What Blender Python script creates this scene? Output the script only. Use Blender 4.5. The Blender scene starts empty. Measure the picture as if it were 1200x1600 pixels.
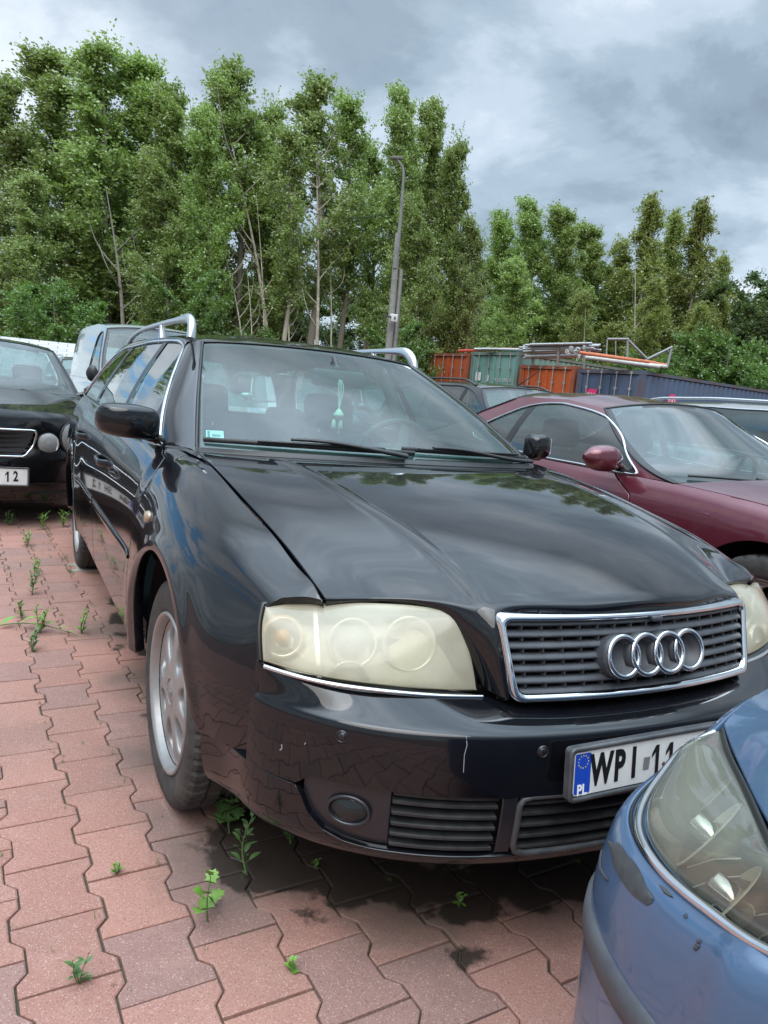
import bpy, bmesh, math, random
import numpy as np
from mathutils import Vector, Matrix
random.seed(7); rng = np.random.default_rng(7)
SC = bpy.context.scene
COL = SC.collection
R_ = math.radians

# ------------------------------------------------------------ camera
cam_d = bpy.data.cameras.new('camera'); cam = bpy.data.objects.new('camera', cam_d); COL.objects.link(cam)
CAM = np.array([-1.2868, -1.9996, 1.1694]); YAW, PITCH, ROLL, FPX = R_(27.655), R_(-8.5985), R_(5.167), 1163.8
_cy, _sy = math.cos(YAW), math.sin(YAW)
_f = np.array([_sy*math.cos(PITCH), _cy*math.cos(PITCH), math.sin(PITCH)])
_r = np.array([_cy, -_sy, 0.0]); _u = np.cross(_r, _f)
_r, _u = _r*math.cos(ROLL)+_u*math.sin(ROLL), -_r*math.sin(ROLL)+_u*math.cos(ROLL)
M = Matrix(((_r[0], _u[0], -_f[0], CAM[0]), (_r[1], _u[1], -_f[1], CAM[1]), (_r[2], _u[2], -_f[2], CAM[2]), (0, 0, 0, 1)))
cam.matrix_world = M
cam_d.sensor_fit = 'VERTICAL'; cam_d.sensor_height = 24.0; cam_d.sensor_width = 18.0
cam_d.lens = FPX/1600*24.0
cam_d.clip_start = 0.02; cam_d.clip_end = 5000
SC.camera = cam
SC.render.resolution_x = 768; SC.render.resolution_y = 1024

# ------------------------------------------------------------ world + sun
SUN_EL, SUN_AZ = R_(50), R_(215)        # azimuth clockwise from +Y
w = bpy.data.worlds.new('World'); SC.world = w; w.use_nodes = True
nt = w.node_tree; nt.nodes.clear()
def _n(t, **k):
    n = nt.nodes.new(t)
    for a, b in k.items(): setattr(n, a, b)
    return n
L_ = nt.links.new
sky = _n('ShaderNodeTexSky', sky_type='NISHITA', sun_disc=False, sun_elevation=SUN_EL, sun_rotation=SUN_AZ)
tc = _n('ShaderNodeTexCoord'); sep = _n('ShaderNodeSeparateXYZ'); L_(tc.outputs['Generated'], sep.inputs[0])
def wm(op, a, b=None, c=None, clamp=False):
    n = _n('ShaderNodeMath', operation=op); n.use_clamp = clamp
    for i, v in enumerate((a, b, c)):
        if v is None: continue
        if isinstance(v, (int, float)): n.inputs[i].default_value = v
        else: L_(v, n.inputs[i])
    return n.outputs[0]
X, Y, Z = sep.outputs
zc = wm('ADD', wm('MAXIMUM', Z, 0.0), 0.22)
cx, cyy = wm('DIVIDE', X, zc), wm('DIVIDE', Y, zc)
comb = _n('ShaderNodeCombineXYZ'); L_(cx, comb.inputs[0]); L_(cyy, comb.inputs[1])
def wnoise(scale, detail, rough, off, dist=0.0):
    mp = _n('ShaderNodeMapping'); L_(comb.outputs[0], mp.inputs[0]); mp.inputs['Location'].default_value = off
    n = _n('ShaderNodeTexNoise'); L_(mp.outputs[0], n.inputs['Vector'])
    n.inputs['Scale'].default_value = scale; n.inputs['Detail'].default_value = detail
    n.inputs['Roughness'].default_value = rough; n.inputs['Distortion'].default_value = dist
    return n.outputs['Fac']
def wramp(fac, stops):
    r = _n('ShaderNodeValToRGB'); L_(fac, r.inputs[0]); e = r.color_ramp.elements
    e[0].position, e[0].color = stops[0][0], (*stops[0][1], 1); e[1].position, e[1].color = stops[-1][0], (*stops[-1][1], 1)
    for p, c in stops[1:-1]:
        q = e.new(p); q.color = (*c, 1)
    r.color_ramp.interpolation = 'EASE'
    return r.outputs[0]
n1 = wnoise(1.05, 8, 0.55, (3.1, 1.7, 0), 0.35)
n2 = wnoise(2.6, 9, 0.6, (7.3, 4.2, 0), 0.3)
den = wm('ADD', wm('MULTIPLY', n1, 0.62), wm('MULTIPLY', n2, 0.38))
CLOUD = [(0.36, (0.60, 0.66, 0.72)), (0.44, (0.43, 0.51, 0.59)), (0.50, (0.31, 0.390, 0.460)), (0.56, (0.230, 0.295, 0.355)), (0.64, (0.180, 0.228, 0.280))]
cloud = wramp(den, CLOUD)
# a blue hole in the clouds to the left of the picture (seen mirrored in the side windows)
hx, hy = wm('SUBTRACT', cx, -0.95), wm('SUBTRACT', cyy, 2.0)
hd = wm('SQRT', wm('ADD', wm('MULTIPLY', hx, hx), wm('MULTIPLY', wm('MULTIPLY', hy, hy), 0.5)))
hole = wm('MULTIPLY', wm('SUBTRACT', wm('ADD', 0.72, wm('MULTIPLY', wm('SUBTRACT', n2, 0.5), 4.0)), hd), 2.6, clamp=True)
brt = wm('MULTIPLY', wm('SUBTRACT', 1.75, hd), 0.8, clamp=True)
mixb = _n('ShaderNodeMix', data_type='RGBA'); L_(brt, mixb.inputs[0]); L_(cloud, mixb.inputs[6])
bright = wramp(den, [(0.40, (0.74, 0.79, 0.84)), (0.60, (0.38, 0.45, 0.53))]); L_(bright, mixb.inputs[7])
skm = _n('ShaderNodeMix', data_type='RGBA', blend_type='MULTIPLY'); skm.inputs[0].default_value = 1
L_(sky.outputs[0], skm.inputs[6]); skm.inputs[7].default_value = (0.10*7.5, 0.135*7.5, 0.19*7.5, 1)
mixh = _n('ShaderNodeMix', data_type='RGBA'); L_(hole, mixh.inputs[0]); L_(mixb.outputs[2], mixh.inputs[6])
mixh.inputs[7].default_value = (0.16, 0.42, 0.78, 1)
# CIE-overcast style brightening towards the zenith
zen = wm('MULTIPLY', wm('SUBTRACT', Z, 0.62), 3.6, clamp=True)
gain = wm('ADD', 0.80, wm('MULTIPLY', zen, 5.2))
vm = _n('ShaderNodeVectorMath', operation='SCALE'); L_(mixh.outputs[2], vm.inputs[0]); L_(gain, vm.inputs['Scale'])
ns = _n('ShaderNodeVectorMath', operation='SCALE'); L_(sky.outputs[0], ns.inputs[0]); ns.inputs['Scale'].default_value = 0.012
va = _n('ShaderNodeVectorMath', operation='ADD'); L_(vm.outputs[0], va.inputs[0]); L_(ns.outputs[0], va.inputs[1])
bg = _n('ShaderNodeBackground'); L_(va.outputs[0], bg.inputs[0]); bg.inputs[1].default_value = 1.0
wo = _n('ShaderNodeOutputWorld'); L_(bg.outputs[0], wo.inputs[0])

sl = bpy.data.lights.new('sun', 'SUN'); sun = bpy.data.objects.new('sun', sl); COL.objects.link(sun)
sl.energy = 1.1; sl.angle = R_(45); sl.color = (1.0, 0.96, 0.9)
sd = Vector((math.sin(SUN_AZ)*math.cos(SUN_EL), math.cos(SUN_AZ)*math.cos(SUN_EL), math.sin(SUN_EL)))
sun.rotation_euler = sd.to_track_quat('Z', 'Y').to_euler()
SC.view_settings.view_transform = 'Standard'; SC.view_settings.look = 'None'
SC.view_settings.exposure = 0.75; SC.view_settings.gamma = 1.0
try:
    SC.cycles.max_bounces = 10; SC.cycles.transparent_max_bounces = 24; SC.cycles.caustics_reflective = False; SC.cycles.caustics_refractive = False
    SC.cycles.use_denoising = True; SC.cycles.sample_clamp_indirect = 6.0
except Exception: pass

# ------------------------------------------------------------ materials
MATS = {}
def mat(name, col=(0.5, 0.5, 0.5), rough=0.5, metal=0.0, coat=0.0, coat_rough=0.03, noise=None, bump=None, spec=0.5, sheen=0, emit=None, sub=0, island=None):
    """noise=(scale, colour2, amount) mottles colour; bump=(scale, strength, distance); island=amount of per-piece value change"""
    if name in MATS: return MATS[name]
    m = bpy.data.materials.new(name); m.use_nodes = True; t = m.node_tree; b = t.nodes['Principled BSDF']
    b.inputs['Base Color'].default_value = (*col, 1); b.inputs['Roughness'].default_value = rough
    b.inputs['Metallic'].default_value = metal; b.inputs['Coat Weight'].default_value = coat
    b.inputs['Coat Roughness'].default_value = coat_rough; b.inputs['Specular IOR Level'].default_value = spec
    if emit: b.inputs['Emission Color'].default_value = (*emit, 1); b.inputs['Emission Strength'].default_value = 1
    co = None
    if noise or bump:
        co = t.nodes.new('ShaderNodeTexCoord').outputs['Object']
    src = None
    if noise:
        n = t.nodes.new('ShaderNodeTexNoise'); t.links.new(co, n.inputs['Vector']); n.inputs['Scale'].default_value = noise[0]; n.inputs['Detail'].default_value = 6; n.inputs['Roughness'].default_value = 0.65
        r = t.nodes.new('ShaderNodeMapRange'); t.links.new(n.outputs['Fac'], r.inputs[0]); r.inputs[1].default_value = 0.38; r.inputs[2].default_value = 0.68; r.inputs[4].default_value = noise[2]
        mx = t.nodes.new('ShaderNodeMix'); mx.data_type = 'RGBA'; t.links.new(r.outputs[0], mx.inputs[0])
        mx.inputs[6].default_value = (*col, 1); mx.inputs[7].default_value = (*noise[1], 1); src = mx.outputs[2]
        rr = t.nodes.new('ShaderNodeMapRange'); t.links.new(n.outputs['Fac'], rr.inputs[0]); rr.inputs[3].default_value = max(0.0, rough*0.8); rr.inputs[4].default_value = min(1, rough*1.25)
        t.links.new(rr.outputs[0], b.inputs['Roughness'])
    if island:
        g = t.nodes.new('ShaderNodeNewGeometry'); h = t.nodes.new('ShaderNodeHueSaturation')
        r = t.nodes.new('ShaderNodeMapRange'); t.links.new(g.outputs['Random Per Island'], r.inputs[0]); r.inputs[3].default_value = 1-island; r.inputs[4].default_value = 1+island
        t.links.new(r.outputs[0], h.inputs['Value'])
        if src is not None: t.links.new(src, h.inputs['Color'])
        else: h.inputs['Color'].default_value = (*col, 1)
        src = h.outputs[0]
    if src is not None: t.links.new(src, b.inputs['Base Color'])
    if bump:
        n = t.nodes.new('ShaderNodeTexNoise'); t.links.new(co, n.inputs['Vector']); n.inputs['Scale'].default_value = bump[0]; n.inputs['Detail'].default_value = 5
        bp = t.nodes.new('ShaderNodeBump'); t.links.new(n.outputs['Fac'], bp.inputs['Height']); bp.inputs['Strength'].default_value = bump[1]; bp.inputs['Distance'].default_value = bump[2]
        t.links.new(bp.outputs[0], b.inputs['Normal'])
    MATS[name] = m; return m

def paint(name, col, metal=0.3, rough=0.35, dust=0.04, dustcol=(0.35, 0.33, 0.30), spec=0.4):
    """lacquered car paint with a fine uneven film of dust"""
    if name in MATS: return MATS[name]
    m = bpy.data.materials.new(name); m.use_nodes = True; t = m.node_tree; b = t.nodes['Principled BSDF']
    co = t.nodes.new('ShaderNodeTexCoord').outputs['Object']
    n = t.nodes.new('ShaderNodeTexNoise'); t.links.new(co, n.inputs['Vector']); n.inputs['Scale'].default_value = 7; n.inputs['Detail'].default_value = 9; n.inputs['Roughness'].default_value = 0.75
    r = t.nodes.new('ShaderNodeMapRange'); t.links.new(n.outputs['Fac'], r.inputs[0]); r.inputs[1].default_value = 0.35; r.inputs[2].default_value = 0.75; r.inputs[4].default_value = dust*2
    mx = t.nodes.new('ShaderNodeMix'); mx.data_type = 'RGBA'; t.links.new(r.outputs[0], mx.inputs[0]); mx.inputs[6].default_value = (*col, 1); mx.inputs[7].default_value = (*dustcol, 1)
    t.links.new(mx.outputs[2], b.inputs['Base Color']); b.inputs['Metallic'].default_value = metal; b.inputs['Roughness'].default_value = rough
    b.inputs['Specular IOR Level'].default_value = spec
    b.inputs['Coat Weight'].default_value = 1.0; b.inputs['Coat IOR'].default_value = 1.52
    rr = t.nodes.new('ShaderNodeMapRange'); t.links.new(n.outputs['Fac'], rr.inputs[0]); rr.inputs[3].default_value = 0.015; rr.inputs[4].default_value = 0.06
    t.links.new(rr.outputs[0], b.inputs['Coat Roughness'])
    MATS[name] = m; return m

def two_sided_ior(t, fr, ior):
    g = t.nodes.new('ShaderNodeNewGeometry'); r = t.nodes.new('ShaderNodeMapRange'); t.links.new(g.outputs['Backfacing'], r.inputs[0])
    r.inputs[3].default_value = ior; r.inputs[4].default_value = 1/ior; t.links.new(r.outputs[0], fr.inputs[0])
def glass(name, tint=(0.72, 0.86, 0.82), refl=1.0, haze=0.0, hazecol=(0.7, 0.8, 0.78), rough=0.0, ior=1.5):
    """thin pane: tinted see-through + Fresnel mirror + optional diffuse haze"""
    if name in MATS: return MATS[name]
    m = bpy.data.materials.new(name); m.use_nodes = True; t = m.node_tree; t.nodes.clear()
    tr = t.nodes.new('ShaderNodeBsdfTransparent'); tr.inputs[0].default_value = (*tint, 1)
    gl = t.nodes.new('ShaderNodeBsdfGlossy'); gl.inputs['Roughness'].default_value = rough
    fr = t.nodes.new('ShaderNodeFresnel'); two_sided_ior(t, fr, ior)
    ml = t.nodes.new('ShaderNodeMath'); ml.operation = 'MULTIPLY'; ml.use_clamp = True; t.links.new(fr.outputs[0], ml.inputs[0]); ml.inputs[1].default_value = refl
    last = tr.outputs[0]
    if haze > 0:
        df = t.nodes.new('ShaderNodeBsdfDiffuse'); df.inputs[0].default_value = (*hazecol, 1)
        co = t.nodes.new('ShaderNodeTexCoord').outputs['Object']
        n = t.nodes.new('ShaderNodeTexNoise'); t.links.new(co, n.inputs['Vector']); n.inputs['Scale'].default_value = 5; n.inputs['Detail'].default_value = 8
        r = t.nodes.new('ShaderNodeMapRange'); t.links.new(n.outputs['Fac'], r.inputs[0]); r.inputs[3].default_value = haze*0.6; r.inputs[4].default_value = min(1, haze*1.4)
        mh = t.nodes.new('ShaderNodeMixShader'); t.links.new(r.outputs[0], mh.inputs[0]); t.links.new(last, mh.inputs[1]); t.links.new(df.outputs[0], mh.inputs[2]); last = mh.outputs[0]
    mx = t.nodes.new('ShaderNodeMixShader'); t.links.new(ml.outputs[0], mx.inputs[0]); t.links.new(last, mx.inputs[1]); t.links.new(gl.outputs[0], mx.inputs[2])
    o = t.nodes.new('ShaderNodeOutputMaterial'); t.links.new(mx.outputs[0], o.inputs[0])
    MATS[name] = m; return m

# ------------------------------------------------------------ object helpers
def tag(o, label=None, cat=None, group=None, kind=None):
    for k, v in (('label', label), ('category', cat), ('group', group), ('kind', kind)):
        if v: o[k] = v
    return o
def empty(name, loc=(0, 0, 0), rz=0.0, label=None, cat=None, group=None):
    o = bpy.data.objects.new(name, None); COL.objects.link(o); o.location = loc; o.rotation_euler = (0, 0, rz)
    o.empty_display_size = 0.1
    return tag(o, label, cat, group)
def children(o): return [c for c in COL.objects if c.parent == o]
def copy_tree(o, parent=None):
    c = o.copy(); COL.objects.link(c)
    if parent is not None: c.parent = parent
    for ch in list(o.children): copy_tree(ch, c)
    return c
class MB:
    """collects geometry; build() links it as ONE mesh object"""
    def __init__(s): s.v = []; s.f = []; s.sm = []; s.mi = []; s.n = 0; s.cur = 0
    def add(s, V, Fc, smooth=True):
        V = np.asarray(V, float).reshape(-1, 3); o = s.n; s.v.append(V); s.n += len(V)
        for f in Fc: s.f.append(tuple(i+o for i in f)); s.sm.append(smooth); s.mi.append(s.cur)
    def grid(s, P, smooth=True, closeu=False, closev=False, flip=False):
        P = np.asarray(P, float); nu, nv = P.shape[:2]; F = []
        for i in range(nu-(0 if closeu else 1)):
            for j in range(nv-(0 if closev else 1)):
                a, b, c, d = i*nv+j, ((i+1) % nu)*nv+j, ((i+1) % nu)*nv+(j+1) % nv, i*nv+(j+1) % nv
                F.append((a, d, c, b) if flip else (a, b, c, d))
        s.add(P.reshape(-1, 3), F, smooth)
    def box(s, c, size, rot=None, bev=0.0, smooth=False):
        hx, hy, hz = [q/2 for q in size]; R = Matrix.Identity(3) if rot is None else rot
        if bev <= 0:
            V = [R @ Vector((sx*hx, sy*hy, sz*hz)) + Vector(c) for sx in (-1, 1) for sy in (-1, 1) for sz in (-1, 1)]
            s.add([tuple(v) for v in V], [(0, 1, 3, 2), (4, 6, 7, 5), (0, 4, 5, 1), (2, 3, 7, 6), (0, 2, 6, 4), (1, 5, 7, 3)], smooth)
        else:
            bm = bmesh.new(); bmesh.ops.create_cube(bm, size=1)
            for v in bm.verts: v.co = Vector((v.co.x*2*hx, v.co.y*2*hy, v.co.z*2*hz))
            bmesh.ops.bevel(bm, geom=bm.edges[:], offset=bev, segments=3, profile=0.5, affect='EDGES')
            s.bm(bm, Matrix.Translation(c) @ R.to_4x4(), True)
    def bm(s, bm, M=None, smooth=True):
        bm.verts.index_update()
        V = [tuple((M @ v.co) if M else v.co) for v in bm.verts]
        s.add(V, [tuple(v.index for v in f.verts) for f in bm.faces], smooth); bm.free()
    def tube(s, pts, r, n=8, closed=False, caps=True, flat=None, up=(0, 0, 1)):
        pts = np.asarray(pts, float); m = len(pts); rr = np.full(m, r) if np.isscalar(r) else np.asarray(r, float)
        T = np.empty_like(pts)
        for i in range(m):
            a = pts[(i-1) % m] if (closed or i > 0) else pts[i]; b = pts[(i+1) % m] if (closed or i < m-1) else pts[i]
            T[i] = (b-a)/(np.linalg.norm(b-a)+1e-12)
        upv = np.array(up, float); P = np.empty((m, n, 3)); prev = None
        for i in range(m):
            x = np.cross(T[i], upv) if prev is None else prev-T[i]*(prev@T[i])
            if np.linalg.norm(x) < 1e-6: x = np.cross(T[i], np.array([1., 0.3, 0]))
            x /= np.linalg.norm(x); prev = x; y = np.cross(T[i], x)
            for k in range(n):
                a = 2*math.pi*k/n; fx, fy = (1, 1) if flat is None else flat
                P[i, k] = pts[i]+rr[i]*(x*math.cos(a)*fx+y*math.sin(a)*fy)
        s.grid(P, True, closeu=closed, closev=True, flip=True)
        if caps and not closed:
            for i in (0, m-1):
                b0 = s.n; s.add(P[i], [tuple(range(n)) if i == 0 else tuple(range(n-1, -1, -1))], False)
    def lathe(s, prof, n=48, M=None, axis='x', smooth=True):
        """profile [(r, h)] turned round the x axis"""
        pr = np.asarray(prof, float); A = np.linspace(0, 2*math.pi, n, endpoint=False)
        P = np.empty((n, len(pr), 3)); P[:, :, 0] = pr[None, :, 1]; P[:, :, 1] = np.cos(A)[:, None]*pr[None, :, 0]; P[:, :, 2] = np.sin(A)[:, None]*pr[None, :, 0]
        if axis == 'z': P = P[:, :, [1, 2, 0]]
        if axis == 'y': P = P[:, :, [2, 0, 1]]
        if M is not None:
            Mn = np.array(M); P = P@Mn[:3, :3].T+Mn[:3, 3]
        s.grid(P, smooth, closeu=True)
    def xform(s, fn):
        s.v = [fn(V) for V in s.v]
    def build(s, name, m, parent=None, fix=False, mats=None):
        me = bpy.data.meshes.new(name); V = np.concatenate(s.v) if s.v else np.zeros((0, 3))
        me.from_pydata(V.tolist(), [], s.f); me.polygons.foreach_set('use_smooth', s.sm)
        for q in (mats or [m]): me.materials.append(q)
        if mats: me.polygons.foreach_set('material_index', s.mi)
        me.update()
        o = bpy.data.objects.new(name, me); COL.objects.link(o)
        if parent is not None: o.parent = parent
        if fix:
            bm = bmesh.new(); bm.from_mesh(me); bmesh.ops.recalc_face_normals(bm, faces=bm.faces[:]); bm.to_mesh(me); bm.free()
        return o

# ------------------------------------------------------------ surfaces
def _nat(kn):
    n = len(kn); h = np.diff(kn); A = np.zeros((n, n)); B = np.zeros((n, n)); A[0, 0] = A[-1, -1] = 1
    for i in range(1, n-1):
        A[i, i-1] = h[i-1]; A[i, i] = 2*(h[i-1]+h[i]); A[i, i+1] = h[i]
        B[i, i-1] = 6/h[i-1]; B[i, i] = -6/h[i-1]-6/h[i]; B[i, i+1] = 6/h[i]
    return np.linalg.solve(A, B)
def _natw(kn, D, t):
    """weights (N,n) so that value = W @ Y"""
    kn = np.asarray(kn, float); t = np.asarray(t, float); n = len(kn)
    i = np.clip(np.searchsorted(kn, t, side='right')-1, 0, n-2); h = kn[i+1]-kn[i]; a = (kn[i+1]-t)/h; b = (t-kn[i])/h
    W = np.zeros((len(t), n)); r = np.arange(len(t)); W[r, i] += a; W[r, i+1] += b
    W += ((a**3-a)*h*h/6)[:, None]*D[i] + ((b**3-b)*h*h/6)[:, None]*D[i+1]
    return W
def _bsw(n, t):
    """clamped uniform cubic B-spline weights, t in knots 0..n-1"""
    p = 3; m = n-p; kn = np.concatenate([[0]*p, np.linspace(0, 1, m+1), [1]*p]); x = np.clip(t/(n-1), 0, 1-1e-9)
    N = [((x >= kn[i]) & (x < kn[i+1])).astype(float) for i in range(len(kn)-1)]
    for d in range(1, p+1):
        N = [((x-kn[i])/(kn[i+d]-kn[i])*N[i] if kn[i+d] > kn[i] else 0)+((kn[i+d+1]-x)/(kn[i+d+1]-kn[i+1])*N[i+1] if kn[i+d+1] > kn[i+1] else 0) for i in range(len(kn)-1-d)]
    return np.stack([np.broadcast_to(q, x.shape) for q in N[:n]], 1)
class Surf:
    """smooth tensor surface through (int) or shaped by (bs) a grid of points"""
    def __init__(s, G, ku=None, kv=None, mode='int', post=None):
        s.G = np.asarray(G, float); s.nu, s.nv = s.G.shape[:2]; s.mode = mode; s.post = post
        s.ku = np.arange(s.nu, dtype=float) if ku is None else np.asarray(ku, float)
        s.kv = np.arange(s.nv, dtype=float) if kv is None else np.asarray(kv, float)
        if mode == 'int': s.Du, s.Dv = _nat(s.ku), _nat(s.kv)
    def __call__(s, u, v):
        u = np.asarray(u, float); v = np.asarray(v, float); sh = np.broadcast(u, v).shape
        u = np.broadcast_to(u, sh).ravel(); v = np.broadcast_to(v, sh).ravel()
        if s.mode == 'int': Wu, Wv = _natw(s.ku, s.Du, u), _natw(s.kv, s.Dv, v)
        else: Wu, Wv = _bsw(s.nu, u*(s.nu-1)/s.ku[-1]), _bsw(s.nv, v*(s.nv-1)/s.kv[-1])
        P = np.einsum('ni,nj,ijk->nk', Wu, Wv, s.G)
        if s.post is not None: P = s.post(P, u, v)
        return P.reshape(sh+(3,))
def rs(poly, n, sm=False):
    """resample a polyline to n points by length"""
    p = np.asarray(poly, float)
    if sm and len(p) > 2:
        k = np.concatenate([[0], np.cumsum(np.linalg.norm(np.diff(p, axis=0), axis=1))]); W = _natw(k, _nat(k), np.linspace(0, k[-1], 8*len(p))); p = W@p
    d = np.concatenate([[0], np.cumsum(np.linalg.norm(np.diff(p, axis=0), axis=1))]); t = np.linspace(0, d[-1], n)
    return np.stack([np.interp(t, d, p[:, k]) for k in range(p.shape[1])], 1)
def coons(B, T, Lf, Rt):
    """B,T: (nu,k); Lf,Rt: (nv,k)"""
    nu, nv = len(B), len(Lf); s = np.linspace(0, 1, nu)[:, None, None]; t = np.linspace(0, 1, nv)[None, :, None]
    return (1-t)*B[:, None]+t*T[:, None]+(1-s)*Lf[None]+s*Rt[None]-((1-s)*(1-t)*B[0]+s*(1-t)*B[-1]+(1-s)*t*T[0]+s*t*T[-1])
def rim(mb, G, depth=0.014, r=0.0025, out=None, gap=0.0015, N=None):
    """shade-smooth panel from a grid of points with rolled-in edges"""
    G = np.asarray(G, float)
    if N is None: N = np.cross(np.gradient(G, axis=0), np.gradient(G, axis=1))
    gn = np.cross(np.gradient(G, axis=0), np.gradient(G, axis=1)); same = np.sum(gn*N) > 0
    N = N/(np.linalg.norm(N, axis=2, keepdims=True)+1e-12)
    c = G.reshape(-1, 3).mean(0); nm = N.reshape(-1, 3).mean(0)
    o = np.array(out if out is not None else (0, 1.6, 0.5), float)
    flip = (nm@(c-o)) < 0
    if flip: N = -N
    nu, nv = G.shape[:2]
    loop = [(i, 0) for i in range(nu)]+[(nu-1, j) for j in range(1, nv)]+[(i, nv-1) for i in range(nu-2, -1, -1)]+[(0, j) for j in range(nv-2, 0, -1)]
    P = np.array([G[a] for a in loop]); NN = np.array([N[a] for a in loop])
    ctr_in = []
    for (i, j) in loop:
        ii = min(max(i, 1), nu-2); jj = min(max(j, 1), nv-2); ctr_in.append(G[ii, jj])
    d = P-np.array(ctr_in); d -= NN*np.sum(d*NN, 1, keepdims=True); Tg = np.roll(P, -1, 0)-np.roll(P, 1, 0)
    O = np.cross(Tg, NN); O /= np.linalg.norm(O, axis=1, keepdims=True)+1e-12; sg = np.sign(np.sum(O*d, 1)).sum(); O *= (1 if sg > 0 else -1)
    P0 = P-O*(gap+r)
    rows = [P0, P0+O*r*0.7-NN*r*0.3, P0+O*r-NN*r, P0+O*r-NN*depth]
    Gi = G.copy()
    for k, a in enumerate(loop): Gi[a] = P0[k]
    mb.grid(Gi, True, flip=(flip if same else not flip))
    Rr = np.stack(rows, 1)
    mb.grid(Rr, True, closeu=True, flip=(sg > 0) != (not (flip if same else not flip)))
    return Gi
def panel(surf, B, T, Lf, Rt, nu=40, nv=30, mirror=False, normals=False):
    """Coons region in a surface's own coordinates, lifted to 3-D"""
    G2 = coons(rs(B, nu), rs(T, nu), rs(Lf, nv), rs(Rt, nv)); G = surf(G2[..., 0], G2[..., 1])
    if normals:
        e = 2e-3; N = np.cross(surf(G2[..., 0]+e, G2[..., 1])-surf(G2[..., 0]-e, G2[..., 1]), surf(G2[..., 0], G2[..., 1]+e)-surf(G2[..., 0], G2[..., 1]-e))
        if mirror: N = N*np.array([-1, 1, 1])
    if mirror: G = G*np.array([-1, 1, 1])
    return (G, N) if normals else G
def quad(surf, u0, u1, v0, v1, nu, nv, mirror=False):
    G = surf(*np.meshgrid(np.linspace(u0, u1, nu), np.linspace(v0, v1, nv), indexing='ij'))
    return G*np.array([-1, 1, 1]) if mirror else G
def spl(pts, n, closed=False):
    """smooth curve through points"""
    p = np.asarray(pts, float)
    if closed:
        m = len(p); p = np.concatenate([p[-3:], p, p[:4]]); k = np.concatenate([[0], np.cumsum(np.linalg.norm(np.diff(p, axis=0), axis=1)+1e-9)])
        W = _natw(k, _nat(k), np.linspace(k[3], k[3+m], n, endpoint=False)); return W@p
    k = np.concatenate([[0], np.cumsum(np.linalg.norm(np.diff(p, axis=0), axis=1)+1e-9)]); return _natw(k, _nat(k), np.linspace(0, k[-1], n))@p
def text_mesh(txt, size, extrude=0.0006, width=1.0, bold=0.0, shear=0.0):
    """text as mesh data (verts, faces) centred on the origin in XY"""
    c = bpy.data.curves.new('t', 'FONT'); c.body = txt; c.size = size; c.align_x = 'CENTER'; c.align_y = 'CENTER'; c.extrude = extrude; c.offset = bold; c.resolution_u = 3; c.shear = shear
    o = bpy.data.objects.new('t', c); COL.objects.link(o); dg = bpy.context.evaluated_depsgraph_get(); dg.update(); me = bpy.data.meshes.new_from_object(o.evaluated_get(dg))
    V = np.array([v.co[:] for v in me.vertices]) if len(me.vertices) else np.zeros((0, 3)); F = [tuple(p.vertices) for p in me.polygons]
    bpy.data.objects.remove(o); bpy.data.curves.remove(c); bpy.data.meshes.remove(me); V[:, 0] *= width
    return V, F
# ------------------------------------------------------------ shared car parts
M_BLACK = mat('black_plastic', (0.018, 0.018, 0.019), 0.45, noise=(30, (0.05, 0.05, 0.048), 0.5))
M_TRIMGREY = mat('grey_plastic', (0.045, 0.048, 0.052), 0.42, noise=(25, (0.10, 0.10, 0.10), 0.6))
M_RUB = mat('rubber', (0.022, 0.021, 0.020), 0.72, noise=(14, (0.075, 0.068, 0.06), 0.8), bump=(160, 0.25, 0.001))
M_SEAL = mat('window_seal', (0.008, 0.008, 0.008), 0.35)
M_CHROME = mat('chrome', (0.72, 0.74, 0.76), 0.09, 1.0, noise=(20, (0.5, 0.5, 0.5), 0.4))
M_ALU = mat('anodised_rail', (0.62, 0.64, 0.65), 0.30, 1.0)
M_RIM = mat('silver_alloy', (0.30, 0.30, 0.30), 0.42, 0.45, coat=0.25, coat_rough=0.2, noise=(18, (0.24, 0.21, 0.18), 0.6))
M_DISC = mat('brake_iron', (0.10, 0.085, 0.075), 0.5, 0.8, noise=(20, (0.16, 0.07, 0.03), 0.8))
M_DARK = mat('underbody', (0.012, 0.012, 0.012), 0.85)
M_LINER = mat('wheel_arch_liner', (0.010, 0.010, 0.010), 0.8)
M_SEAT = mat('grey_upholstery', (0.075, 0.08, 0.085), 0.85, bump=(220, 0.2, 0.001))
M_DASH = mat('dashboard', (0.055, 0.06, 0.062), 0.6)
M_HEADLIN = mat('headliner', (0.30, 0.33, 0.32), 0.9)
M_WS = glass('windscreen_glass', (0.48, 0.76, 0.70), 1.35, 0.05, (0.40, 0.58, 0.55))
M_SIDEG = glass('side_glass', (0.42, 0.56, 0.53), 1.6, 0.03, (0.5, 0.6, 0.58))
M_FARG = glass('far_car_glass', (0.38, 0.52, 0.50), 1.4, 0.07, (0.42, 0.55, 0.55))
M_LENS = glass('clear_lens', (0.95, 0.96, 0.95), 1.1, 0.30, (0.8, 0.8, 0.78))
M_REFL = mat('lamp_reflector', (0.85, 0.85, 0.83), 0.22, 0.75)
M_AMBER = mat('amber_bulb', (0.62, 0.30, 0.12), 0.4)
M_PLATE = mat('plate_white', (0.72, 0.72, 0.70), 0.4, noise=(12, (0.50, 0.49, 0.46), 0.5))
M_INK = mat('plate_ink', (0.008, 0.008, 0.008), 0.4)
M_PBLUE = mat('plate_blue', (0.01, 0.06, 0.42), 0.4)
M_PYEL = mat('plate_yellow', (0.75, 0.60, 0.05), 0.4)
M_PWHITE = mat('plate_letters', (0.85, 0.85, 0.85), 0.4)

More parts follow.
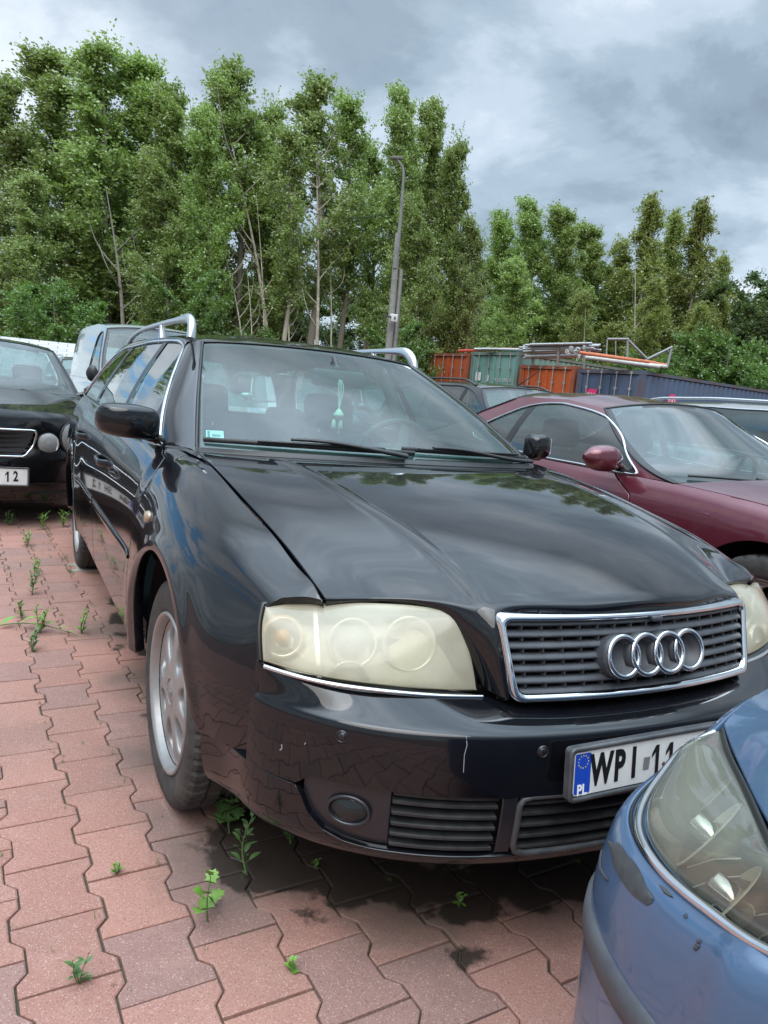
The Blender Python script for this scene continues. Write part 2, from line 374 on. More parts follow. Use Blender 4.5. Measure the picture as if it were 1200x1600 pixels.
def tyre_grid(R, w, rimr, n=216):
    hw = w/2
    prof = [(rimr, hw*0.86), (rimr+0.006, hw*0.95), (rimr+0.022, hw*0.985), (rimr+(R-rimr)*0.42, hw*1.03), (rimr+(R-rimr)*0.68, hw*1.02), (R-0.022, hw*0.985), (R-0.010, hw*0.93), (R-0.004, hw*0.84),
            (R-0.0015, hw*0.66), (R-0.001, hw*0.50), (R-0.008, hw*0.49), (R-0.008, hw*0.41), (R-0.0005, hw*0.40), (R, hw*0.12), (R-0.008, hw*0.11), (R-0.008, hw*0.03)]
    prof += [(r, -h) for r, h in prof[::-1]]
    pr = np.array(prof); A = np.linspace(0, 2*math.pi, n, endpoint=False)
    rr = np.repeat(pr[None, :, 0], n, 0); hh = np.repeat(pr[None, :, 1], n, 0)
    k = np.arange(n)
    for j in range(len(pr)):
        a = abs(pr[j, 1])/hw
        if pr[j, 0] > R-0.0235 and a > 0.55:
            m = ((k+(0 if pr[j, 1] > 0 else 2)) % 4 == 0); rr[m, j] -= 0.0065
        elif pr[j, 0] > R-0.003 and a <= 0.55:
            m = ((k+1) % 6 == 0); rr[m, j] -= 0.005
    P = np.empty((n, len(pr), 3)); P[..., 0] = hh; P[..., 1] = np.cos(A)[:, None]*rr; P[..., 2] = np.sin(A)[:, None]*rr
    return P

def rim_mesh(rimr, off, style='seven', nh=7):
    """alloy rim facing +x; off = lateral place of the face"""
    mb = MB(); R0 = rimr-0.012
    def face(r):
        t = r/R0
        return off - 0.006 + 0.012*math.cos(min(1, t)*math.pi*0.9)*0.4 - (0.010*math.exp(-((t-0.93)/0.06)**2))
    N = 40; da = 2*math.pi/nh
    if style == 'seven': rc, ra, rb, rin = 0.66*R0, 0.245*R0, 0.19*R0, 0.20*R0
    else: rc, ra, rb, rin = 0.62*R0, 0.30*R0, 0.26*R0, 0.20*R0
    for q in range(nh):
        a0 = q*da; hole = []; outer = []
        for k in range(N):
            th = 2*math.pi*k/N; c, s_ = math.cos(th), math.sin(th)
            ex = abs(c)**0.9*np.sign(c); ey = abs(s_)**0.9*np.sign(s_)
            rx = rc+ra*ex; wid = rb*(1.0+0.28*ex); hole.append((rx*math.cos(a0)-wid*ey*math.sin(a0), rx*math.sin(a0)+wid*ey*math.cos(a0), rx))
            # sector boundary in the same direction (polar box)
            sc = max(abs(c), abs(s_)); bx, by = c/sc, s_/sc
            rr = (R0+rin)/2+bx*(R0-rin)/2; aa = a0+by*da/2
            outer.append((rr*math.cos(aa), rr*math.sin(aa), rr))
        rows = []
        for t in (0.0, 0.04, 0.14, 0.45, 0.75, 1.0):
            row = []
            for h, o in zip(hole, outer):
                y = h[0]*(1-t)+o[0]*t; z = h[1]*(1-t)+o[1]*t; r = math.hypot(y, z)
                x = face(r)-(0.007*(1-t/0.14)**2 if t < 0.14 else 0)
                row.append((x, y, z))
            rows.append(row)
        back = [(face(math.hypot(h[0], h[1]))-0.034, h[0]*1.0-math.cos(a0)*0.002, h[1]*1.0-math.sin(a0)*0.002) for h in hole]
        mb.grid(np.array([back]+rows), True, closev=True)
    prof = [(rin, face(rin)), (rin*0.94, face(rin)+0.002), (0.036, face(rin)+0.001), (0.034, face(rin)-0.006), (0.001, face(rin)-0.006)]
    mb.lathe(prof[::-1], 48)
    mb.lathe([(R0, face(R0)), (rimr-0.006, off+0.002), (rimr-0.001, off+0.010), (rimr+0.006, off+0.012), (rimr+0.009, off+0.006), (rimr+0.004, off-0.004)], 72)
    return mb
def make_wheel(root, loc, R=0.316, w=0.205, rimr=0.2055, side=-1, steer=0.0, nh=7, spin=0.0, caprings=False, camber=0.0, style='seven', rim_mat=None, seg=216, ro=0.80):
    wh = empty('wheel', loc); wh.parent = root
    wh.rotation_euler = (spin, 0, (math.pi if side < 0 else 0)+steer)
    wh.rotation_mode = 'XYZ'
    mb = MB(); mb.grid(tyre_grid(R, w, rimr, seg), False, closeu=True)
    t = mb.build('tyre', M_RUB, wh); 
    me = t.data; sm = np.array([abs(np.mean([me.vertices[i].co.x for i in p.vertices])) > w*0.49*0.97 for p in me.polygons]); me.polygons.foreach_set('use_smooth', sm)
    rim_mesh(rimr, w/2*ro, style, nh).build('rim', rim_mat or M_RIM, wh, fix=True)
    mb = MB(); mb.lathe([(0.03, 0.0), (0.14, 0.0), (0.14, -0.024), (0.03, -0.024)], 48); mb.lathe([(0.001, 0.012), (0.075, 0.012), (0.08, -0.02)], 32)
    mb.box((-0.005, 0.08, 0.07), (0.07, 0.09, 0.13), Matrix.Rotation(0.8, 3, 'X'), 0.012)
    mb.build('brake_disc', M_DISC, wh)
    mb = MB(); mb.lathe([(rimr-.014, w/2*ro-.012), (rimr-.022, w/2*ro-.06), (rimr-0.02, -w*0.42), (0.05, -w*0.40), (0.001, -w*0.40)], 48); mb.build('inner_barrel', M_LINER, wh)
    mb = MB()
    for k in range(5):
        a = 2*math.pi*k/5+.3; mb.lathe([(.001, .004), (.008, .004), (.0095, -.004)], 6, Matrix.Translation((w/2*ro-.009, .056*math.cos(a), .056*math.sin(a))))
        mb.lathe([(.012, -.001), (.0135, .0005), (.015, -.003)], 12, Matrix.Translation((w/2*ro-.007, .056*math.cos(a), .056*math.sin(a))))
    mb.build('wheel_bolts', M_DISC, wh)
    mb = MB(); mb.lathe([(0.001, 0.0065), (0.026, 0.0055), (0.032, 0.001), (0.033, -0.006)], 32)
    if caprings:
        for k in range(4):
            a = np.linspace(0, 2*math.pi, 20, endpoint=False)
            mb.tube(np.stack([np.full(20, 0.0075), -0.0165+k*0.011+0.008*np.cos(a), 0.008*np.sin(a)], 1), 0.0011, 5, closed=True)
    mb.xform(lambda V: V+np.array([w/2*ro-0.006, 0, 0])); mb.build('hub_cap', M_RIM, wh)
    return wh

def arch_path(yc, ra, zc, a0, a1, n=30):
    a = np.linspace(a0, a1, n); return np.stack([yc+ra*np.cos(a), zc+ra*np.sin(a)], 1)

def seat(root, x, y, z=0.30, rear=False, w=0.50, m=None, head=True):
    m = m or M_SEAT
    mb = MB(); mb.box((x, y, z+0.08), (w, 0.52, 0.16), Matrix.Rotation(R_(8), 3, 'X'), 0.05)
    mb.box((x-w*0.42, y, z+0.12), (0.09, 0.50, 0.14), None, 0.04); mb.box((x+w*0.42, y, z+0.12), (0.09, 0.50, 0.14), None, 0.04)
    o = mb.build('seat', m, root)
    tl = Matrix.Rotation(R_(-18), 3, 'X')
    mb = MB(); c = Vector((x, y+0.30, z+0.42)); mb.box(c, (w*0.96, 0.12, 0.62), tl, 0.055)
    for s_ in (-1, 1): mb.box(c+Vector((s_*w*0.43, -0.03, -0.03)), (0.09, 0.13, 0.50), tl, 0.04)
    mb.build('seat_back', m, root)
    if head:
        mb = MB(); mb.box((x, y+0.425, z+0.83), (0.285, 0.11, 0.20), tl, 0.05)
        h = mb.build('headrest', m, root)
        mb = MB()
        for s_ in (-1, 1): mb.tube([(x+s_*0.06, y+0.39, z+0.68), (x+s_*0.06, y+0.415, z+0.78)], 0.006, 8)
        mb.build('headrest_post', M_CHROME, h)

def steering_wheel(root, c, r=0.185, tilt=25):
    mb = MB(); a = np.linspace(0, 2*math.pi, 40, endpoint=False); Rm = np.array(Matrix.Rotation(R_(-90+tilt), 3, 'X'))
    mb.tube(np.stack([r*np.cos(a), r*np.sin(a), 0*a], 1), 0.015, 8, closed=True)
    mb.box((0, 0, 0.02), (0.14, 0.12, 0.05), None, 0.02)
    for d in (0, math.pi, -math.pi/2): mb.tube([(0.05*math.cos(d), 0.05*math.sin(d), 0.01), (r*math.cos(d), r*math.sin(d), 0)], 0.012, 6)
    mb.xform(lambda V: V@Rm.T+np.array(c)); return mb.build('steering_wheel', M_DASH, root)

def digit_one(sz):
    h = sz*.36; w = .0062
    w = sz*.055; V = np.array([(-w, -h, .0006), (w, -h, .0006), (w, h, .0006), (-w, h, .0006), (-w*3.2, h*.45, .0006), (-w*3.2, h*.15, .0006), (-w, h*.55, .0006)]); return V, [(0, 1, 2, 3), (4, 5, 6, 3)]
def plate(root, txt_parts, c, ax, up, out, w=0.52, h=0.114, frame=True, name='number_plate', yellowdot=False):
    """txt_parts: [(text, x_centre_mm_from_left, size)]; ax/up/out unit vectors"""
    ax, up, out = [np.array(v, float)/np.linalg.norm(v) for v in (ax, up, out)]; c = np.array(c, float)
    def T(V): V = np.asarray(V, float); return c+V[:, :1]*ax+V[:, 1:2]*up+V[:, 2:3]*out
    def rbox(mb, cx, cy, w_, h_, z0, z1, r=0.008, n=5):
        pts = []
        for qx, qy, a0 in ((1, 1, 0), (-1, 1, 90), (-1, -1, 180), (1, -1, 270)):
            for k in range(n): a = R_(a0+90*k/(n-1)); pts.append((cx+qx*(w_/2-r)+r*math.cos(a), cy+qy*(h_/2-r)+r*math.sin(a)))
        m = len(pts); V = [(x, y, z0) for x, y in pts]+[(x, y, z1) for x, y in pts]
        F = [tuple(range(m, 2*m))]+[(i, (i+1) % m, m+(i+1) % m, m+i) for i in range(m)]; mb.add(T(V), F, False)
    mb = MB(); rbox(mb, 0, 0, w, h, 0, 0.0012); P = mb.build(name, M_PLATE, root)
    if frame:
        mb = MB(); rbox(mb, 0, 0, w+0.022, h+0.020, -0.014, -0.001, 0.01)
        ring = []
        for qx, qy, a0 in ((1, 1, 0), (-1, 1, 90), (-1, -1, 180), (1, -1, 270)):
            for k in range(4): a = R_(a0+90*k/3); ring.append(((qx*((w+.016)/2-0.008)+0.008*math.cos(a)), (qy*((h+.014)/2-0.008)+0.008*math.sin(a)), 0.0015))
        mb.tube(T(ring), 0.0055, 6, closed=True); mb.build('plate_frame', M_TRIMGREY, P)
    mb = MB(); rbox(mb, -w/2+0.022, 0, 0.040, h-0.006, 0.0012, 0.0017, 0.004); b = mb.build('country_band', M_PBLUE, P)
    mb = MB()
    for k in range(12):
        a = 2*math.pi*k/12; cx, cy = -w/2+0.022+0.0125*math.cos(a), 0.024+0.0125*math.sin(a)
        V = [(cx+(0.0021 if j % 2 else 0.0009)*math.sin(j*math.pi/5), cy-(0.0021 if j % 2 else 0.0009)*math.cos(j*math.pi/5), 0.0022) for j in range(10)]; mb.add(T(V), [tuple(range(10))], False)
    mb.build('star_ring', M_PYEL, b)
    V, F = text_mesh('PL', 0.030, 0.0003, 0.85, 0.0008); V = V+np.array([-w/2+0.0215, -0.033, 0.0022]); mb = MB(); mb.add(T(V), F, False); mb.build('country_code', M_PWHITE, b)
    mb = MB()
    for tx, mm, sz in txt_parts:
        V, F = digit_one(sz) if tx == '1' else text_mesh(tx, sz, 0.0005, 0.64, 0.0032)
        V = V+np.array([-w/2+mm/1000, 0, 0.0020]); mb.add(T(V), F, False)
    mb.build('plate_text', M_INK, P)
    return P

def loop_tube(root, name, m, surf_pts, r, n=8, closed=False, flat=None, up=(0, 0, 1)):
    mb = MB(); mb.tube(surf_pts, r, n, closed=closed, flat=flat, up=up); return mb.build(name, m, root)
# ============================================================ the black estate car (faces -Y, front axle at the origin)
M_BPAINT = paint('black_blue_paint', (0.0025, 0.0028, 0.0045), 0.0, 0.35, 0.006, spec=0.02)
M_HAZE = None
def hazy_lens():
    m = bpy.data.materials.new('yellowed_lens'); m.use_nodes = True; t = m.node_tree; t.nodes.clear()
    N = t.nodes.new; Lk = t.links.new
    co = N('ShaderNodeTexCoord').outputs['Object']
    n = N('ShaderNodeTexNoise'); Lk(co, n.inputs['Vector']); n.inputs['Scale'].default_value = 7; n.inputs['Detail'].default_value = 7
    n2 = N('ShaderNodeTexNoise'); Lk(co, n2.inputs['Vector']); n2.inputs['Scale'].default_value = 240; n2.inputs['Detail'].default_value = 2
    r = N('ShaderNodeMapRange'); Lk(n.outputs['Fac'], r.inputs[0]); r.inputs[1].default_value = 0.3; r.inputs[2].default_value = 0.7; r.inputs[3].default_value = 0.48; r.inputs[4].default_value = 0.74
    cr = N('ShaderNodeMix'); cr.data_type = 'RGBA'; Lk(n.outputs['Fac'], cr.inputs[0]); cr.inputs[6].default_value = (0.66, 0.58, 0.38, 1); cr.inputs[7].default_value = (0.74, 0.69, 0.56, 1)
    df = N('ShaderNodeBsdfDiffuse'); Lk(cr.outputs[2], df.inputs[0])
    tl = N('ShaderNodeBsdfTranslucent'); tl.inputs[0].default_value = (0.80, 0.72, 0.54, 1)
    m0 = N('ShaderNodeMixShader'); m0.inputs[0].default_value = 0.35; Lk(df.outputs[0], m0.inputs[1]); Lk(tl.outputs[0], m0.inputs[2])
    tr = N('ShaderNodeBsdfTransparent'); tr.inputs[0].default_value = (0.95, 0.92, 0.8, 1)
    m1 = N('ShaderNodeMixShader'); Lk(r.outputs[0], m1.inputs[0]); Lk(tr.outputs[0], m1.inputs[1]); Lk(m0.outputs[0], m1.inputs[2])
    gl = N('ShaderNodeBsdfGlossy'); gl.inputs['Roughness'].default_value = 0.12; bp = N('ShaderNodeBump'); Lk(n2.outputs['Fac'], bp.inputs['Height']); bp.inputs['Strength'].default_value = 0.06; bp.inputs['Distance'].default_value = 0.001; Lk(bp.outputs[0], gl.inputs['Normal'])
    fr = N('ShaderNodeFresnel'); two_sided_ior(t, fr, 1.5)
    m2 = N('ShaderNodeMixShader'); Lk(fr.outputs[0], m2.inputs[0]); Lk(m1.outputs[0], m2.inputs[1]); Lk(gl.outputs[0], m2.inputs[2])
    o = N('ShaderNodeOutputMaterial'); Lk(m2.outputs[0], o.inputs[0]); return m
M_HAZE = hazy_lens()

car = empty('estate_car', (0, 0, 0), 0, 'black estate car with yellowed headlights and four-ring chrome grille, nearest whole car in the middle', 'car')

# ---- bonnet (rows run from the windscreen to the nose)
def bon(x, rows): return rows
BC = [  # columns: list of (x,y,z) rear -> nose -> under the grille
 [(0, .20, .956), (0, -.02, .948), (0, -.28, .921), (0, -.52, .880), (0, -.70, .832), (0, -.82, .787), (0, -.846, .768), (0, -.835, .730), (0, -.835, .650), (0, -.840, .570)],
 [(.20, .22, .955), (.195, -.01, .946), (.19, -.27, .918), (.185, -.51, .876), (.185, -.69, .828), (.185, -.80, .785), (.185, -.833, .766), (.185, -.825, .730), (.185, -.825, .650), (.185, -.830, .570)],
 [(.38, .26, .953), (.365, .02, .941), (.35, -.25, .911), (.34, -.49, .868), (.335, -.66, .820), (.33, -.765, .779), (.33, -.797, .762), (.328, -.790, .722), (.325, -.785, .650), (.32, -.79, .575)],
 [(.49, .31, .950), (.470, .04, .936), (.452, -.23, .904), (.430, -.47, .860), (.412, -.63, .813), (.400, -.728, .772), (.394, -.772, .757), (.386, -.806, .716), (.374, -.830, .650), (.363, -.848, .586)],
 [(.53, .34, .948), (.508, .05, .933), (.490, -.22, .899), (.465, -.45, .855), (.445, -.61, .808), (.433, -.703, .768), (.430, -.735, .751), (.424, -.752, .712), (.404, -.776, .650), (.386, -.800, .592)],
 [(.58, .37, .947), (.565, .07, .928), (.548, -.20, .892), (.528, -.42, .846), (.508, -.575, .798), (.490, -.655, .760), (.482, -.676, .747), (.450, -.690, .705), (.420, -.715, .650), (.400, -.745, .60)],
 [(.645, .42, .945), (.64, .10, .919), (.632, -.18, .878), (.615, -.39, .832), (.597, -.535, .786), (.575, -.612, .752), (.565, -.622, .738), (.555, -.600, .700), (.54, -.60, .66), (.52, -.60, .61)],
 [(.706, .48, .944), (.712, .14, .909), (.703, -.15, .858), (.694, -.37, .815), (.687, -.51, .779), (.680, -.592, .752), (.675, -.602, .734), (.665, -.58, .700), (.65, -.56, .66), (.64, -.56, .61)],
]
BX = [0, .27, .50, .64, .72, .80, .90, 1.0]
full = [[(-p[0], p[1], p[2]) for p in c] for c in BC[:0:-1]]+BC
ku = [-b for b in BX[:0:-1]]+BX
def crease(P, u, v):
    xc = np.interp(-P[:, 1], [-.24, .05, .28, .48, .62, .72], [.515, .488, .468, .438, .415, .400]); d = np.abs(P[:, 0])-xc
    s = 1/(1+np.exp(-np.clip(-d/0.0032, -40, 40))); s2 = np.exp(-((d+0.016)/0.011)**2)
    fade = np.clip((6.2-v)/1.2, 0, 1)*np.clip(v/0.6, 0, 1); P = P.copy(); P[:, 2] += fade*(0.0060*s+0.0026*s2); return P
BON = Surf(full, ku, None, 'int', crease)
# ---- body side: rows at reference heights, stations along y; values are (|x|, z)
KV = [0.19, 0.33, 0.50, 0.60, 0.72, 0.80, 0.87, 0.93, 1.0]
SIDE = {
 -0.70: [(.665, .19), (.70, .33), (.745, .50), (.735, .60), (.70, .675), (.69, .70), (.678, .712), (.668, .722), (.660, .728)],
 -0.50: [(.800, .19), (.825, .33), (.852, .50), (.845, .60), (.812, .700), (.794, .734), (.766, .757), (.730, .771), (.695, .781)],
 -0.60: [(.73, .19), (.765, .33), (.808, .50), (.797, .60), (.775, .688), (.762, .709), (.743, .721), (.715, .730), (.688, .740)],
 -0.28: [(.862, .19), (.877, .33), (.894, .50), (.891, .60), (.871, .705), (.848, .760), (.806, .806), (.757, .832), (.704, .845)],
 0.00: [(.872, .19), (.888, .33), (.903, .50), (.904, .60), (.893, .718), (.872, .790), (.835, .846), (.782, .879), (.718, .895)],
 0.25: [(.876, .19), (.892, .33), (.906, .50), (.907, .60), (.898, .72), (.881, .80), (.850, .868), (.795, .912), (.720, .931)],
 0.45: [(.878, .19), (.894, .33), (.908, .50), (.909, .60), (.902, .72), (.887, .80), (.861, .872), (.818, .921), (.748, .944)],
 0.70: [(.878, .19), (.894, .33), (.908, .50), (.909, .60), (.903, .72), (.889, .80), (.866, .872), (.838, .918), (.796, .944)],
 1.20: [(.878, .19), (.894, .33), (.908, .50), (.910, .60), (.904, .72), (.891, .80), (.868, .876), (.842, .926), (.800, .958)],
 2.00: [(.876, .19), (.893, .33), (.907, .50), (.909, .60), (.903, .72), (.890, .80), (.868, .884), (.842, .940), (.802, .980)],
 2.76: [(.870, .19), (.888, .33), (.903, .50), (.905, .60), (.900, .72), (.888, .81), (.866, .895), (.838, .955), (.798, .998)],
 3.35: [(.850, .19), (.872, .33), (.890, .50), (.892, .60), (.886, .72), (.873, .81), (.850, .90), (.822, .965), (.782, 1.008)],
 3.70: [(.800, .19), (.826, .33), (.850, .50), (.853, .60), (.845, .72), (.832, .81), (.810, .90), (.782, .965), (.745, 1.010)],
 3.82: [(.740, .19), (.772, .33), (.800, .50), (.803, .60), (.795, .72), (.782, .81), (.760, .90), (.735, .965), (.700, 1.010)],
}
ys = sorted(SIDE)
def flare(P, u, v):
    P = P.copy()
    for yc in (0, 2.76):
        r = np.hypot(P[:, 1]-yc, P[:, 2]-.316); P[:, 0] -= .011*np.exp(-((r-.400)/.030)**2)*(P[:, 2] > .28)
        P[:, 0] -= .012*np.exp(-((r-.44)/.10)**2)*(P[:, 2] > .28)
    return P
_raw = Surf([[(-x, y, z) for x, z in SIDE[y]] for y in ys], ys, KV)
yd = np.linspace(-.70, 3.82, 114); Yg, Vg = np.meshgrid(yd, np.array(KV), indexing='ij'); D_ = _raw(Yg, Vg)
pad = 14; lead = 2*D_[:1]-D_[1:pad+1][::-1]; tail = 2*D_[-1:]-D_[-pad-1:-1][::-1]; E_ = np.concatenate([lead, D_, tail]); kk_ = np.exp(-.5*(np.arange(-10, 11)*.04/.062)**2); kk_ /= kk_.sum()
S_ = np.stack([np.apply_along_axis(lambda c: np.convolve(c, kk_, 'same'), 0, E_[..., q])[pad:-pad] for q in range(3)], -1); S_[..., 1] = D_[..., 1]
fw = np.clip((yd+.56)/.12, 0, 1)[:, None, None]; D_ = D_*(1-fw)+S_*fw
ec = spl(np.array(BC[-1][:7]), 60); ey = ec[:, 1][::-1]; tx, tz = np.interp(yd, ey, ec[::-1, 0])+.0055, np.interp(yd, ey, ec[::-1, 2])+.0012
m_ = ((yd > -.66) & (yd < .46)).astype(float)*np.clip((.50-yd)/.08, 0, 1)
dx8, dz8 = (-tx-D_[:, 8, 0])*m_, (tz-D_[:, 8, 2])*m_
for q, wq in ((8, 1.0), (7, .62), (6, .28), (5, .07)): D_[:, q, 0] += wq*dx8; D_[:, q, 2] += wq*dz8
AS = Surf(D_, yd, KV, post=flare)
RA, ZC = 0.392, 0.316
a_lo = math.asin((0.33-ZC)/RA)
f_arch = arch_path(0, RA, ZC, math.pi-.1, 0.0, 60)   # front-low -> rear (y from -RA to +RA)
f_arch[:, 0] *= 1.0
r_arch = arch_path(2.76, RA, ZC, math.pi+0.05, -0.05, 40)
seam = [(-0.575, .392), (-0.59, .45), (-0.60, .60), (-0.592, .625), (-0.565, .68), (-0.550, .72), (-0.550, .74), (-0.562, .86), (-0.612, 1.0)]
f_arch = np.array([(-.412, .388)]+[tuple(q) for q in f_arch if q[1] > .43 or q[0] > 0])
f_arch[:, 0] = np.where(f_arch[:, 0] > 0, f_arch[:, 0]*.895, f_arch[:, 0])
f_arch = np.array([(-.575, .392), (-.47, .388)]+f_arch.tolist()+[(.351, .30), (.452, .30)])
door_front = [(0.452, .30), (0.455, .45), (0.452, .57), (0.44, .70), (0.41, .80), (0.40, .85), (0.46, .93), (0.64, 1.0)]
D1 = 1.60; RDY = [(2.345, .30), (2.36, .45), (2.41, .58), (2.48, .68), (2.56, .78), (2.62, .90), (2.65, 1.0)]
def both(fn):
    for mir in (False, True): fn(mir)
def side_part(name, B, T, Lf, Rt, nu, nv, m=M_BPAINT, depth=0.016, label=None, root=car, S=None, names=None):
    out = []
    for mir in (False, True):
        G, N = panel(S or AS, B, T, Lf, Rt, nu, nv, mir, normals=True); mb = MB(); rim(mb, G, depth, out=(0, 1.6, 0.5), N=N); o = mb.build(name, m, root); out.append(o)
    return out
side_part('front_wing', f_arch, [(-0.61, 1.0), (-0.2, 1.0), (0.25, 1.0), (0.64, 1.0)], seam, door_front, 90, 60, depth=0.03)
fd = side_part('front_door', [(0.459, .30), (D1, .30)], [(0.647, 1.0), (D1, 1.0)], [(p[0]+0.006, p[1]) for p in door_front], [(D1, .30), (D1, 1.0)], 60, 40)
rd = side_part('rear_door', [(D1+.006, .30), (2.339, .30)], [(D1+.006, 1.0), (2.644, 1.0)], [(D1+.006, .30), (D1+.006, 1.0)], [(a-.006, b) for a, b in RDY], 60, 40)
qa = [(2.351, .30)]+[tuple(p) for p in r_arch if p[1] > .33][0:]
qa = [tuple(p) for p in r_arch]
side_part('rear_quarter', [(2.351, .30), (2.368, .30)]+qa[2:-1]+[(3.152, .30), (3.3, .25), (3.82, .30)], [(2.65, 1.0), (3.82, 1.0)], [(a+.003, b) for a, b in RDY[:-1]]+[(2.65, 1.0)], [(3.82, .30), (3.82, .6), (3.82, 1.0)], 90, 40, depth=0.03)
# rub strips with a bright edge, door handles, side repeaters
for mir in (False, True):
    sgn = 1 if mir else -1
    for (y0, y1) in ((0.47, 1.585), (1.615, 2.36)):
        t = np.linspace(0, 1, 30); Y0 = y0+(y1-y0)*t; dz = 0.018*np.minimum(1, np.minimum(t, 1-t)*20+0.35)
        rows = []
        for dv, ofs in ((-1, -0.002), (-0.85, 0.004), (0, 0.006), (0.85, 0.004), (1, -0.002)):
            P = AS(Y0, 0.590+dv*dz); P[:, 0] -= ofs; rows.append(P)
        G = np.array(rows)*np.array([-sgn, 1, 1]); mb = MB(); mb.grid(G, True, flip=(sgn > 0)); o = mb.build('rub_strip', M_BPAINT, car)
        P = AS(Y0, 0.590+dz*0.95); P[:, 0] -= 0.003; P = P*np.array([-sgn, 1, 1]); loop_tube(o, 'bright_edge', M_TRIMGREY, P, 0.0016, 6)
    for (yh, zh) in ((1.38, .80), (2.38, .82)):
        P = AS(np.array([yh, yh]), np.array([zh, zh]))[0]; mb = MB(); x0 = -P[0]
        pts = spl([(x0-0.012, yh-0.10, P[2]), (x0+0.022, yh-0.07, P[2]), (x0+0.028, yh, P[2]+.004), (x0+0.022, yh+0.07, P[2]+.006), (x0-0.012, yh+0.10, P[2]+.006)], 16)*np.array([sgn, 1, 1])
        mb.tube(pts, 0.012, 8, flat=(0.7, 1.3)); mb.build('door_handle', M_BPAINT, car)
    P = AS(np.array([.235]), np.array([.765]))[0]; mb = MB(); mb.lathe([(0.001, 0.012), (0.016, 0.010), (0.024, 0.004), (0.026, -0.004)], 24, Matrix.Translation((sgn*-P[0], P[1], P[2])) @ Matrix.Rotation(math.pi if sgn < 0 else 0, 4, 'Z') @ Matrix.Diagonal((1, 1, 0.75, 1))); mb.build('side_repeater', mat('smoked_lens', (0.30, 0.20, 0.12), 0.1, coat=1), car)

uu = np.unique(np.concatenate([np.linspace(-1, 1, 91), np.linspace(.58, .78, 60), -np.linspace(.58, .78, 60)])); vv = np.unique(np.concatenate([np.linspace(0, 5, 46), np.linspace(5, 9, 40)]))
U, V_ = np.meshgrid(uu, vv, indexing='ij'); G = BON(U, V_)
mb = MB(); rim(mb, G, 0.018, out=(0, 0.2, 0.3)); bonnet = mb.build('bonnet', M_BPAINT, car)

# ---- front bumper
OUT = [((0, -.975), (0, -1)), ((.22, -.962), (.13, -.99)), ((.40, -.928), (.30, -.955)), ((.55, -.870), (.46, -.89)), ((.67, -.790), (.62, -.785)), ((.755, -.702), (.78, -.625)), ((.815, -.600), (.90, -.43)), ((.839, -.500), (.965, -.26)), ((.878, -.405), (.99, -.13))]
DT = [(.10, .568), (.10, .568), (.118, .578), (.120, .594), (.088, .600), (.050, .606), (.014, .612), (.004, .62), (.0, .62)]
KS = [0, .22, .42, .60, .75, .88, 1.0, 1.12, 1.22]
rows = []
for (p, n), (dt, zt) in zip(OUT, DT):
    n = np.array(n)/np.hypot(*n); r = []
    for d, z in ((dt, zt), (dt*.52+.004+.006*(dt > .05), zt*.52+.560*.48), (min(.020, .008+dt*.14), .553), (.0045, .538), (.0005, .508), (0, .44), (.002, .375), (.010, .31), (.030, .262), (.09, .226)):
        q = np.array(p)-n*d; r.append((q[0], q[1], z))
    rows.append(r)
full = [[(-x, y, z) for x, y, z in r] for r in rows[:0:-1]]+rows; ku = [-k for k in KS[:0:-1]]+KS
KB = [0, 1, 1.8, 2.5, 3.2, 4.2, 5.4, 6.5, 7.5, 8.5]
BUM = Surf(full, ku, KB)
def bump_panel(name, B, T, Lf, Rt, nu, nv, m, depth=0.012, ofs=0.0, parent=car):
    G2 = coons(rs(B, nu), rs(T, nu), rs(Lf, nv), rs(Rt, nv)); G = BUM(G2[..., 0], G2[..., 1])
    if ofs: 
        du, dv = np.gradient(G, axis=0), np.gradient(G, axis=1); N = np.cross(du, dv); N /= np.linalg.norm(N, axis=2, keepdims=True); c = G.reshape(-1, 3).mean(0)
        if (N.reshape(-1, 3).mean(0)@(c-np.array([0, 0.6, .4]))) < 0: N = -N
        G = G+N*ofs
    mb = MB(); rim(mb, G, depth, out=(0, 0.8, 0.4)); return mb.build(name, m, parent)
def bz(u, z):
    """v at which the bumper face has height z"""
    t = np.linspace(2, 8.4, 200); P = BUM(np.full(200, u), t); return float(np.interp(-z, -P[:, 2], t))
SE = 1.02
# upper skin: everything above the lower openings
u_op, zt_o, zb_o = 0.875, 0.420, 0.286
def ugrid(us, vt, vb, nv):
    v = vt[:, None]+(vb-vt)[:, None]*np.linspace(0, 1, nv)[None]; return BUM(np.repeat(us[:, None], nv, 1), v)
def tdet(a, z): return np.array([bz(abs(q), zz) for q, zz in zip(a, z)])
SE = 1.02
us = np.unique(np.concatenate([np.linspace(-SE, SE, 131), np.linspace(.82, .90, 14), -np.linspace(.82, .90, 14)]))
zlow = np.interp(np.abs(us), [0, .835, .850, .868, .878, SE], [zt_o, zt_o, zt_o-.004, .400, .394, .3905])
G = ugrid(us, np.zeros(len(us)), tdet(us, zlow), 44); mb = MB(); rim(mb, G, .02, r=.0012, gap=.0004, out=(0, .8, .4)); bumper = mb.build('front_bumper', M_BPAINT, car)
us = np.unique(np.concatenate([np.linspace(-1.215, 1.215, 131), np.linspace(.74, .90, 24), -np.linspace(.74, .90, 24)]))
ztop = np.interp(np.abs(us), [0, .70, .76, .81, .845, .862, .878, SE, 1.215], [zb_o, zb_o, .292, .308, .336, .370, .3915, .3945, .3945])
G = ugrid(us, tdet(us, ztop), np.full(len(us), 8.5), 14); mb = MB(); rim(mb, G, .02, r=.0012, gap=.0004, out=(0, .8, .4)); mb.build('bumper_lip', M_BPAINT, car)
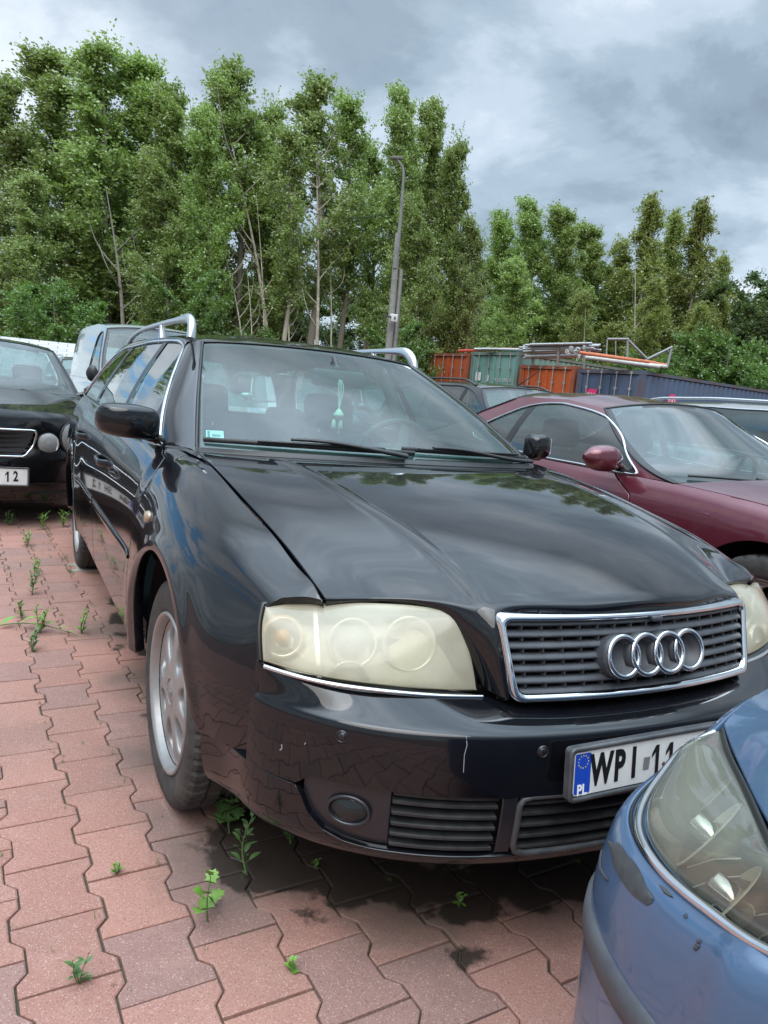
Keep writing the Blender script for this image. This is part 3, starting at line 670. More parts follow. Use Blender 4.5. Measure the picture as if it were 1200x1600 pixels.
# recessed dark insert behind the openings
def insert(u0, u1, z0, z1, ofs, m, name, nu=30, nv=10):
    return bump_panel(name, [(u, bz(abs(u), z0)) for u in np.linspace(u0, u1, 20)], [(u, bz(abs(u), z1)) for u in np.linspace(u0, u1, 20)], [(u0, bz(abs(u0), z0)), (u0, bz(abs(u0), z1))], [(u1, bz(abs(u1), z0)), (u1, bz(abs(u1), z1))], nu, nv, m, 0.004, ofs)
insert(-.93, .93, .265, .44, -0.055, M_DARK, 'bumper_carrier', 60)
M_INSERT = mat('bumper_insert', (0.014, 0.014, 0.018), 0.32, coat=0.3, coat_rough=0.2)
for s_ in (-1, 1):
    fa = insert(*(sorted((s_*.665, s_*.868))), .288, .418, -0.014, M_INSERT, 'fog_lamp_panel')
    insert(*(sorted((s_*.385, s_*.425))), .288, .418, -0.006, M_INSERT, 'grille_divider', 8)
    uc = s_*.755; P = BUM(np.array([uc]), np.array([bz(abs(uc), .360)]))[0]; Pd = BUM(np.array([uc+.01, uc-.01]), np.array([bz(abs(uc), .360)]*2)); tg = Pd[0]-Pd[1]; tg /= np.linalg.norm(tg); nn = np.cross(tg, (0, 0, 1)); nn /= np.linalg.norm(nn)
    if nn[1] > 0: nn = -nn
    Mt = Matrix(((nn[0], tg[0], 0, P[0]), (nn[1], tg[1], 0, P[1]), (nn[2], tg[2], 1, P[2]), (0, 0, 0, 1)))
    mb = MB(); mb.lathe([(0.020, -0.045), (0.036, -0.024), (0.041, -0.010)], 32, Mt @ Matrix.Diagonal((1, 1, .66, 1))); lamp = mb.build('fog_lamp', M_REFL, car)
    mb = MB(); mb.lathe([(0.001, -0.002), (0.025, -0.005), (0.040, -0.012)], 32, Mt @ Matrix.Diagonal((1, 1, .66, 1))); mb.build('lens', glass('fog_glass', (0.20, 0.16, 0.17), 1.0, 0.02), lamp)
    mb = MB(); a = np.linspace(0, 2*math.pi, 40, endpoint=False); mb.tube(np.array([np.array(Mt)[:3, 3]+nn*(-0.008)+tg*0.043*math.cos(q)+np.array([0, 0, 1])*0.029*math.sin(q) for q in a]), 0.0045, 6, closed=True); mb.build('lamp_surround', M_INSERT, lamp)
# louvre bars
def louvres(name, u0, u1, zs, ofs=-0.012, framed=False):
    mb = MB()
    for z in zs:
        u = np.linspace(u0, u1, 24); P = np.array([BUM(np.array([q]), np.array([bz(abs(q), z)]))[0] for q in u]); Q = P.copy()
        d = np.stack([-P[:, 0]*0.25, np.ones(len(u)), np.zeros(len(u))], 1); d /= np.linalg.norm(d, axis=1, keepdims=True)
        A = P+d*(-ofs-.004); G = np.stack([A+np.array([0, 0, .0025]), A+d*.003+np.array([0, 0, .004]), A+d*.035+np.array([0, 0, .012]), A+d*.035+np.array([0, 0, .004]), A+np.array([0, 0, -.0025])], 0); mb.grid(G, False, closeu=True)
    return mb.build(name, M_BLACK, car)
for s_ in (-1, 1): louvres('side_louvres', *(sorted((s_*.43, s_*.66))), [.300, .324, .348, .372, .396, .414])
cg = louvres('centre_louvres', -.375, .375, [.300, .326, .352, .378, .402])
mb = MB(); loop = [(u, .287) for u in np.linspace(-.350, .350, 30)]+[(.372, .293), (.38, .31)]+[(.38, z) for z in np.linspace(.32, .40, 6)]+[(.372, .414)]+[(u, .419) for u in np.linspace(.35, -.35, 30)]+[(-.372, .414)]+[(-.38, z) for z in np.linspace(.40, .32, 6)]+[(-.38, .31), (-.372, .293)]
mb.tube(np.array([BUM(np.array([a]), np.array([bz(abs(a), b)]))[0]+np.array([0, .006, 0]) for a, b in loop]), 0.007, 8, closed=True); mb.build('louvre_frame', M_TRIMGREY, cg)
# parking sensors
for u in (-.78, -.345, .345, .78):
    P = BUM(np.array([u, u+.01]), np.array([bz(abs(u), .516)]*2)); tg = P[1]-P[0]; tg /= np.linalg.norm(tg); nn = np.cross(tg, (0, 0, 1)); nn = -nn if nn[1] > 0 else nn
    Mt = Matrix(((nn[0], tg[0], 0, P[0][0]), (nn[1], tg[1], 0, P[0][1]), (nn[2], tg[2], 1, P[0][2]), (0, 0, 0, 1)))
    mb = MB(); mb.lathe([(0.001, 0.0025), (0.0085, 0.002), (0.009, 0.0), (0.0098, 0.0), (0.0102, 0.0022), (0.0118, 0.002), (0.0125, -0.002)], 28, Mt); mb.build('parking_sensor', M_INSERT, car)
# scratches on the paint: thin raw lines where the lacquer is gone
M_SCR = mat('bare_scratch', (0.35, 0.34, 0.36), 0.6)
def scratch(pts, r=0.0006):
    P = np.array([BUM(np.array([a]), np.array([bz(abs(a), b)]))[0] for a, b in pts]); P = P+np.array([np.array([p[0], p[1]+.3, 0])/np.hypot(p[0], p[1]+.3)*0.0004 for p in P]); mb = MB(); mb.tube(P, r, 5); mb.build('paint_scratch', M_SCR, bumper)
scratch([(-.525, .545), (-.522, .53), (-.526, .51), (-.524, .475)], .0007); scratch([(-.915, .465), (-.913, .458), (-.918, .452)], .0012); scratch([(-.86, .485), (-.862, .481)], .001)

# ---- headlights
HT = [(-.788, -.548, .719), (-.725, -.556, .724), (-.630, -.590, .731), (-.547, -.627, .735), (-.490, -.664, .739), (-.447, -.702, .741)]
HB = [(-.803, -.598, .615), (-.762, -.645, .611), (-.700, -.692, .605), (-.592, -.742, .597), (-.500, -.772, .591), (-.396, -.792, .586)]
HR = [(-.447, -.702, .741), (-.428, -.731, .726), (-.413, -.753, .692), (-.402, -.772, .645), (-.396, -.792, .586)]
HL = [(-.788, -.548, .719), (-.798, -.562, .690), (-.803, -.582, .650), (-.803, -.598, .615)]
def hl_grid(nu=50, nv=26, bulge=0.020, off=0.0):
    Bq, Tq, Lq, Rq = rs(HB, nu, True), rs(HT, nu, True), rs(HL[::-1], nv, True), rs(HR[::-1], nv, True)
    G = coons(Bq, Tq, Lq, Rq); s_, t_ = np.meshgrid(np.linspace(0, 1, nu), np.linspace(0, 1, nv), indexing='ij'); w_ = 16*s_*(1-s_)*t_*(1-t_)
    N = np.cross(np.gradient(G, axis=0), np.gradient(G, axis=1)); N /= np.linalg.norm(N, axis=2, keepdims=True)
    if N.reshape(-1, 3).mean(0)[1] > 0: N = -N
    c = G.reshape(-1, 3).mean(0); return G+N*(bulge*w_**0.6)[..., None]+N*off, N
for mir in (False, True):
    f = np.array([-1, 1, 1]) if mir else np.ones(3)
    G, N = hl_grid(); G = G*f
    c = G.reshape(-1, 3).mean(0)
    mb = MB(); rim(mb, G, 0.010, r=.003, out=(0, 0.3, .5)); lens = mb.build('headlight', M_HAZE, car)
    G2, _ = hl_grid(30, 16, 0.0, -0.055); G2 = G2*f; mb = MB(); mb.grid(G2, True); mb.build('reflector', mat('lamp_housing', (0.42, 0.42, 0.38), 0.35, 0.4), lens)
    G3, _ = hl_grid(30, 16, 0.0, -0.004); G4, _ = hl_grid(30, 16, 0.0, -0.056)
    ed = lambda Q: np.concatenate([Q[:, 0], Q[-1, 1:], Q[-2::-1, -1], Q[0, -2:0:-1]]); mb = MB(); mb.grid(np.stack([ed(G3)*f, ed(G4)*f]), True, closev=True); mb.build('lamp_housing', M_BLACK, lens)
    def bowl(a, b, r, depth, m, nm, ring=True, off=-0.048):
        g, nn = hl_grid(30, 16, 0.0, off); P = g[int(a*29), int(b*15)]*f; n_ = (nn[int(a*29), int(b*15)]+np.array([-.2, -1.2, -.1]))*f; n_ /= np.linalg.norm(n_)
        q = Vector(n_).to_track_quat('X', 'Z').to_matrix().to_4x4(); mb = MB(); mb.lathe([(0.012, -depth), (r*.6, -depth*.75), (r*.9, -depth*.2), (r, 0.006), (r*1.06, 0.004), (r*1.07, -.01)], 36, Matrix.Translation(P) @ q); o = mb.build(nm, m, lens)
        return Matrix.Translation(P) @ q
    Mx = bowl(.135, .56, .040, .03, M_REFL, 'indicator_bowl', off=-.03); mb = MB(); mb.bm((lambda b: (bmesh.ops.create_uvsphere(b, u_segments=16, v_segments=10, radius=.017), b)[1])(bmesh.new()), Mx @ Matrix.Translation((-.006, 0, 0))); mb.build('indicator_bulb', M_AMBER, lens)
    mb = MB(); mb.lathe([(0.040, .004), (.046, .006), (.046, -.02)], 30, Mx); mb.build('amber_ring', mat('amber_tint', (0.60, 0.40, 0.24), .4), lens)
    Mx = bowl(.46, .56, .050, .05, M_REFL, 'main_beam_bowl', off=-.035); mb = MB(); mb.bm((lambda b: (bmesh.ops.create_uvsphere(b, u_segments=20, v_segments=12, radius=.034), b)[1])(bmesh.new()), Mx @ Matrix.Translation((-.012, 0, 0))); mb.build('projector_lens', mat('projector_glass', (0.10, 0.11, 0.12), .05, coat=1), lens)
    bowl(.44, .10, .042, .03, M_REFL, 'fog_bowl', off=-.04); bowl(.74, .55, .056, .04, M_REFL, 'dipped_beam_bowl', off=-.038)
    # vertical divider between indicator and main unit
    g1, n1_ = hl_grid(50, 26, .020, -.006); g2, _ = hl_grid(50, 26, 0, -.05); k = 13; mb = MB(); mb.grid(np.stack([g1[k]*f, g1[k+1]*f, g2[k+1]*f, g2[k]*f]), False, closeu=True); mb.build('divider', M_REFL, lens)
    # chrome strip under the lens, dark gasket over it
    Bs = rs(HB, 40, True)*f; mb = MB(); mb.tube(Bs+np.array([0, -.017, -.004]), .006, 8, flat=(.9, .8)); mb.build('headlight_trim', M_CHROME, lens)
    Ts = np.concatenate([rs(HL[::-1], 10, True)[:-1], rs(HT, 40, True), rs(HR, 16, True)[1:]])*f
    mb = MB(); mb.tube(Ts+np.array([0, .010, .000]), .007, 6); mb.build('headlight_gasket', M_SEAL, lens)

# ---- grille
def GS(x, z):
    h = (z-.59)/(.75-.59); return np.stack([x, -(.897-.050*h)+.31*np.asarray(x)**2, np.asarray(z)+0*np.asarray(x)], -1)
def trap(inset, n=10, r=.022):
    c = [(-.378, .756), (.378, .756), (.357, .586), (-.357, .586)]; cx = [(c[i][0]-np.sign(c[i][0])*inset, c[i][1]-(inset if c[i][1] > .67 else -inset)) for i in range(4)]; out = []
    for i in range(4):
        p0, p1, p2 = np.array(cx[i-1]), np.array(cx[i]), np.array(cx[(i+1) % 4]); a = p1+(p0-p1)/np.linalg.norm(p0-p1)*r; b = p1+(p2-p1)/np.linalg.norm(p2-p1)*r
        for t in np.linspace(0, 1, 7): out.append((1-t)**2*a+2*t*(1-t)*p1+t*t*b)
        nx = p2+(p1-p2)/np.linalg.norm(p1-p2)*r
        for t in np.linspace(0, 1, 14)[1:-1]: out.append(b*(1-t)+nx*t)
    return np.array(out)
mb = MB(); rws = []
for ins, of in ((0.000, .020), (0.0, -.004), (0.004, -.009), (.011, -.008), (.0145, -.002), (.0155, .012)):
    t = trap(ins); P = GS(t[:, 0], t[:, 1]); P[:, 1] += of; rws.append(P)
mb.grid(np.array(rws), True, closev=True); grille = mb.build('grille', M_CHROME, car)
M_GRD = mat('grille_grey', (0.040, 0.043, 0.050), 0.45, noise=(18, (0.075, 0.078, 0.085), 0.7))
mb = MB(); X_ = np.linspace(-.37, .37, 30); Z_ = np.linspace(.58, .762, 8); g = np.array([GS(X_, np.full(30, z)) for z in Z_]); g[..., 1] += .034; mb.grid(g, True); mb.build('grille_back', M_DARK, grille)
mb = MB()
for k in range(7):
    z = .601+k*.0225; hw = .345+(.018*(z-.59)/.16)
    X_ = np.linspace(-hw, hw, 50); rws = []
    for of, dz in ((.004, -.0065), (.0, -.003), (.001, .0), (.008, .0065), (.022, .0085), (.023, .005), (.008, -.001)):
        P = GS(X_, np.full(50, z)); P[:, 1] += of; P[:, 2] += dz; rws.append(P)
    mb.grid(np.array(rws), True, closeu=True)
for x in np.arange(-.322, .33, .046):
    for k in range(8):
        z = .5895+k*.0225; P = GS(np.array([x]), np.array([z]))[0]; mb.box((P[0], P[1]+.014, z), (.003, .018, .020))
mb.build('grille_lattice', M_GRD, grille)
# four rings on a dark boss
RX = [-.099, -.033, .033, .099]; ZR = .674
boss = MB(); ring = MB()
tilt = math.atan2(.052, .162)
for k, x in enumerate(RX):
    P = GS(np.array([x]), np.array([ZR]))[0]; a = np.linspace(0, 2*math.pi, 48, endpoint=False)
    ez = np.array([0, math.sin(tilt), math.cos(tilt)]); yo = -.025+(.0015 if k % 2 else 0)
    C0 = np.array([x, GS(np.array([0.]), np.array([ZR]))[0][1]+yo+.3*x*x, ZR])
    ring.tube(np.array([C0+np.array([1, 0, 0])*.0425*math.cos(q)+ez*.0425*math.sin(q) for q in a]), .0056, 10, closed=True, flat=(1, .75), up=(0, 1, 0))
    n_ = np.array([0, -math.cos(tilt), math.sin(tilt)]); rr = []
    for r_, h_ in ((.001, -.022), (.033, -.022), (.037, -.003), (.0462, -.004), (.0475, -.016), (.049, -.04)):
        rr.append([C0+np.array([1, 0, 0])*r_*math.cos(q)+ez*r_*math.sin(q)+n_*h_ for q in a])
    boss.grid(np.array(rr), True, closev=True)
boss.build('badge_boss', M_GRD, grille); ring.build('ring_badge', M_CHROME, grille)
mb = MB(); P = GS(np.array([.02]), np.array([.738]))[0]; mb.box((.02, P[1]-.004, .741), (.03, .02, .012), None, .004); mb.build('bonnet_catch', M_GRD, grille)
# dark shadow gap under the grille
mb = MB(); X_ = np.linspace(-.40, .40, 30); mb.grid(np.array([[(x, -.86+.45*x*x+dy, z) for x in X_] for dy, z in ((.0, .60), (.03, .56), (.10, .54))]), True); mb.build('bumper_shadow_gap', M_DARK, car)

# ---- number plate on the bumper
pl = plate(car, [('W', 70, .086), ('P', 118, .086), ('I', 157, .086), ('1', 222, .086), ('1', 262, .086)], (-.068, -.992, .486), (1, 0, 0), (0, .10, 1), (0, -1, .10), w=.455, h=.086)
mb = MB(); mb.box((-.2935+.190, -.9948, .482), (.016, .0012, .028)); mb.build('grey_patch', mat('grey_sticker', (.22, .22, .22), .6), pl)
mb = MB(); mb.lathe([(.001, .001), (.0045, 0)], 12, Matrix.Translation((-.2935+.240, -.9952, .4740)) @ Matrix.Rotation(R_(-90), 4, 'Z')); mb.build('plate_screw', mat('rust', (.18, .05, .02), .7), pl)

# ---- greenhouse
WSB = [(-.700, .500, .942), (-.60, .412, .948), (-.42, .325, .953), (-.2, .275, .955), (0, .262, .956), (.2, .275, .955), (.42, .325, .953), (.60, .412, .948), (.700, .500, .942)]
WST = [(-.512, 1.300, 1.338), (-.44, 1.272, 1.346), (-.30, 1.245, 1.353), (-.15, 1.228, 1.357), (0, 1.222, 1.358), (.15, 1.228, 1.357), (.30, 1.245, 1.353), (.44, 1.272, 1.346), (.512, 1.300, 1.338)]
mid = [((a[0]+b[0])/2*1.012, (a[1]+b[1])/2-.010, (a[2]+b[2])/2+.016) for a, b in zip(WSB, WST)]
WS = Surf([[a, m_, b] for a, m_, b in zip(WSB, mid, WST)])
def wsg(s0, s1, t0, t1, nu, nv, off=0.0):
    G = WS(*np.meshgrid(np.linspace(8*s0, 8*s1, nu), np.linspace(2*t0, 2*t1, nv), indexing='ij'))
    if off:
        N = np.cross(np.gradient(G, axis=0), np.gradient(G, axis=1)); N /= np.linalg.norm(N, axis=2, keepdims=True); N *= np.sign(N[..., 2:3]); G = G+N*off
    return G
mb = MB(); mb.grid(wsg(.012, .988, .01, .99, 50, 24)); ws = mb.build('windscreen', M_WS, car)
mb = MB()  # black ceramic edge band
ring_o = wsg(.0, 1, .0, 1, 60, 30, -.003); ring_i = wsg(.020, .980, .055, .965, 60, 30, -.002)
ed = lambda Q: np.concatenate([Q[:, 0], Q[-1, 1:], Q[-2::-1, -1], Q[0, -2:0:-1]])
mb.grid(np.stack([ed(ring_o), ed(ring_i)]), True, closev=True); mb.build('glass_edge_band', M_SEAL, ws)
mb = MB(); e = ed(wsg(-.004, 1.004, -.01, 1.006, 60, 30, .001)); mb.tube(e, .0055, 6, closed=True); mb.build('windscreen_seal', M_SEAL, ws)
# roof
RY = [1.245, 1.33, 1.6, 2.0, 2.6, 3.1, 3.45, 3.62]; RZ = [1.362, 1.378, 1.410, 1.428, 1.428, 1.405, 1.368, 1.332]; RE = [1.338, 1.348, 1.361, 1.368, 1.366, 1.340, 1.300, 1.262]; RX_ = [.515, .532, .572, .590, .592, .582, .567, .552]
rg = []
for y, zc_, ze, xe in zip(RY, RZ, RE, RX_):
    row = [(f_*xe, y+(.060*(f_**2) if y < 1.3 else .03*f_**2 if y < 1.4 else 0), zc_-(zc_-ze)*(abs(f_)**3.0)) for f_ in (-1, -.93, -.8, -.5, -.2, 0, .2, .5, .8, .93, 1)]; rg.append(row)
RF = Surf(rg, RY); G = RF(*np.meshgrid(np.linspace(1.245, 3.62, 60), np.linspace(0, 10, 60), indexing='ij')); mb = MB(); rim(mb, G, .01, out=(0, 2, .6)); roof = mb.build('roof', M_BPAINT, car)
mb = MB(); G = RF(*np.meshgrid(np.linspace(1.29, 3.5, 20), np.linspace(.6, 9.4, 20), indexing='ij')); G[..., 2] -= .035; mb.grid(G); mb.build('headliner', M_HEADLIN, car)
# A pillars (inner row at the windscreen, outer row at the window chrome)
PI_ = [(-.708, .497, .942), (-.647, .755, 1.076), (-.583, 1.020, 1.214), (-.520, 1.303, 1.342)]
PM = [(-.74, .54, .956), (-.672, .80, 1.085), (-.615, 1.03, 1.215), (-.555, 1.30, 1.345)]
# side window frame surface SG(y-param, 0..1)
def top_y(y): return np.interp(y, [.56, 1.3, 2.0, 2.8, 3.35, 3.8], [1.325, 1.350, 1.356, 1.348, 1.315, 1.24])
def SG(y, w_):
    y = np.asarray(y, float); w_ = np.asarray(w_, float); b = AS(y, np.full_like(y, 1.0)); xt = -np.interp(y, [.5, 1.35, 1.7, 2.1, 3.3, 3.8], [.575, .552, .585, .606, .600, .57]); zt = top_y(y)
    x = b[..., 0]*(1-w_)+xt*w_ - .016*np.sin(np.pi*w_); return np.stack([x, y, b[..., 2]*(1-w_)+zt*w_], -1)
# DLO outline in (y, w): front slant, top curve, rear slant
dlo_front = [(.66, 0), (.82, .26), (1.02, .52), (1.25, .80), (1.34, .90)]
dlo_top = [(1.34, .90), (1.44, .965), (1.60, .99), (2.0, .985), (2.8, .97), (3.10, .94), (3.22, .88)]
dlo_rear = [(3.58, 0), (3.50, .3), (3.38, .62), (3.22, .88)]
outline = [(y, 0) for y in np.linspace(3.58, .64, 40)]+rs(dlo_front, 20, True)[1:].tolist()+rs(dlo_top, 40, True)[1:].tolist()+rs(dlo_rear[::-1], 16, True)[1:-1].tolist()
outline = np.array(outline)
def yw_front(w_): return np.interp(w_, [0, .26, .52, .80, .90, .965, .99], [.60, .70, .82, .98, 1.06, 1.16, 1.35])
for mir in (False, True):
    f = np.array([-1, 1, 1]) if mir else np.ones(3); sg = -1 if not mir else 1
    P = SG(outline[:, 0], outline[:, 1])*f; P[:, 0] += sg*.004
    mb = MB(); mb.tube(P, .0075, 8, closed=True, flat=(.8, 1.0)); mb.build('window_chrome', M_CHROME, car)
    def wpan(name, Bt, Tp, Lf, Rt, m, off, nu=20, nv=16, parent=car):
        g2 = coons(rs(Bt, nu), rs(Tp, nu), rs(Lf, nv), rs(Rt, nv)); g = SG(g2[..., 0], g2[..., 1])*f; g[..., 0] += sg*off; mb = MB(); mb.grid(g); return mb.build(name, m, parent)
    fr = [tuple(q) for q in rs(dlo_front, 16, True)]
    B1, B1t = 1.585, 1.62
    wpan('front_side_window', [(.69, .03), (B1, .03)], [(1.37, .90), (1.45, .945), (1.56, .975), (B1t+.06, .975)], [(a+.028, max(b, .03)) for a, b in fr], [(B1, .03), (B1t+.06, .975)], M_SIDEG, -.004)
    wpan('rear_side_window', [(1.675, .03), (2.56, .03)], [(1.75, .975), (2.50, .965)], [(1.675, .03), (1.75, .975)], [(2.56, .03), (2.50, .965)], M_SIDEG, -.004)
    wpan('quarter_window', [(2.64, .03), (3.53, .03)], [(2.58, .965), (2.8, .955), (3.08, .92), (3.19, .86)], [(2.64, .03), (2.58, .965)], [(3.53, .03), (3.46, .3), (3.35, .6), (3.19, .86)], M_SIDEG, -.004)
    for (a, b_, c_, d_) in ((B1, 1.675, B1t+.06, 1.75), (2.56, 2.64, 2.50, 2.58)):
        wpan('window_pillar', [(a, 0), (b_, 0)], [(c_, .985), (d_, .985)], [(a, 0), (c_, .985)], [(b_, 0), (d_, .985)], M_SEAL, .0005, 4, 12)
    # black mirror triangle
    wpan('mirror_base', [(.67, .0), (.88, .0)], [(.93, .42), (.94, .44)], [(.67, 0), (.82, .26), (.93, .42)], [(.88, 0), (.94, .44)], M_BLACK, .004, 8, 10)
    # seal strips just inside the chrome
    oi = outline.copy(); c0 = np.array([2.1, .5]); mb = MB(); Pi = SG(outline[:, 0]+(c0[0]-outline[:, 0])*.012, outline[:, 1]+(c0[1]-outline[:, 1])*.055)*f
    mb.grid(np.stack([P-np.array([sg*.004, 0, 0]), Pi]), True, closev=True); mb.build('window_rubber', M_SEAL, car)
    # body-coloured band between chrome and roof, with the A pillar
    To = outline[39:39+60+16]
    tp = rs(dlo_top, 50, True); lo = SG(tp[:, 0], tp[:, 1]); yy = np.clip(tp[:, 0], 1.245, 3.62); hi = RF(yy, np.zeros(50))
    hi[:, 1] = np.maximum(hi[:, 1], 1.31)
    m2 = (lo+hi)/2+np.array([-.012, 0, .008]); g = np.stack([lo, lo*.6+m2*.4+np.array([-.001, 0, 0]), m2, hi*.6+m2*.4+np.array([-.001, 0, .002]), hi])*f
    mb = MB(); mb.grid(g); mb.build('roof_side_frame', M_BPAINT, car)
    dr = rs(dlo_rear, 20, True); lo = SG(dr[:, 0], dr[:, 1])
    hi = rs([(-.700, 3.82, 1.010), (-.665, 3.76, 1.10), (-.62, 3.70, 1.19), (-.562, 3.62, 1.272)], 20, True); g = np.stack([lo, lo*.5+hi*.5+np.array([-.012, .0, 0]), hi])*f; mb = MB(); mb.grid(g); mb.build('rear_pillar', M_BPAINT, car)
    lo = SG(*(rs(dlo_front, 24, True).T)); pin = rs(PI_, 24, True); pm = (lo*.45+pin*.55)+np.array([-.010, -.006, .010])
    g = np.stack([pin+np.array([0, -.001, .0]), pin*.75+pm*.25+np.array([-.002, -.004, .004]), pm, lo*.7+pm*.3+np.array([-.003, -.001, .001]), lo])*f
    mb = MB(); mb.grid(g); mb.build('front_pillar', M_BPAINT, car)
    # sill triangle closing wing, pillar foot and cowl
    g = np.array([[(-.718, .25, .930), (-.712, .47, .941), (-.708, .497, .942)], [(-.748, .45, .944), (-.748, .52, .952), (-.742, .55, .952)], [(-.796, .62, .943), (-.798, .63, .944), (-.796, .64, .945)]])*f
    mb = MB(); mb.grid(g); mb.build('pillar_foot', M_BPAINT, car)
    # door mirror
    xs = [.800, .812, .84, .88, .93, .97, .995, 1.006]; hz = [.034, .048, .055, .058, .057, .052, .040, .016]; zc2 = [1.003, 1.010, 1.015, 1.018, 1.020, 1.022, 1.024, 1.026]; hy = [.018, .04, .060, .072, .074, .064, .042, .012]
    rr = []
    for x, a_, z_, b_ in zip(xs, hz, zc2, hy):
        q = np.linspace(0, 2*math.pi, 28, endpoint=False); c_, s2 = np.cos(q), np.sin(q)
        rr.append(np.stack([np.full(28, sg*x), .66+.10*(x-.85)+b_*np.sign(c_)*np.abs(c_)**.6*np.where(c_ < 0, 1, .75), z_+a_*np.sign(s2)*np.abs(s2)**.6-.004*c_], 1))
    cs = Surf(rr, None, None); g = cs(*np.meshgrid(np.linspace(0, 7, 40), np.arange(28), indexing='ij')); mb = MB(); mb.grid(g, True, closev=True); mb.add(g[0], [tuple(range(28))]); mb.add(g[-1], [tuple(range(27, -1, -1))]); mb.xform((lambda V: (V-np.array([.79, .66, 1.0]))*np.array([.62, .9, 1.0])+np.array([.79, .68, 1.0])) if mir else (lambda V: V)); mir_o = mb.build('door_mirror', M_BPAINT, car, fix=True)
    mb = MB(); mb.tube(spl([(sg*.762, .70, .945), (sg*.785, .69, .955), (sg*.82, .678, .968), (sg*.87, .67, .972)], 14), [.030]*5+[.028]*4+[.024]*5, 12, flat=(1.1, .62)); mb.build('mirror_arm', M_BLACK, mir_o)
    mb = MB(); mb.add([(sg*.825, .714, .975), (sg*.985, .730, .985), (sg*.985, .730, 1.055), (sg*.825, .714, 1.052)], [(0, 1, 2, 3)]); mb.build('mirror_glass', M_REFL, mir_o)
    # roof rail
    pts = spl([(sg*.594, 1.165, 1.342), (sg*.588, 1.180, 1.385), (sg*.583, 1.225, 1.418), (sg*.580, 1.32, 1.432), (sg*.580, 1.6, 1.436), (sg*.584, 2.1, 1.434), (sg*.584, 2.5, 1.426), (sg*.582, 2.75, 1.408), (sg*.580, 2.92, 1.378), (sg*.580, 3.0, 1.345)], 70)
    rad = np.interp(np.arange(70), [0, 4, 10, 16, 60, 69], [.021, .020, .015, .0112, .0098, .014])
    mb = MB(); pts = pts+np.array([0, .24 if mir else 0, -.008 if mir else 0]); mb.tube(pts, rad, 12, flat=(.9, 1.25)); rail = mb.build('roof_rail', M_ALU, car)
    mb = MB()
    for yy_ in (1.85,): mb.tube([(sg*.582, yy_, 1.34), (sg*.584, yy_+.02, 1.430)], [.022, .013], 10)
    mb.build('rail_foot', M_ALU, rail)
# tailgate and rear bumper (closed rear end)
g = np.array([[(f_*x, y+dy*(abs(f_)**3), z) for f_ in (-1, -.8, -.4, 0, .4, .8, 1)] for x, y, z, dy in ((.56, 3.68, 1.335, -.06), (.62, 3.78, 1.19, -.06), (.68, 3.86, 1.04, -.05), (.71, 3.90, .95, -.07), (.76, 3.93, .75, -.10), (.79, 3.93, .60, -.11), (.80, 3.99, .55, -.17), (.79, 3.99, .40, -.17), (.75, 3.92, .22, -.15))])
mb = MB(); mb.grid(Surf(g)(*np.meshgrid(np.linspace(0, 8, 40), np.linspace(0, 6, 30), indexing='ij'))[14:]); mb.build('tailgate', M_BPAINT, car)
mb = MB(); mb.grid(Surf(g)(*np.meshgrid(np.linspace(.1, 2.4, 12), np.linspace(.5, 5.5, 20), indexing='ij'))); mb.build('rear_window', M_SIDEG, car)
# wipers and cowl
cow = MB(); P0 = np.array(WSB)+np.array([0, .01, .012]); P1 = np.array([(x, (.20+.56*x*x), .930) for x in np.linspace(-.70, .70, 9)]); P1[:, 1] -= .015
cow.grid(np.array([rs(P0, 40, True), rs((P0+P1)/2+np.array([0, 0, -.020]), 40, True), rs(P1+np.array([0, .0, -.01]), 40, True)])); cow.build('windscreen_cowl', M_BLACK, car)
def ws_pt(x, t, off): # point on windscreen by x and height fraction
    g = WS(np.linspace(0, 8, 81), np.full(81, 2*t)); i = np.interp(x, g[:, 0], np.arange(81)); p = WS(np.array([i/10]), np.array([2*t]))[0]; return p+np.array([0, -.35, .6])/np.linalg.norm([.35, .6])*off
for (xs_, xe_, t0, t1, xp) in ((-.675, .02, .060, .050, -.30), (-.02, .70, .075, .055, .22)):
    L1 = [ws_pt(x, t0+(t1-t0)*k, .012) for k, x in zip(np.linspace(0, 1, 20), np.linspace(xs_, xe_, 20))]; mb = MB(); mb.tube(L1, .0065, 6, flat=(.7, 1.5)); wp = mb.build('wiper', M_BLACK, car)
    L2 = [ws_pt(x, t, o_) for x, t, o_ in ((xe_-.05 if xs_ < -.3 else xe_-.02, .015, .02), (xp+.15, .03, .03), (xp-.02, .055, .036), (xp-.12, .065, .03))]; mb = MB(); mb.tube(spl(L2, 20), np.linspace(.015, .009, 20), 8, flat=(1, .6)); mb.build('wiper_arm', M_BLACK, wp)
    L3 = [ws_pt(x, t0+(t1-t0)*.5-.004, .024) for x in np.linspace(xs_+.15 if xs_ < -.3 else xs_+.06, xe_-.12, 12)]; mb = MB(); mb.tube(L3, .0075, 6, flat=(1, .6)); mb.build('wiper_spine', M_BLACK, wp)

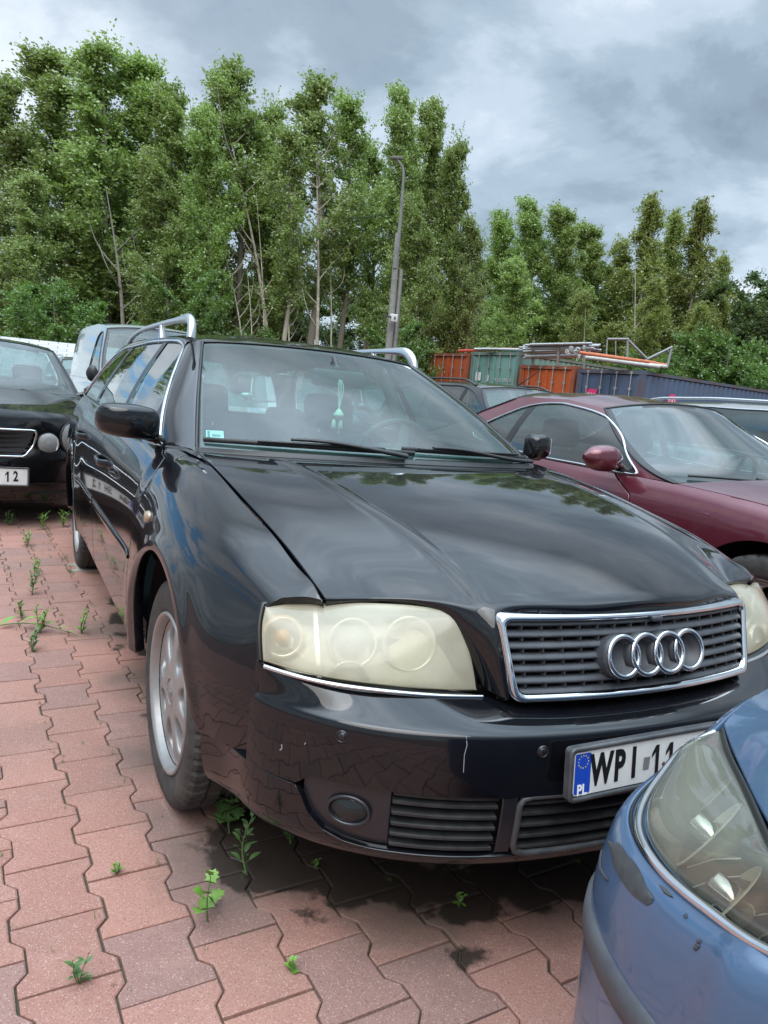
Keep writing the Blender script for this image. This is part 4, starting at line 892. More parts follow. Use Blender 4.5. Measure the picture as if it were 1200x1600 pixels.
# ---- inside
mb = MB()
for sg in (-1, 1):
    G = quad(AS, .62, 3.6, .40, 1.0, 30, 10, sg > 0); G[..., 0] *= .945; mb.grid(G)
mb.build('door_lining', M_DASH, car)
mb = MB(); mb.box((0, 2.0, .28), (1.62, 3.4, .04)); mb.build('cabin_floor', M_DARK, car)
g = np.array([[(x, y, z+dz*(1-(x/.72)**2)) for x in np.linspace(-.74, .74, 20)] for y, z, dz in ((.50, .915, .0), (.60, .935, .01), (.72, .950, .02), (.85, .945, .02), (.95, .89, .02), (.98, .75, 0), (1.0, .50, 0))]); mb = MB(); mb.grid(g); mb.build('dashboard', M_DASH, car)
steering_wheel(car, (.36, 1.13, .90), .188, 22)
for x in (-.36, .36): seat(car, x, 1.50, .24)
seat(car, 0, 2.28, .27, True, 1.25, head=False)
for x in (-.38, .38):
    mb = MB(); mb.box((x, 2.72, .98), (.25, .09, .15), Matrix.Rotation(R_(-18), 3, 'X'), .04); mb.build('headrest', M_SEAT, car)
for sg in (-1, 1):
    mb = MB(); mb.tube([(sg*.72, 1.66, .60), (sg*.705, 1.66, 1.0), (sg*.575, 1.70, 1.30)], .04, 8, flat=(.4, 1.0)); mb.build('inner_pillar', M_HEADLIN, car)
    mb = MB(); mb.grid(np.array([[np.array(p)*np.array([-sg, 1, 1])+np.array([-sg*.012, o_, -.018]) for p in PI_] for o_ in (.01, .06, .11)])); mb.build('inner_pillar', M_HEADLIN, car)
mb = MB(); mb.box((0.02, 1.03, 1.238), (.25, .035, .072), Matrix.Rotation(R_(-8), 3, 'X'), .015); mb.tube([(0.02, 1.10, 1.33), (0.02, 1.05, 1.28)], .012, 8); rvm = mb.build('rear_view_mirror', M_DASH, car)
# paper sticker in the lower corner of the screen
g = WS(*np.meshgrid(np.linspace(.30, .82, 8), np.linspace(.155, .30, 6), indexing='ij')); g[..., 1] += .005; g[..., 2] -= .003
mb = MB(); mb.grid(g); stk = mb.build('windscreen_sticker', mat('sticker_paper', (.70, .82, .84), .5), ws)
g = WS(*np.meshgrid(np.linspace(.34, .42, 4), np.linspace(.17, .285, 4), indexing='ij')); g[..., 1] += .003; g[..., 2] -= .001; mb = MB(); mb.grid(g); mb.build('sticker_emblem', mat('sticker_teal', (.05, .20, .28), .5), stk)
mb = MB()
for k in range(9):
    u0 = .485+k*.028; g = WS(*np.meshgrid(np.linspace(u0, u0+.017, 2), np.linspace(.215, .245, 2), indexing='ij')); g[..., 1] += .003; g[..., 2] -= .001; mb.grid(g)
mb.build('sticker_print', mat('sticker_ink', (.05, .10, .10), .5), stk)
# dark boxes added as shade inside the engine bay; wheel arch liners
mb = MB(); mb.box((0, -.25, .46), (1.16, .80, .40)); mb.box((0, -.62, .40), (1.0, .25, .30)); mb.build('bay_shade_box', M_DARK, car)
for yc in (0, 2.76):
    for sg in (-1, 1):
        mb = MB(); a = np.linspace(-.02, math.pi+.05, 24); rr = [[(sg*x, yc+(RA+.035)*math.cos(q), ZC+(RA+.030)*math.sin(q)) for q in a] for x in (.50, .80, .855)]; mb.grid(np.array(rr)); mb.add(rr[0], [tuple(range(24))]); mb.build('wheel_arch_liner', M_LINER, car)
mb = MB()
for sg in (-1, 1):
    G = quad(AS, .42, 2.34, .30, 1.0, 20, 10, sg > 0); G[..., 0] *= .972; mb.grid(G)
mb.box((0, 1.4, .27), (1.5, 1.9, .03)); mb.box((0, 3.45, .25), (1.3, .7, .06)); mb.box((0, -.1, .19), (1.1, 1.1, .02)); mb.build('underbody', M_DARK, car)
for yc in (0, 2.76):
    for sg in (-1, 1):
        make_wheel(car, (sg*.768, yc, .314), .316, .205, .214, sg, R_(1.0) if yc == 0 else 0, 7, R_(9) if yc == 0 else R_(30), True, ro=.90)
# ---- the charm that dangles from the mirror is a thing of its own
ch = empty('mirror_charm', (0.02, 1.0, 1.175), 0, 'small pale ornament on white cords hanging from the inside mirror of the black estate', 'charm')
mb = MB()
for dx in (-.020, -.006, .008, .024): mb.tube(spl([(dx*.1, .02, .070), (dx*.55, 0, .03), (dx*.3, 0, -.03), (0, 0, -.075)], 10), .0018, 5)
mb.build('cord', mat('white_cord', (.75, .78, .75), .7), ch)
mb = MB(); mb.lathe([(.001, .022), (.008, .018), (.022, -.002), (.024, -.010), (.012, -.016), (.001, -.016)], 20, Matrix.Translation((0, 0, -.085)), 'z'); mb.build('bell', mat('cream_enamel', (.72, .70, .52), .35), ch)
mb = MB()
for dx in (-.020, .012): mb.lathe([(.001, .024), (.007, .018), (.013, -.016), (.001, -.018)], 12, Matrix.Translation((dx, 0, -.135)), 'z')
mb.build('tassel', mat('cream_tassel', (.62, .66, .48), .8), ch)
# ============================================================ the other cars: one builder, a spec for each
def gen_car(name, loc, rz, label, S, pm, group=None, cat='car'):
    root = empty(name, loc, rz, label, cat, group)
    W, zs, L0, L1, wb, R = S['W'], S.get('sill', .2), S['nose'], S['tail'], S['wb'], S.get('R', .315)
    prof = [(.955, 0), (.975, .19), (.995, .43), (1.0, .57), (.99, .73), (.975, .83), (.955, .90), (.930, .955), (S.get('bx', .885), 1.0)]
    kv = [p[1] for p in prof]
    yb = np.array([b[0] for b in S['belt']]); zb_ = np.array([b[1] for b in S['belt']])
    Db = _nat(yb)
    belt = lambda y: _natw(yb, Db, np.atleast_1d(np.asarray(y, float)))@zb_
    yc = L0+S.get('corner', .38); yr_ = L1-.30
    def wid(y):
        y = np.asarray(y, float); f = np.ones_like(y); n_ = np.clip((.35-y)/(.35-yc), 0, 1); f = f-.075*n_**2.2; t_ = np.clip((y-(wb+.2))/(yr_-(wb+.2)), 0, 1); return W*(f-.07*t_**2)
    sty = [yc, yc+.15, 0, .3, .6, 1.2, 1.9, wb, wb+.35, yr_] if yc+.15 < -.1 else [yc, 0, .3, .6, 1.2, 1.9, wb, wb+.35, yr_]
    g = []
    for y in sty:
        b = belt(y)[0]; w_ = float(wid(y)); g.append([(-w_*fx, y, zs+(b-zs)*fz) for fx, fz in prof])
    A = Surf(g, sty, kv)
    def az(y, z): return (z-zs)/(belt(y)[0]-zs)
    zt = lambda y: np.interp(y, [q[0] for q in S['roofz']], [q[1] for q in S['roofz']])
    xr = S.get('roofx', .62)
    def SGc(y, w_):
        y = np.asarray(y, float); w_ = np.asarray(w_, float); b = A(y, np.ones_like(y)); z1 = zt(y); tw = np.clip((z1-b[..., 2])/(S['roofz'][len(S['roofz'])//2][1]-b[..., 2]+1e-6), 0.02, 1)
        xt = b[..., 0]*(1-tw)+(-xr*W)*tw; x = b[..., 0]*(1-w_)+xt*w_-.022*tw*np.sin(np.pi*w_); return np.stack([x, y, b[..., 2]*(1-w_)+z1*w_], -1)
    ra = S.get('ra', R+.065); zc_ = R-.005; lo = zs+.07
    def Vp(y, z): return az(y, z)
    y_ws, y_wt, y_rt, y_rb = S['ws'][0], S['ws'][1], S['rw'][0], S['rw'][1]
    arch = [(y, Vp(y, z)) for y, z in arch_path(0, ra, zc_, math.pi+.02, -.02, 36)]
    archr = [(y, Vp(y, z)) for y, z in arch_path(wb, ra, zc_, math.pi+.02, -.02, 36)]
    vl = .10
    def sp(nm, B, T, Lf, Rt, nu=50, nv=30, depth=.02):
        for mir in (False, True):
            G, N = panel(A, B, T, Lf, Rt, nu, nv, mir, normals=True); mb = MB(); rim(mb, G, depth, r=.003, gap=.002, out=(0, 1.5, .5), N=N); mb.build(nm, pm, root)
    d0, d1, d2 = S['doors'][0], S['doors'][1], S['doors'][-1]
    sp('front_wing', [(yc, vl), (-ra-.01, vl)]+arch+[(ra+.01, vl), (d0+.05, vl)], [(yc, 1), (d0+.22, 1)], [(yc, vl), (yc, 1)], [(d0+.05, vl), (d0, .55), (d0+.02, .85), (d0+.22, 1)], 80, 30, .03)
    sp('front_door', [(d0+.055, vl), (d1, vl)], [(d0+.225, 1), (d1, 1)], [(d0+.055, vl), (d0+.005, .55), (d0+.025, .85), (d0+.225, 1)], [(d1, vl), (d1, 1)])
    re = [(wb-ra-.03, vl), (wb-ra-.01, .40), (wb-ra+.10, .70), (wb-ra+.22, 1)]
    if len(S['doors']) > 2: sp('rear_door', [(d1+.006, vl), (wb-ra-.036, vl)], [(d1+.006, 1), (wb-ra+.214, 1)], [(d1+.006, vl), (d1+.006, 1)], [(a-.006, b) for a, b in re]); Lq = re
    else: Lq = [(d1+.006, vl), (d1+.006, 1)]
    sp('rear_quarter', [Lq[0], (wb-ra-.01, vl)]+archr+[(wb+ra+.01, vl), (yr_, vl)], [(Lq[-1][0], 1), (yr_, 1)], Lq, [(yr_, vl), (yr_, 1)], 80, 30, .03)
    sp('side_sill', [(ra-.03, 0), (wb-ra+.03, 0)], [(ra, vl-.005), (wb-ra, vl-.005)], [(ra-.03, 0), (ra, vl-.005)], [(wb-ra+.03, 0), (wb-ra, vl-.005)], 20, 6)
    # greenhouse edges: front edge yf(w), rear edge yb(w)
    yf = lambda w_: y_ws+(y_wt-y_ws)*np.asarray(w_)**S.get('wsp', 1.0)
    ybk = lambda w_: y_rb+(y_rt-y_rb)*np.asarray(w_)**S.get('rwp', 1.0)
    ww = np.linspace(0, 1, 24); fs = np.linspace(-1, 1, 41)
    def cross(edge, sweep, crown):
        """rows across the car from left-edge points"""
        out = []
        for k, e in enumerate(edge):
            out.append([(f*abs(e[0]), e[1]-sweep[k]*(1-f*f), e[2]+crown[k]*(1-abs(f)**2.4)) for f in fs])
        return np.array(out)
    sw, cw = S.get('sweep', .20), S.get('crown', .05)
    Ef = SGc(yf(ww), ww); G = cross(Ef, sw*(1-.35*ww), .012+(cw-.012)*ww); gm = S.get('glass', M_FARG)
    Nn = np.array([0, -.5, .85]); B = 4*ww*(1-ww)*.025; G = G+(B[:, None, None]*(1-fs**2)[None, :, None])*Nn
    mb = MB(); mb.grid(G[:, 1:-1]); ws_ = mb.build('windscreen', gm, root)
    ei = lambda Q: np.concatenate([Q[:, 0], Q[-1, 1:], Q[-2::-1, -1], Q[0, -2:0:-1]])
    mb = MB(); mb.grid(np.stack([ei(G), ei(G[np.clip(np.arange(len(G)), 1, len(G)-2)][:, np.clip(np.arange(41), 1, 39)])])); mb.tube(ei(G), .008, 6, closed=True); mb.build('screen_seal', M_SEAL, ws_)
    Eb = SGc(ybk(ww), ww); Gb = cross(Eb, -.12*(1-.4*ww), .012+(cw-.012)*ww); mb = MB(); mb.grid(Gb[:, 1:-1]); rw_ = mb.build('rear_window', gm, root)
    mb = MB(); mb.tube(ei(Gb), .008, 6, closed=True); mb.build('screen_seal', M_SEAL, rw_)
    for sg_, a0, a1 in ((-1, 3, 19), (1, 19, 36)):
        mb = MB(); Q = G[1, a0:a1]*1.0; tt_ = np.linspace(0, 1, len(Q))[:, None]; Q = Q*(1-tt_*.0)+(G[3, a0:a1]-G[1, a0:a1])*(1-tt_)*.8+np.array([0, -.008, .014]); mb.tube(Q, .0075, 5); mb.tube([Q[-1]+np.array([0, -.03, -.02]), Q[len(Q)//2]+np.array([0, -.004, .008])], .011, 5); mb.build('wiper', M_BLACK, ws_)
    yy = np.linspace(0, 1, 30); ye = y_wt+(y_rt-y_wt)*yy; Er = SGc(ye, np.ones(30)); Er[:, 2] += .0; G = cross(Er, sw*.65*(1-yy)**2-.072*yy**2, np.full(30, cw)); mb = MB(); mb.grid(G); roof_ = mb.build('roof', pm, root)
    G2 = G.copy(); G2[..., 2] -= .04; mb = MB(); mb.grid(G2[2:-2, 3:-3]); mb.build('headliner', M_HEADLIN, root)
    # side frame: ring between the opening and the outer edge
    D = S['dlo']; ins = np.array(D, float)     # closed outline, first point = front bottom, going along the bottom to the rear
    lp = spl(ins, 160, True) if S.get('dlo_smooth', True) else rs(np.vstack([ins, ins[:1]]), 161)[:160]
    lp[:, 1] = np.clip(lp[:, 1], .012, .985)
    cyw = np.array([lp[:, 0].mean(), .5]); outp = []
    for q in lp:
        d = q-cyw; best = 1.0
        for s_ in np.linspace(.2, 14.0, 1400):
            p = cyw+d*s_; w1 = min(max(p[1], 0), 1)
            if p[1] <= 0 or p[1] >= 1 or p[0] <= float(yf(w1)) or p[0] >= float(ybk(w1)): best = s_; break
        p = cyw+d*best; w1 = min(max(p[1], 0), 1); p = np.array([min(max(p[0], float(yf(w1))), float(ybk(w1))), w1]); outp.append(p)
    outp = np.array(outp)
    for cw_ in ((float(yf(0)), 0), (float(yf(1)), 1), (float(ybk(0)), 0), (float(ybk(1)), 1)):
        k = np.argmin(np.linalg.norm(outp-np.array(cw_), axis=1)); outp[k] = cw_
    for mir in (False, True):
        f = np.array([-1, 1, 1]) if mir else np.ones(3); sg = 1 if mir else -1
        rows = [lp*(1-t)+outp*t for t in (0, .15, .5, .85, 1)]; g3 = np.stack([SGc(r[:, 0], r[:, 1]) for r in rows])
        mb = MB(); mb.grid(g3*f, True, closev=True); mb.build('window_frame', pm, root)
        P = SGc(lp[:, 0], lp[:, 1])*f; P[:, 0] += sg*.004
        mb = MB(); mb.tube(P, S.get('trim_r', .007), 6, closed=True, flat=(.8, 1)); mb.build('window_trim', S.get('trim', M_CHROME), root)
        # glass: a fan from centre line, inset 4 mm
        top_l = lp; nseg = 30
        ymn, ymx = lp[:, 0].min()+.01, lp[:, 0].max()-.01; ysx = np.linspace(ymn, ymx, nseg); lo_, hi_ = [], []
        for y in ysx:
            cr = []
            for a, b in zip(lp, np.roll(lp, -1, 0)):
                if (a[0]-y)*(b[0]-y) <= 0 and a[0] != b[0]: cr.append(a[1]+(b[1]-a[1])*(y-a[0])/(b[0]-a[0]))
            cr = cr or [.5]; lo_.append(min(cr)); hi_.append(max(cr))
        cuts = [ymn]+S.get('posts', [])+[ymx]
        for c0, c1 in zip(cuts[:-1], cuts[1:]):
            yg = np.linspace(c0+(.03 if c0 != ymn else 0), c1-(.03 if c1 != ymx else 0), 16); l_ = np.interp(yg, ysx, lo_); h_ = np.interp(yg, ysx, hi_)
            tt = np.linspace(0, 1, 12)[:, None]; g4 = SGc(np.broadcast_to(yg, (12, 16)), l_[None]*(1-tt)+h_[None]*tt)*f; g4[..., 0] -= sg*.004; mb = MB(); mb.grid(g4); mb.build('side_window', S.get('sglass', gm), root)
        for c0 in S.get('posts', []):
            yg = np.linspace(c0-.034, c0+.034, 4); l_ = np.interp(yg, ysx, lo_); h_ = np.interp(yg, ysx, hi_); tt = np.linspace(0, 1, 12)[:, None]; g4 = SGc(np.broadcast_to(yg, (12, 4)), l_[None]*(1-tt)+h_[None]*tt)*f; g4[..., 0] -= sg*.001; mb = MB(); mb.grid(g4); mb.build('window_post', M_SEAL, root)
    # bonnet, nose, boot, tail
    if S.get('front', True):
        yy = np.linspace(0, 1, 24); ye = y_ws-.02+(yc-y_ws+.02)*yy; Eh = A(ye, np.ones(24)); ns = -(L0-yc)
        hc = S.get('hood_crown', .06)
        G = cross(Eh, sw*(1-yy)**2+ns*yy**2, hc*(1-.35*yy)); mb = MB(); rim(mb, G, .015, out=(0, .3, .2)); mb.build('bonnet', pm, root)
        fz = [1.0, .93, .80, .66, .52, .36, .18, 0.0]; push = [0, .03, .05, .045, .085, .09, .075, .02]; rows = []
        for z_, p_ in zip(fz, push):
            e = A(np.array([yc]), np.array([z_]))[0]; c_ = hc*.65 if z_ == 1.0 else hc*.55*max(0, z_-.8)/.2
            rows.append([(f*abs(e[0]), e[1]-(ns+p_)*(1-abs(f)**2.8)-p_*.0, e[2]+c_*(1-abs(f)**2.4)) for f in fs])
        FA = Surf(rows, None, None); G = FA(*np.meshgrid(np.linspace(0, 7, 40), np.arange(41), indexing='ij')); mb = MB(); mb.grid(G); fa = mb.build('front_bumper', pm, root)
    yy = np.linspace(0, 1, 16); ye = y_rb+.02+(yr_-y_rb-.02)*yy; Et = A(ye, np.ones(16)); G = cross(Et, -(.12*(1-yy)+(L1-yr_)*yy), .035*np.ones(16)); mb = MB(); mb.grid(G); mb.build('boot_lid', pm, root)
    rows = []
    for z_, p_ in zip([1.0, .9, .75, .6, .5, .3, .12, 0], [0, .02, .03, .03, .07, .08, .06, 0]):
        e = A(np.array([yr_]), np.array([z_]))[0]; rows.append([(f*abs(e[0]), e[1]+(L1-yr_+p_)*(1-abs(f)**3), e[2]+(.035 if z_ == 1 else 0)*(1-abs(f)**2.4)) for f in fs])
    mb = MB(); mb.grid(rows); mb.build('tail_panel', pm, root)
    # underbody, liners, wheels, inside
    mb = MB()
    for sg in (-1, 1):
        Gq = quad(A, ra+.02, wb-ra-.02, 0, 1, 16, 8, sg > 0); Gq[..., 0] *= .965; mb.grid(Gq)
    mb.box((0, wb/2, zs+.02), (1.5, wb-.8, .04)); mb.box((0, L1-.6, zs+.08), (1.2, .8, .05)); mb.box((0, -.1, .42), (1.05, .9, .36)); mb.build('underbody', M_DARK, root)
    for yc_ in (0, wb):
        for sg in (-1, 1):
            mb = MB(); a = np.linspace(-.1, math.pi+.1, 20); rr = [[(sg*x, yc_+(ra+.03)*math.cos(q), zc_+(ra+.03)*math.sin(q)) for q in a] for x in (.48, W*.90, W*.955)]; mb.grid(np.array(rr)); mb.add(rr[0], [tuple(range(20))]); mb.build('wheel_arch_liner', M_LINER, root)
            if S.get('wheels', True): make_wheel(root, (sg*(W-.125), yc_, R), R, .20, R*.66, sg, R_(S.get('steer', 0)) if yc_ == 0 else 0, S.get('spokes', 7), .4*sg+yc_, seg=120)
    mb = MB(); db = belt(y_ws)[0]
    g = np.array([[(x*W/.9, y_ws-sw*(1-(x/.74)**2)*.8+y, db+z) for x in np.linspace(-.74, .74, 12)] for y, z in ((.06, -.02), (.2, .01), (.38, .02), (.48, -.05), (.5, -.45))]); mb.grid(g); mb.build('dashboard', M_DASH, root)
    yd = y_ws+.52; steering_wheel(root, (.36*W/.9, yd+.02, db-.02), .18, 22)
    sh = db-.72
    for x in (-.36, .36): seat(root, x, yd+.48, sh+.06)
    if S.get('rear_seat', True): seat(root, 0, yd+1.28, sh+.08, True, 1.15, head=False)
    mb = MB(); tp = SGc(np.array([y_wt]), np.array([1.0]))[0]; mb.box((0, y_wt-sw*.5-.06, tp[2]+cw-.10), (.22, .03, .055), None, .012); mb.build('rear_view_mirror', M_DASH, root)
    # door mirrors
    my, mz = S.get('mirror', (y_ws+.12, db+.07))
    for sg in (-1, 1):
        mb = MB(); xb = abs(SGc(np.array([my]), np.array([.05]))[0][0]); q = np.linspace(0, 2*math.pi, 20, endpoint=False); rr = []
        ln = S.get('mirror_len', .20); mh = S.get('mirror_h', .060)
        for t_, h_, d_ in zip(np.linspace(0, 1, 8), (.45, .8, 1, 1.03, 1, .9, .68, .2), (.5, .8, 1, 1.05, 1, .9, .65, .2)):
            rr.append(np.stack([np.full(20, sg*(xb+.035+ln*t_)), my-.02+.02*t_+.065*d_*np.sign(np.cos(q))*np.abs(np.cos(q))**.8*np.where(np.cos(q) < 0, 1.1, .6), mz+mh*h_*np.sign(np.sin(q))*np.abs(np.sin(q))**.8], 1))
        cs = Surf(rr); mb.grid(cs(*np.meshgrid(np.linspace(0, 7, 24), np.arange(20), indexing='ij')), True, closev=True); mb.add(rr[0], [tuple(range(20))]); mb.add(rr[-1], [tuple(range(19, -1, -1))])
        mo = mb.build('door_mirror', S.get('mirror_mat', pm), root, fix=True)
        mb = MB(); mb.tube([(sg*(xb-.02), my+.02, mz-.045), (sg*(xb+.06), my+.005, mz-.02)], [.035, .028], 8, flat=(1.1, .7)); mb.build('mirror_arm', S.get('arm_mat', pm), mo)
    for sg in (-1, 1):
        for k, dy in enumerate([S['doors'][1]-.16]+([wb-ra+.02] if len(S['doors']) > 2 else [])):
            P = A(np.array([dy]), np.array([.80]))[0]; x0 = abs(P[0]); pts = spl([(x0-.012, dy-.09, P[2]), (x0+.022, dy-.06, P[2]), (x0+.026, dy, P[2]), (x0+.022, dy+.06, P[2]), (x0-.012, dy+.09, P[2])], 12)*np.array([sg, 1, 1]); mb = MB(); mb.tube(pts, .011, 6, flat=(.7, 1.3)); mb.build('door_handle', S.get('handle', pm), root)
    if S.get('rails'):
        for sg in (-1, 1):
            y0, y1, rz_ = S['rails']; P0 = SGc(np.linspace(y0, y1, 14), np.ones(14)); hz = rz_*np.minimum(1, np.minimum(np.linspace(0, 1, 14), 1-np.linspace(0, 1, 14))*9); pts = P0.copy(); pts[:, 0] = np.abs(pts[:, 0])-.03; pts[:, 2] += hz+.012; pts = spl(pts, 50)*np.array([sg, 1, 1]); mb = MB(); mb.tube(pts, .016, 8, flat=(1.1, .8)); mb.build('roof_rail', S.get('rail_mat', M_ALU), root)
    return root, A, (FA if S.get('front', True) else None), SGc

M_BREF = mat('bright_reflector', (.80, .80, .79), .28, .35)
def lamp_on(root, P, n, r, m, nm='headlight', squash=(1, 1), bowl=True):
    """round lamp with reflector, bulb and clear cover, facing n"""
    q = Vector(n).to_track_quat('X', 'Z').to_matrix().to_4x4(); Mt = Matrix.Translation(P) @ q @ Matrix.Diagonal((1, squash[0], squash[1], 1))
    mb = MB(); mb.lathe([(.010, -.055), (r*.5, -.045), (r*.85, -.018), (r*.96, -.002)], 36, Mt); o = mb.build(nm, M_BREF, root)
    mb = MB(); mb.lathe([(.001, .016), (r*.5, .013), (r*.85, .004), (r*1.0, -.008)], 36, Mt); mb.build('lens', m, o)
    mb = MB(); mb.lathe([(.001, -.01), (r*.22, -.015), (r*.28, -.04)], 20, Mt); mb.build('bulb_shield', M_CHROME, o)
    mb = MB(); mb.lathe([(r*1.0, -.03), (r*1.05, -.004), (r*1.08, -.012)], 36, Mt); mb.build('lamp_ring', M_BLACK, o)
    return o

# ---- red coupe
P_RED = paint('wine_red_paint', (0.115, 0.012, 0.026), 0.45, 0.33, 0.03)
G_RED = glass('coupe_glass', (.34, .48, .46), 1.7, .06, (.40, .55, .55)); 
coupe, A_, F_, SG_ = gen_car('coupe', (2.60, .12, 0), 0, 'wine red two-door coupe with chrome-ringed side window beside the black estate', dict(
    W=.885, nose=-.98, tail=3.72, wb=2.67, belt=[(-1.0, .66), (-.6, .76), (0, .845), (.6, .875), (1.3, .88), (2.2, .905), (2.9, .93), (3.7, .90)], bx=.90,
    roofz=[(.4, .90), (1.0, 1.13), (1.35, 1.225), (1.8, 1.275), (2.2, 1.275), (2.6, 1.235), (3.1, 1.08), (3.5, .94)], roofx=.60, ws=(.60, 1.42), wsp=.95, rw=(2.35, 3.30), crown=.065, sweep=.26,
    doors=(.80, 2.16), dlo=[(.88, .02), (1.2, .02), (1.6, .02), (2.0, .03), (2.35, .06), (2.52, .16), (2.50, .34), (2.30, .66), (2.05, .88), (1.7, .93), (1.4, .90), (1.15, .74), (1.00, .42)], posts=[2.10],
    mirror=(1.00, .955), mirror_len=.235, mirror_h=.072, glass=G_RED, sglass=glass('coupe_side_glass', (.30, .42, .40), 2.0, .04, (.5, .6, .6)), hood_crown=.07, steer=8, trim_r=.008), P_RED)
# ---- black saloon on the left, twin oval lamps
P_BLK2 = paint('black_paint', (0.003, 0.003, 0.004), 0.0, 0.35, 0.010, spec=.05)
saloon, A2, F2, SG2 = gen_car('saloon_car', (-1.40, 4.80, 0), 0, 'black saloon car with twin oval headlights and a plate ending in H12', dict(
    W=.864, nose=-.80, tail=3.72, wb=2.715, belt=[(-.85, .70), (-.5, .80), (0, .875), (.6, .92), (1.3, .935), (2.2, .955), (2.9, .97), (3.7, .95)],
    roofz=[(.4, .93), (1.0, 1.21), (1.35, 1.335), (1.8, 1.375), (2.2, 1.375), (2.6, 1.335), (3.1, 1.14), (3.5, .98)], roofx=.64, ws=(.55, 1.38), rw=(2.55, 3.30), crown=.05, sweep=.22,
    doors=(.60, 1.55, 2.3), dlo=[(.75, .02), (1.5, .02), (2.3, .02), (2.62, .05), (2.68, .2), (2.5, .7), (2.3, .88), (1.8, .93), (1.45, .90), (1.2, .70), (.95, .32)], posts=[1.55, 2.35], mirror=(.70, .99), steer=0, trim=M_SEAL), P_BLK2)
def fpt(F, x, z, off=0.0):
    """point and outward normal on a nose surface at lateral x and height z"""
    t = np.linspace(0, 7, 141); f = np.full(141, 20.0)
    for _ in range(4):
        P = F(t, f); i = np.argmin(np.abs(P[:, 2]-z)); wx = abs(F(np.array([t[i]]), np.array([40.0]))[0][0]); f = np.full(141, 20+20*np.clip(x/wx, -1, 1))
    u0, v0 = t[i], f[0]; e = .05; a = F(np.array([u0+e, u0-e, u0, u0]), np.array([v0, v0, min(v0+e*4, 40), v0-e*4])); n = np.cross(a[0]-a[1], a[2]-a[3]); n /= np.linalg.norm(n); n = -n if n[1] > 0 else n
    return F(np.array([u0]), np.array([v0]))[0]+n*off, n
for sg in (-1, 1):
    P, n = fpt(F2, sg*.43, .625, .012); lamp_on(saloon, P, n, .082, M_LENS, squash=(1.0, .95))
    P, n = fpt(F2, sg*.595, .660, .014); lamp_on(saloon, P, n+np.array([sg*.10, 0, .05]), .115, M_LENS, squash=(.95, .98))
mb = MB(); tl = []
gx = np.linspace(-.30, .30, 24)
for z in (.56, .595, .63, .665, .70):
    hw = .29+.05*(z-.55)/.15; X_ = np.linspace(-hw, hw, 24); rws = []
    for dy, dz in ((-.012, -.004), (-.016, .004), (.02, .010), (.02, .0)): rws.append([(x, fpt(F2, 0, z)[0][1]+.10*(x/.35)**2*.35+dy-.006, z+dz) for x in X_])
    mb.grid(np.array(rws), False, closeu=True)
gr = mb.build('grille', M_BLACK, saloon)
y0 = fpt(F2, 0, .63)[0][1]
ring = [(-.27, .530), (.27, .530), (.325, .60), (.350, .700), (.335, .718), (-.335, .718), (-.350, .700), (-.325, .60)]
mb = MB(); mb.tube(np.array([(x, fpt(F2, 0, z)[0][1]+.035*(x/.35)**2-.016, z) for x, z in rs(ring+ring[:1], 60)[:-1]]), .008, 8, closed=True); mb.build('grille_frame', M_CHROME, gr)
mb = MB(); mb.grid(np.array([[(x*s_, fpt(F2, 0, z)[0][1]+.035*x*x*8*.35-.006, z) for x in np.linspace(-.3, .3, 12)] for z, s_ in ((.54, .8), (.60, .95), (.66, 1.05), (.715, 1.1))])); mb.build('grille_back', M_DARK, gr)
mb = MB(); yb_ = fpt(F2, 0, .63)[0][1]-.03; a = np.linspace(0, 2*math.pi, 32, endpoint=False); mb.tube(np.array([(.062*math.cos(q), yb_, .635+.062*math.sin(q)) for q in a]), .0055, 6, closed=True)
for q in (90, 210, 330): mb.tube([(0, yb_, .635), (.060*math.cos(R_(q)), yb_, .635+.060*math.sin(R_(q)))], [.008, .003], 6)
mb.build('star_emblem', M_CHROME, gr)
P, n = fpt(F2, 0, .39, .02)
plate(saloon, [('NBA', 120, .100), ('5H', 300, .100), ('1', 395, .100), ('2', 445, .100)], P+np.array([.03, -.012, 0]), (1, 0, 0), (0, 0, 1), (0, -1, 0))
mb = MB()
for sg in (-1, 1):
    g = []
    for z, r_ in ((.34, .0), (.30, .012), (.25, .0)): g.append([fpt(F2, sg*x, z, .006-r_)[0] for x in np.linspace(.32, .70, 14)])
    mb = MB(); mb.grid(np.array(g)); mb.build('lower_air_intake', M_DARK, saloon)
# ---- silver estate on the right edge, rails only half in the picture
P_SIL = paint('silver_paint', (0.30, 0.29, 0.28), 0.7, 0.35, 0.05)
P_SIL2 = paint('pale_silver_paint', (0.36, 0.40, 0.39), 0.6, 0.35, 0.05)
P_DK = paint('anthracite_paint', (0.020, 0.024, 0.028), 0.4, 0.35, 0.03)
EST = dict(W=.885, nose=-.95, tail=3.80, wb=2.75, belt=[(-1.0, .68), (-.6, .80), (0, .88), (.6, .93), (1.3, .95), (2.2, .97), (2.9, .99), (3.8, 1.0)],
    roofz=[(.4, .95), (1.0, 1.24), (1.35, 1.36), (1.8, 1.395), (2.4, 1.40), (3.0, 1.38), (3.5, 1.33), (3.8, 1.1)], roofx=.66, ws=(.50, 1.32), rw=(3.40, 3.70), crown=.045, sweep=.22,
    doors=(.62, 1.62, 2.3), dlo=[(.74, .02), (1.6, .02), (2.6, .02), (3.35, .04), (3.42, .3), (3.25, .82), (2.9, .93), (2.0, .94), (1.55, .92), (1.25, .72), (.98, .34)], posts=[1.62, 2.45], mirror=(.72, 1.0))
gen_car('estate_car', (5.35, .60, 0), 0, 'silver estate car with bright roof rails behind the wine red coupe, at the right edge', dict(EST, rails=(1.35, 3.4, .045)), P_SIL)
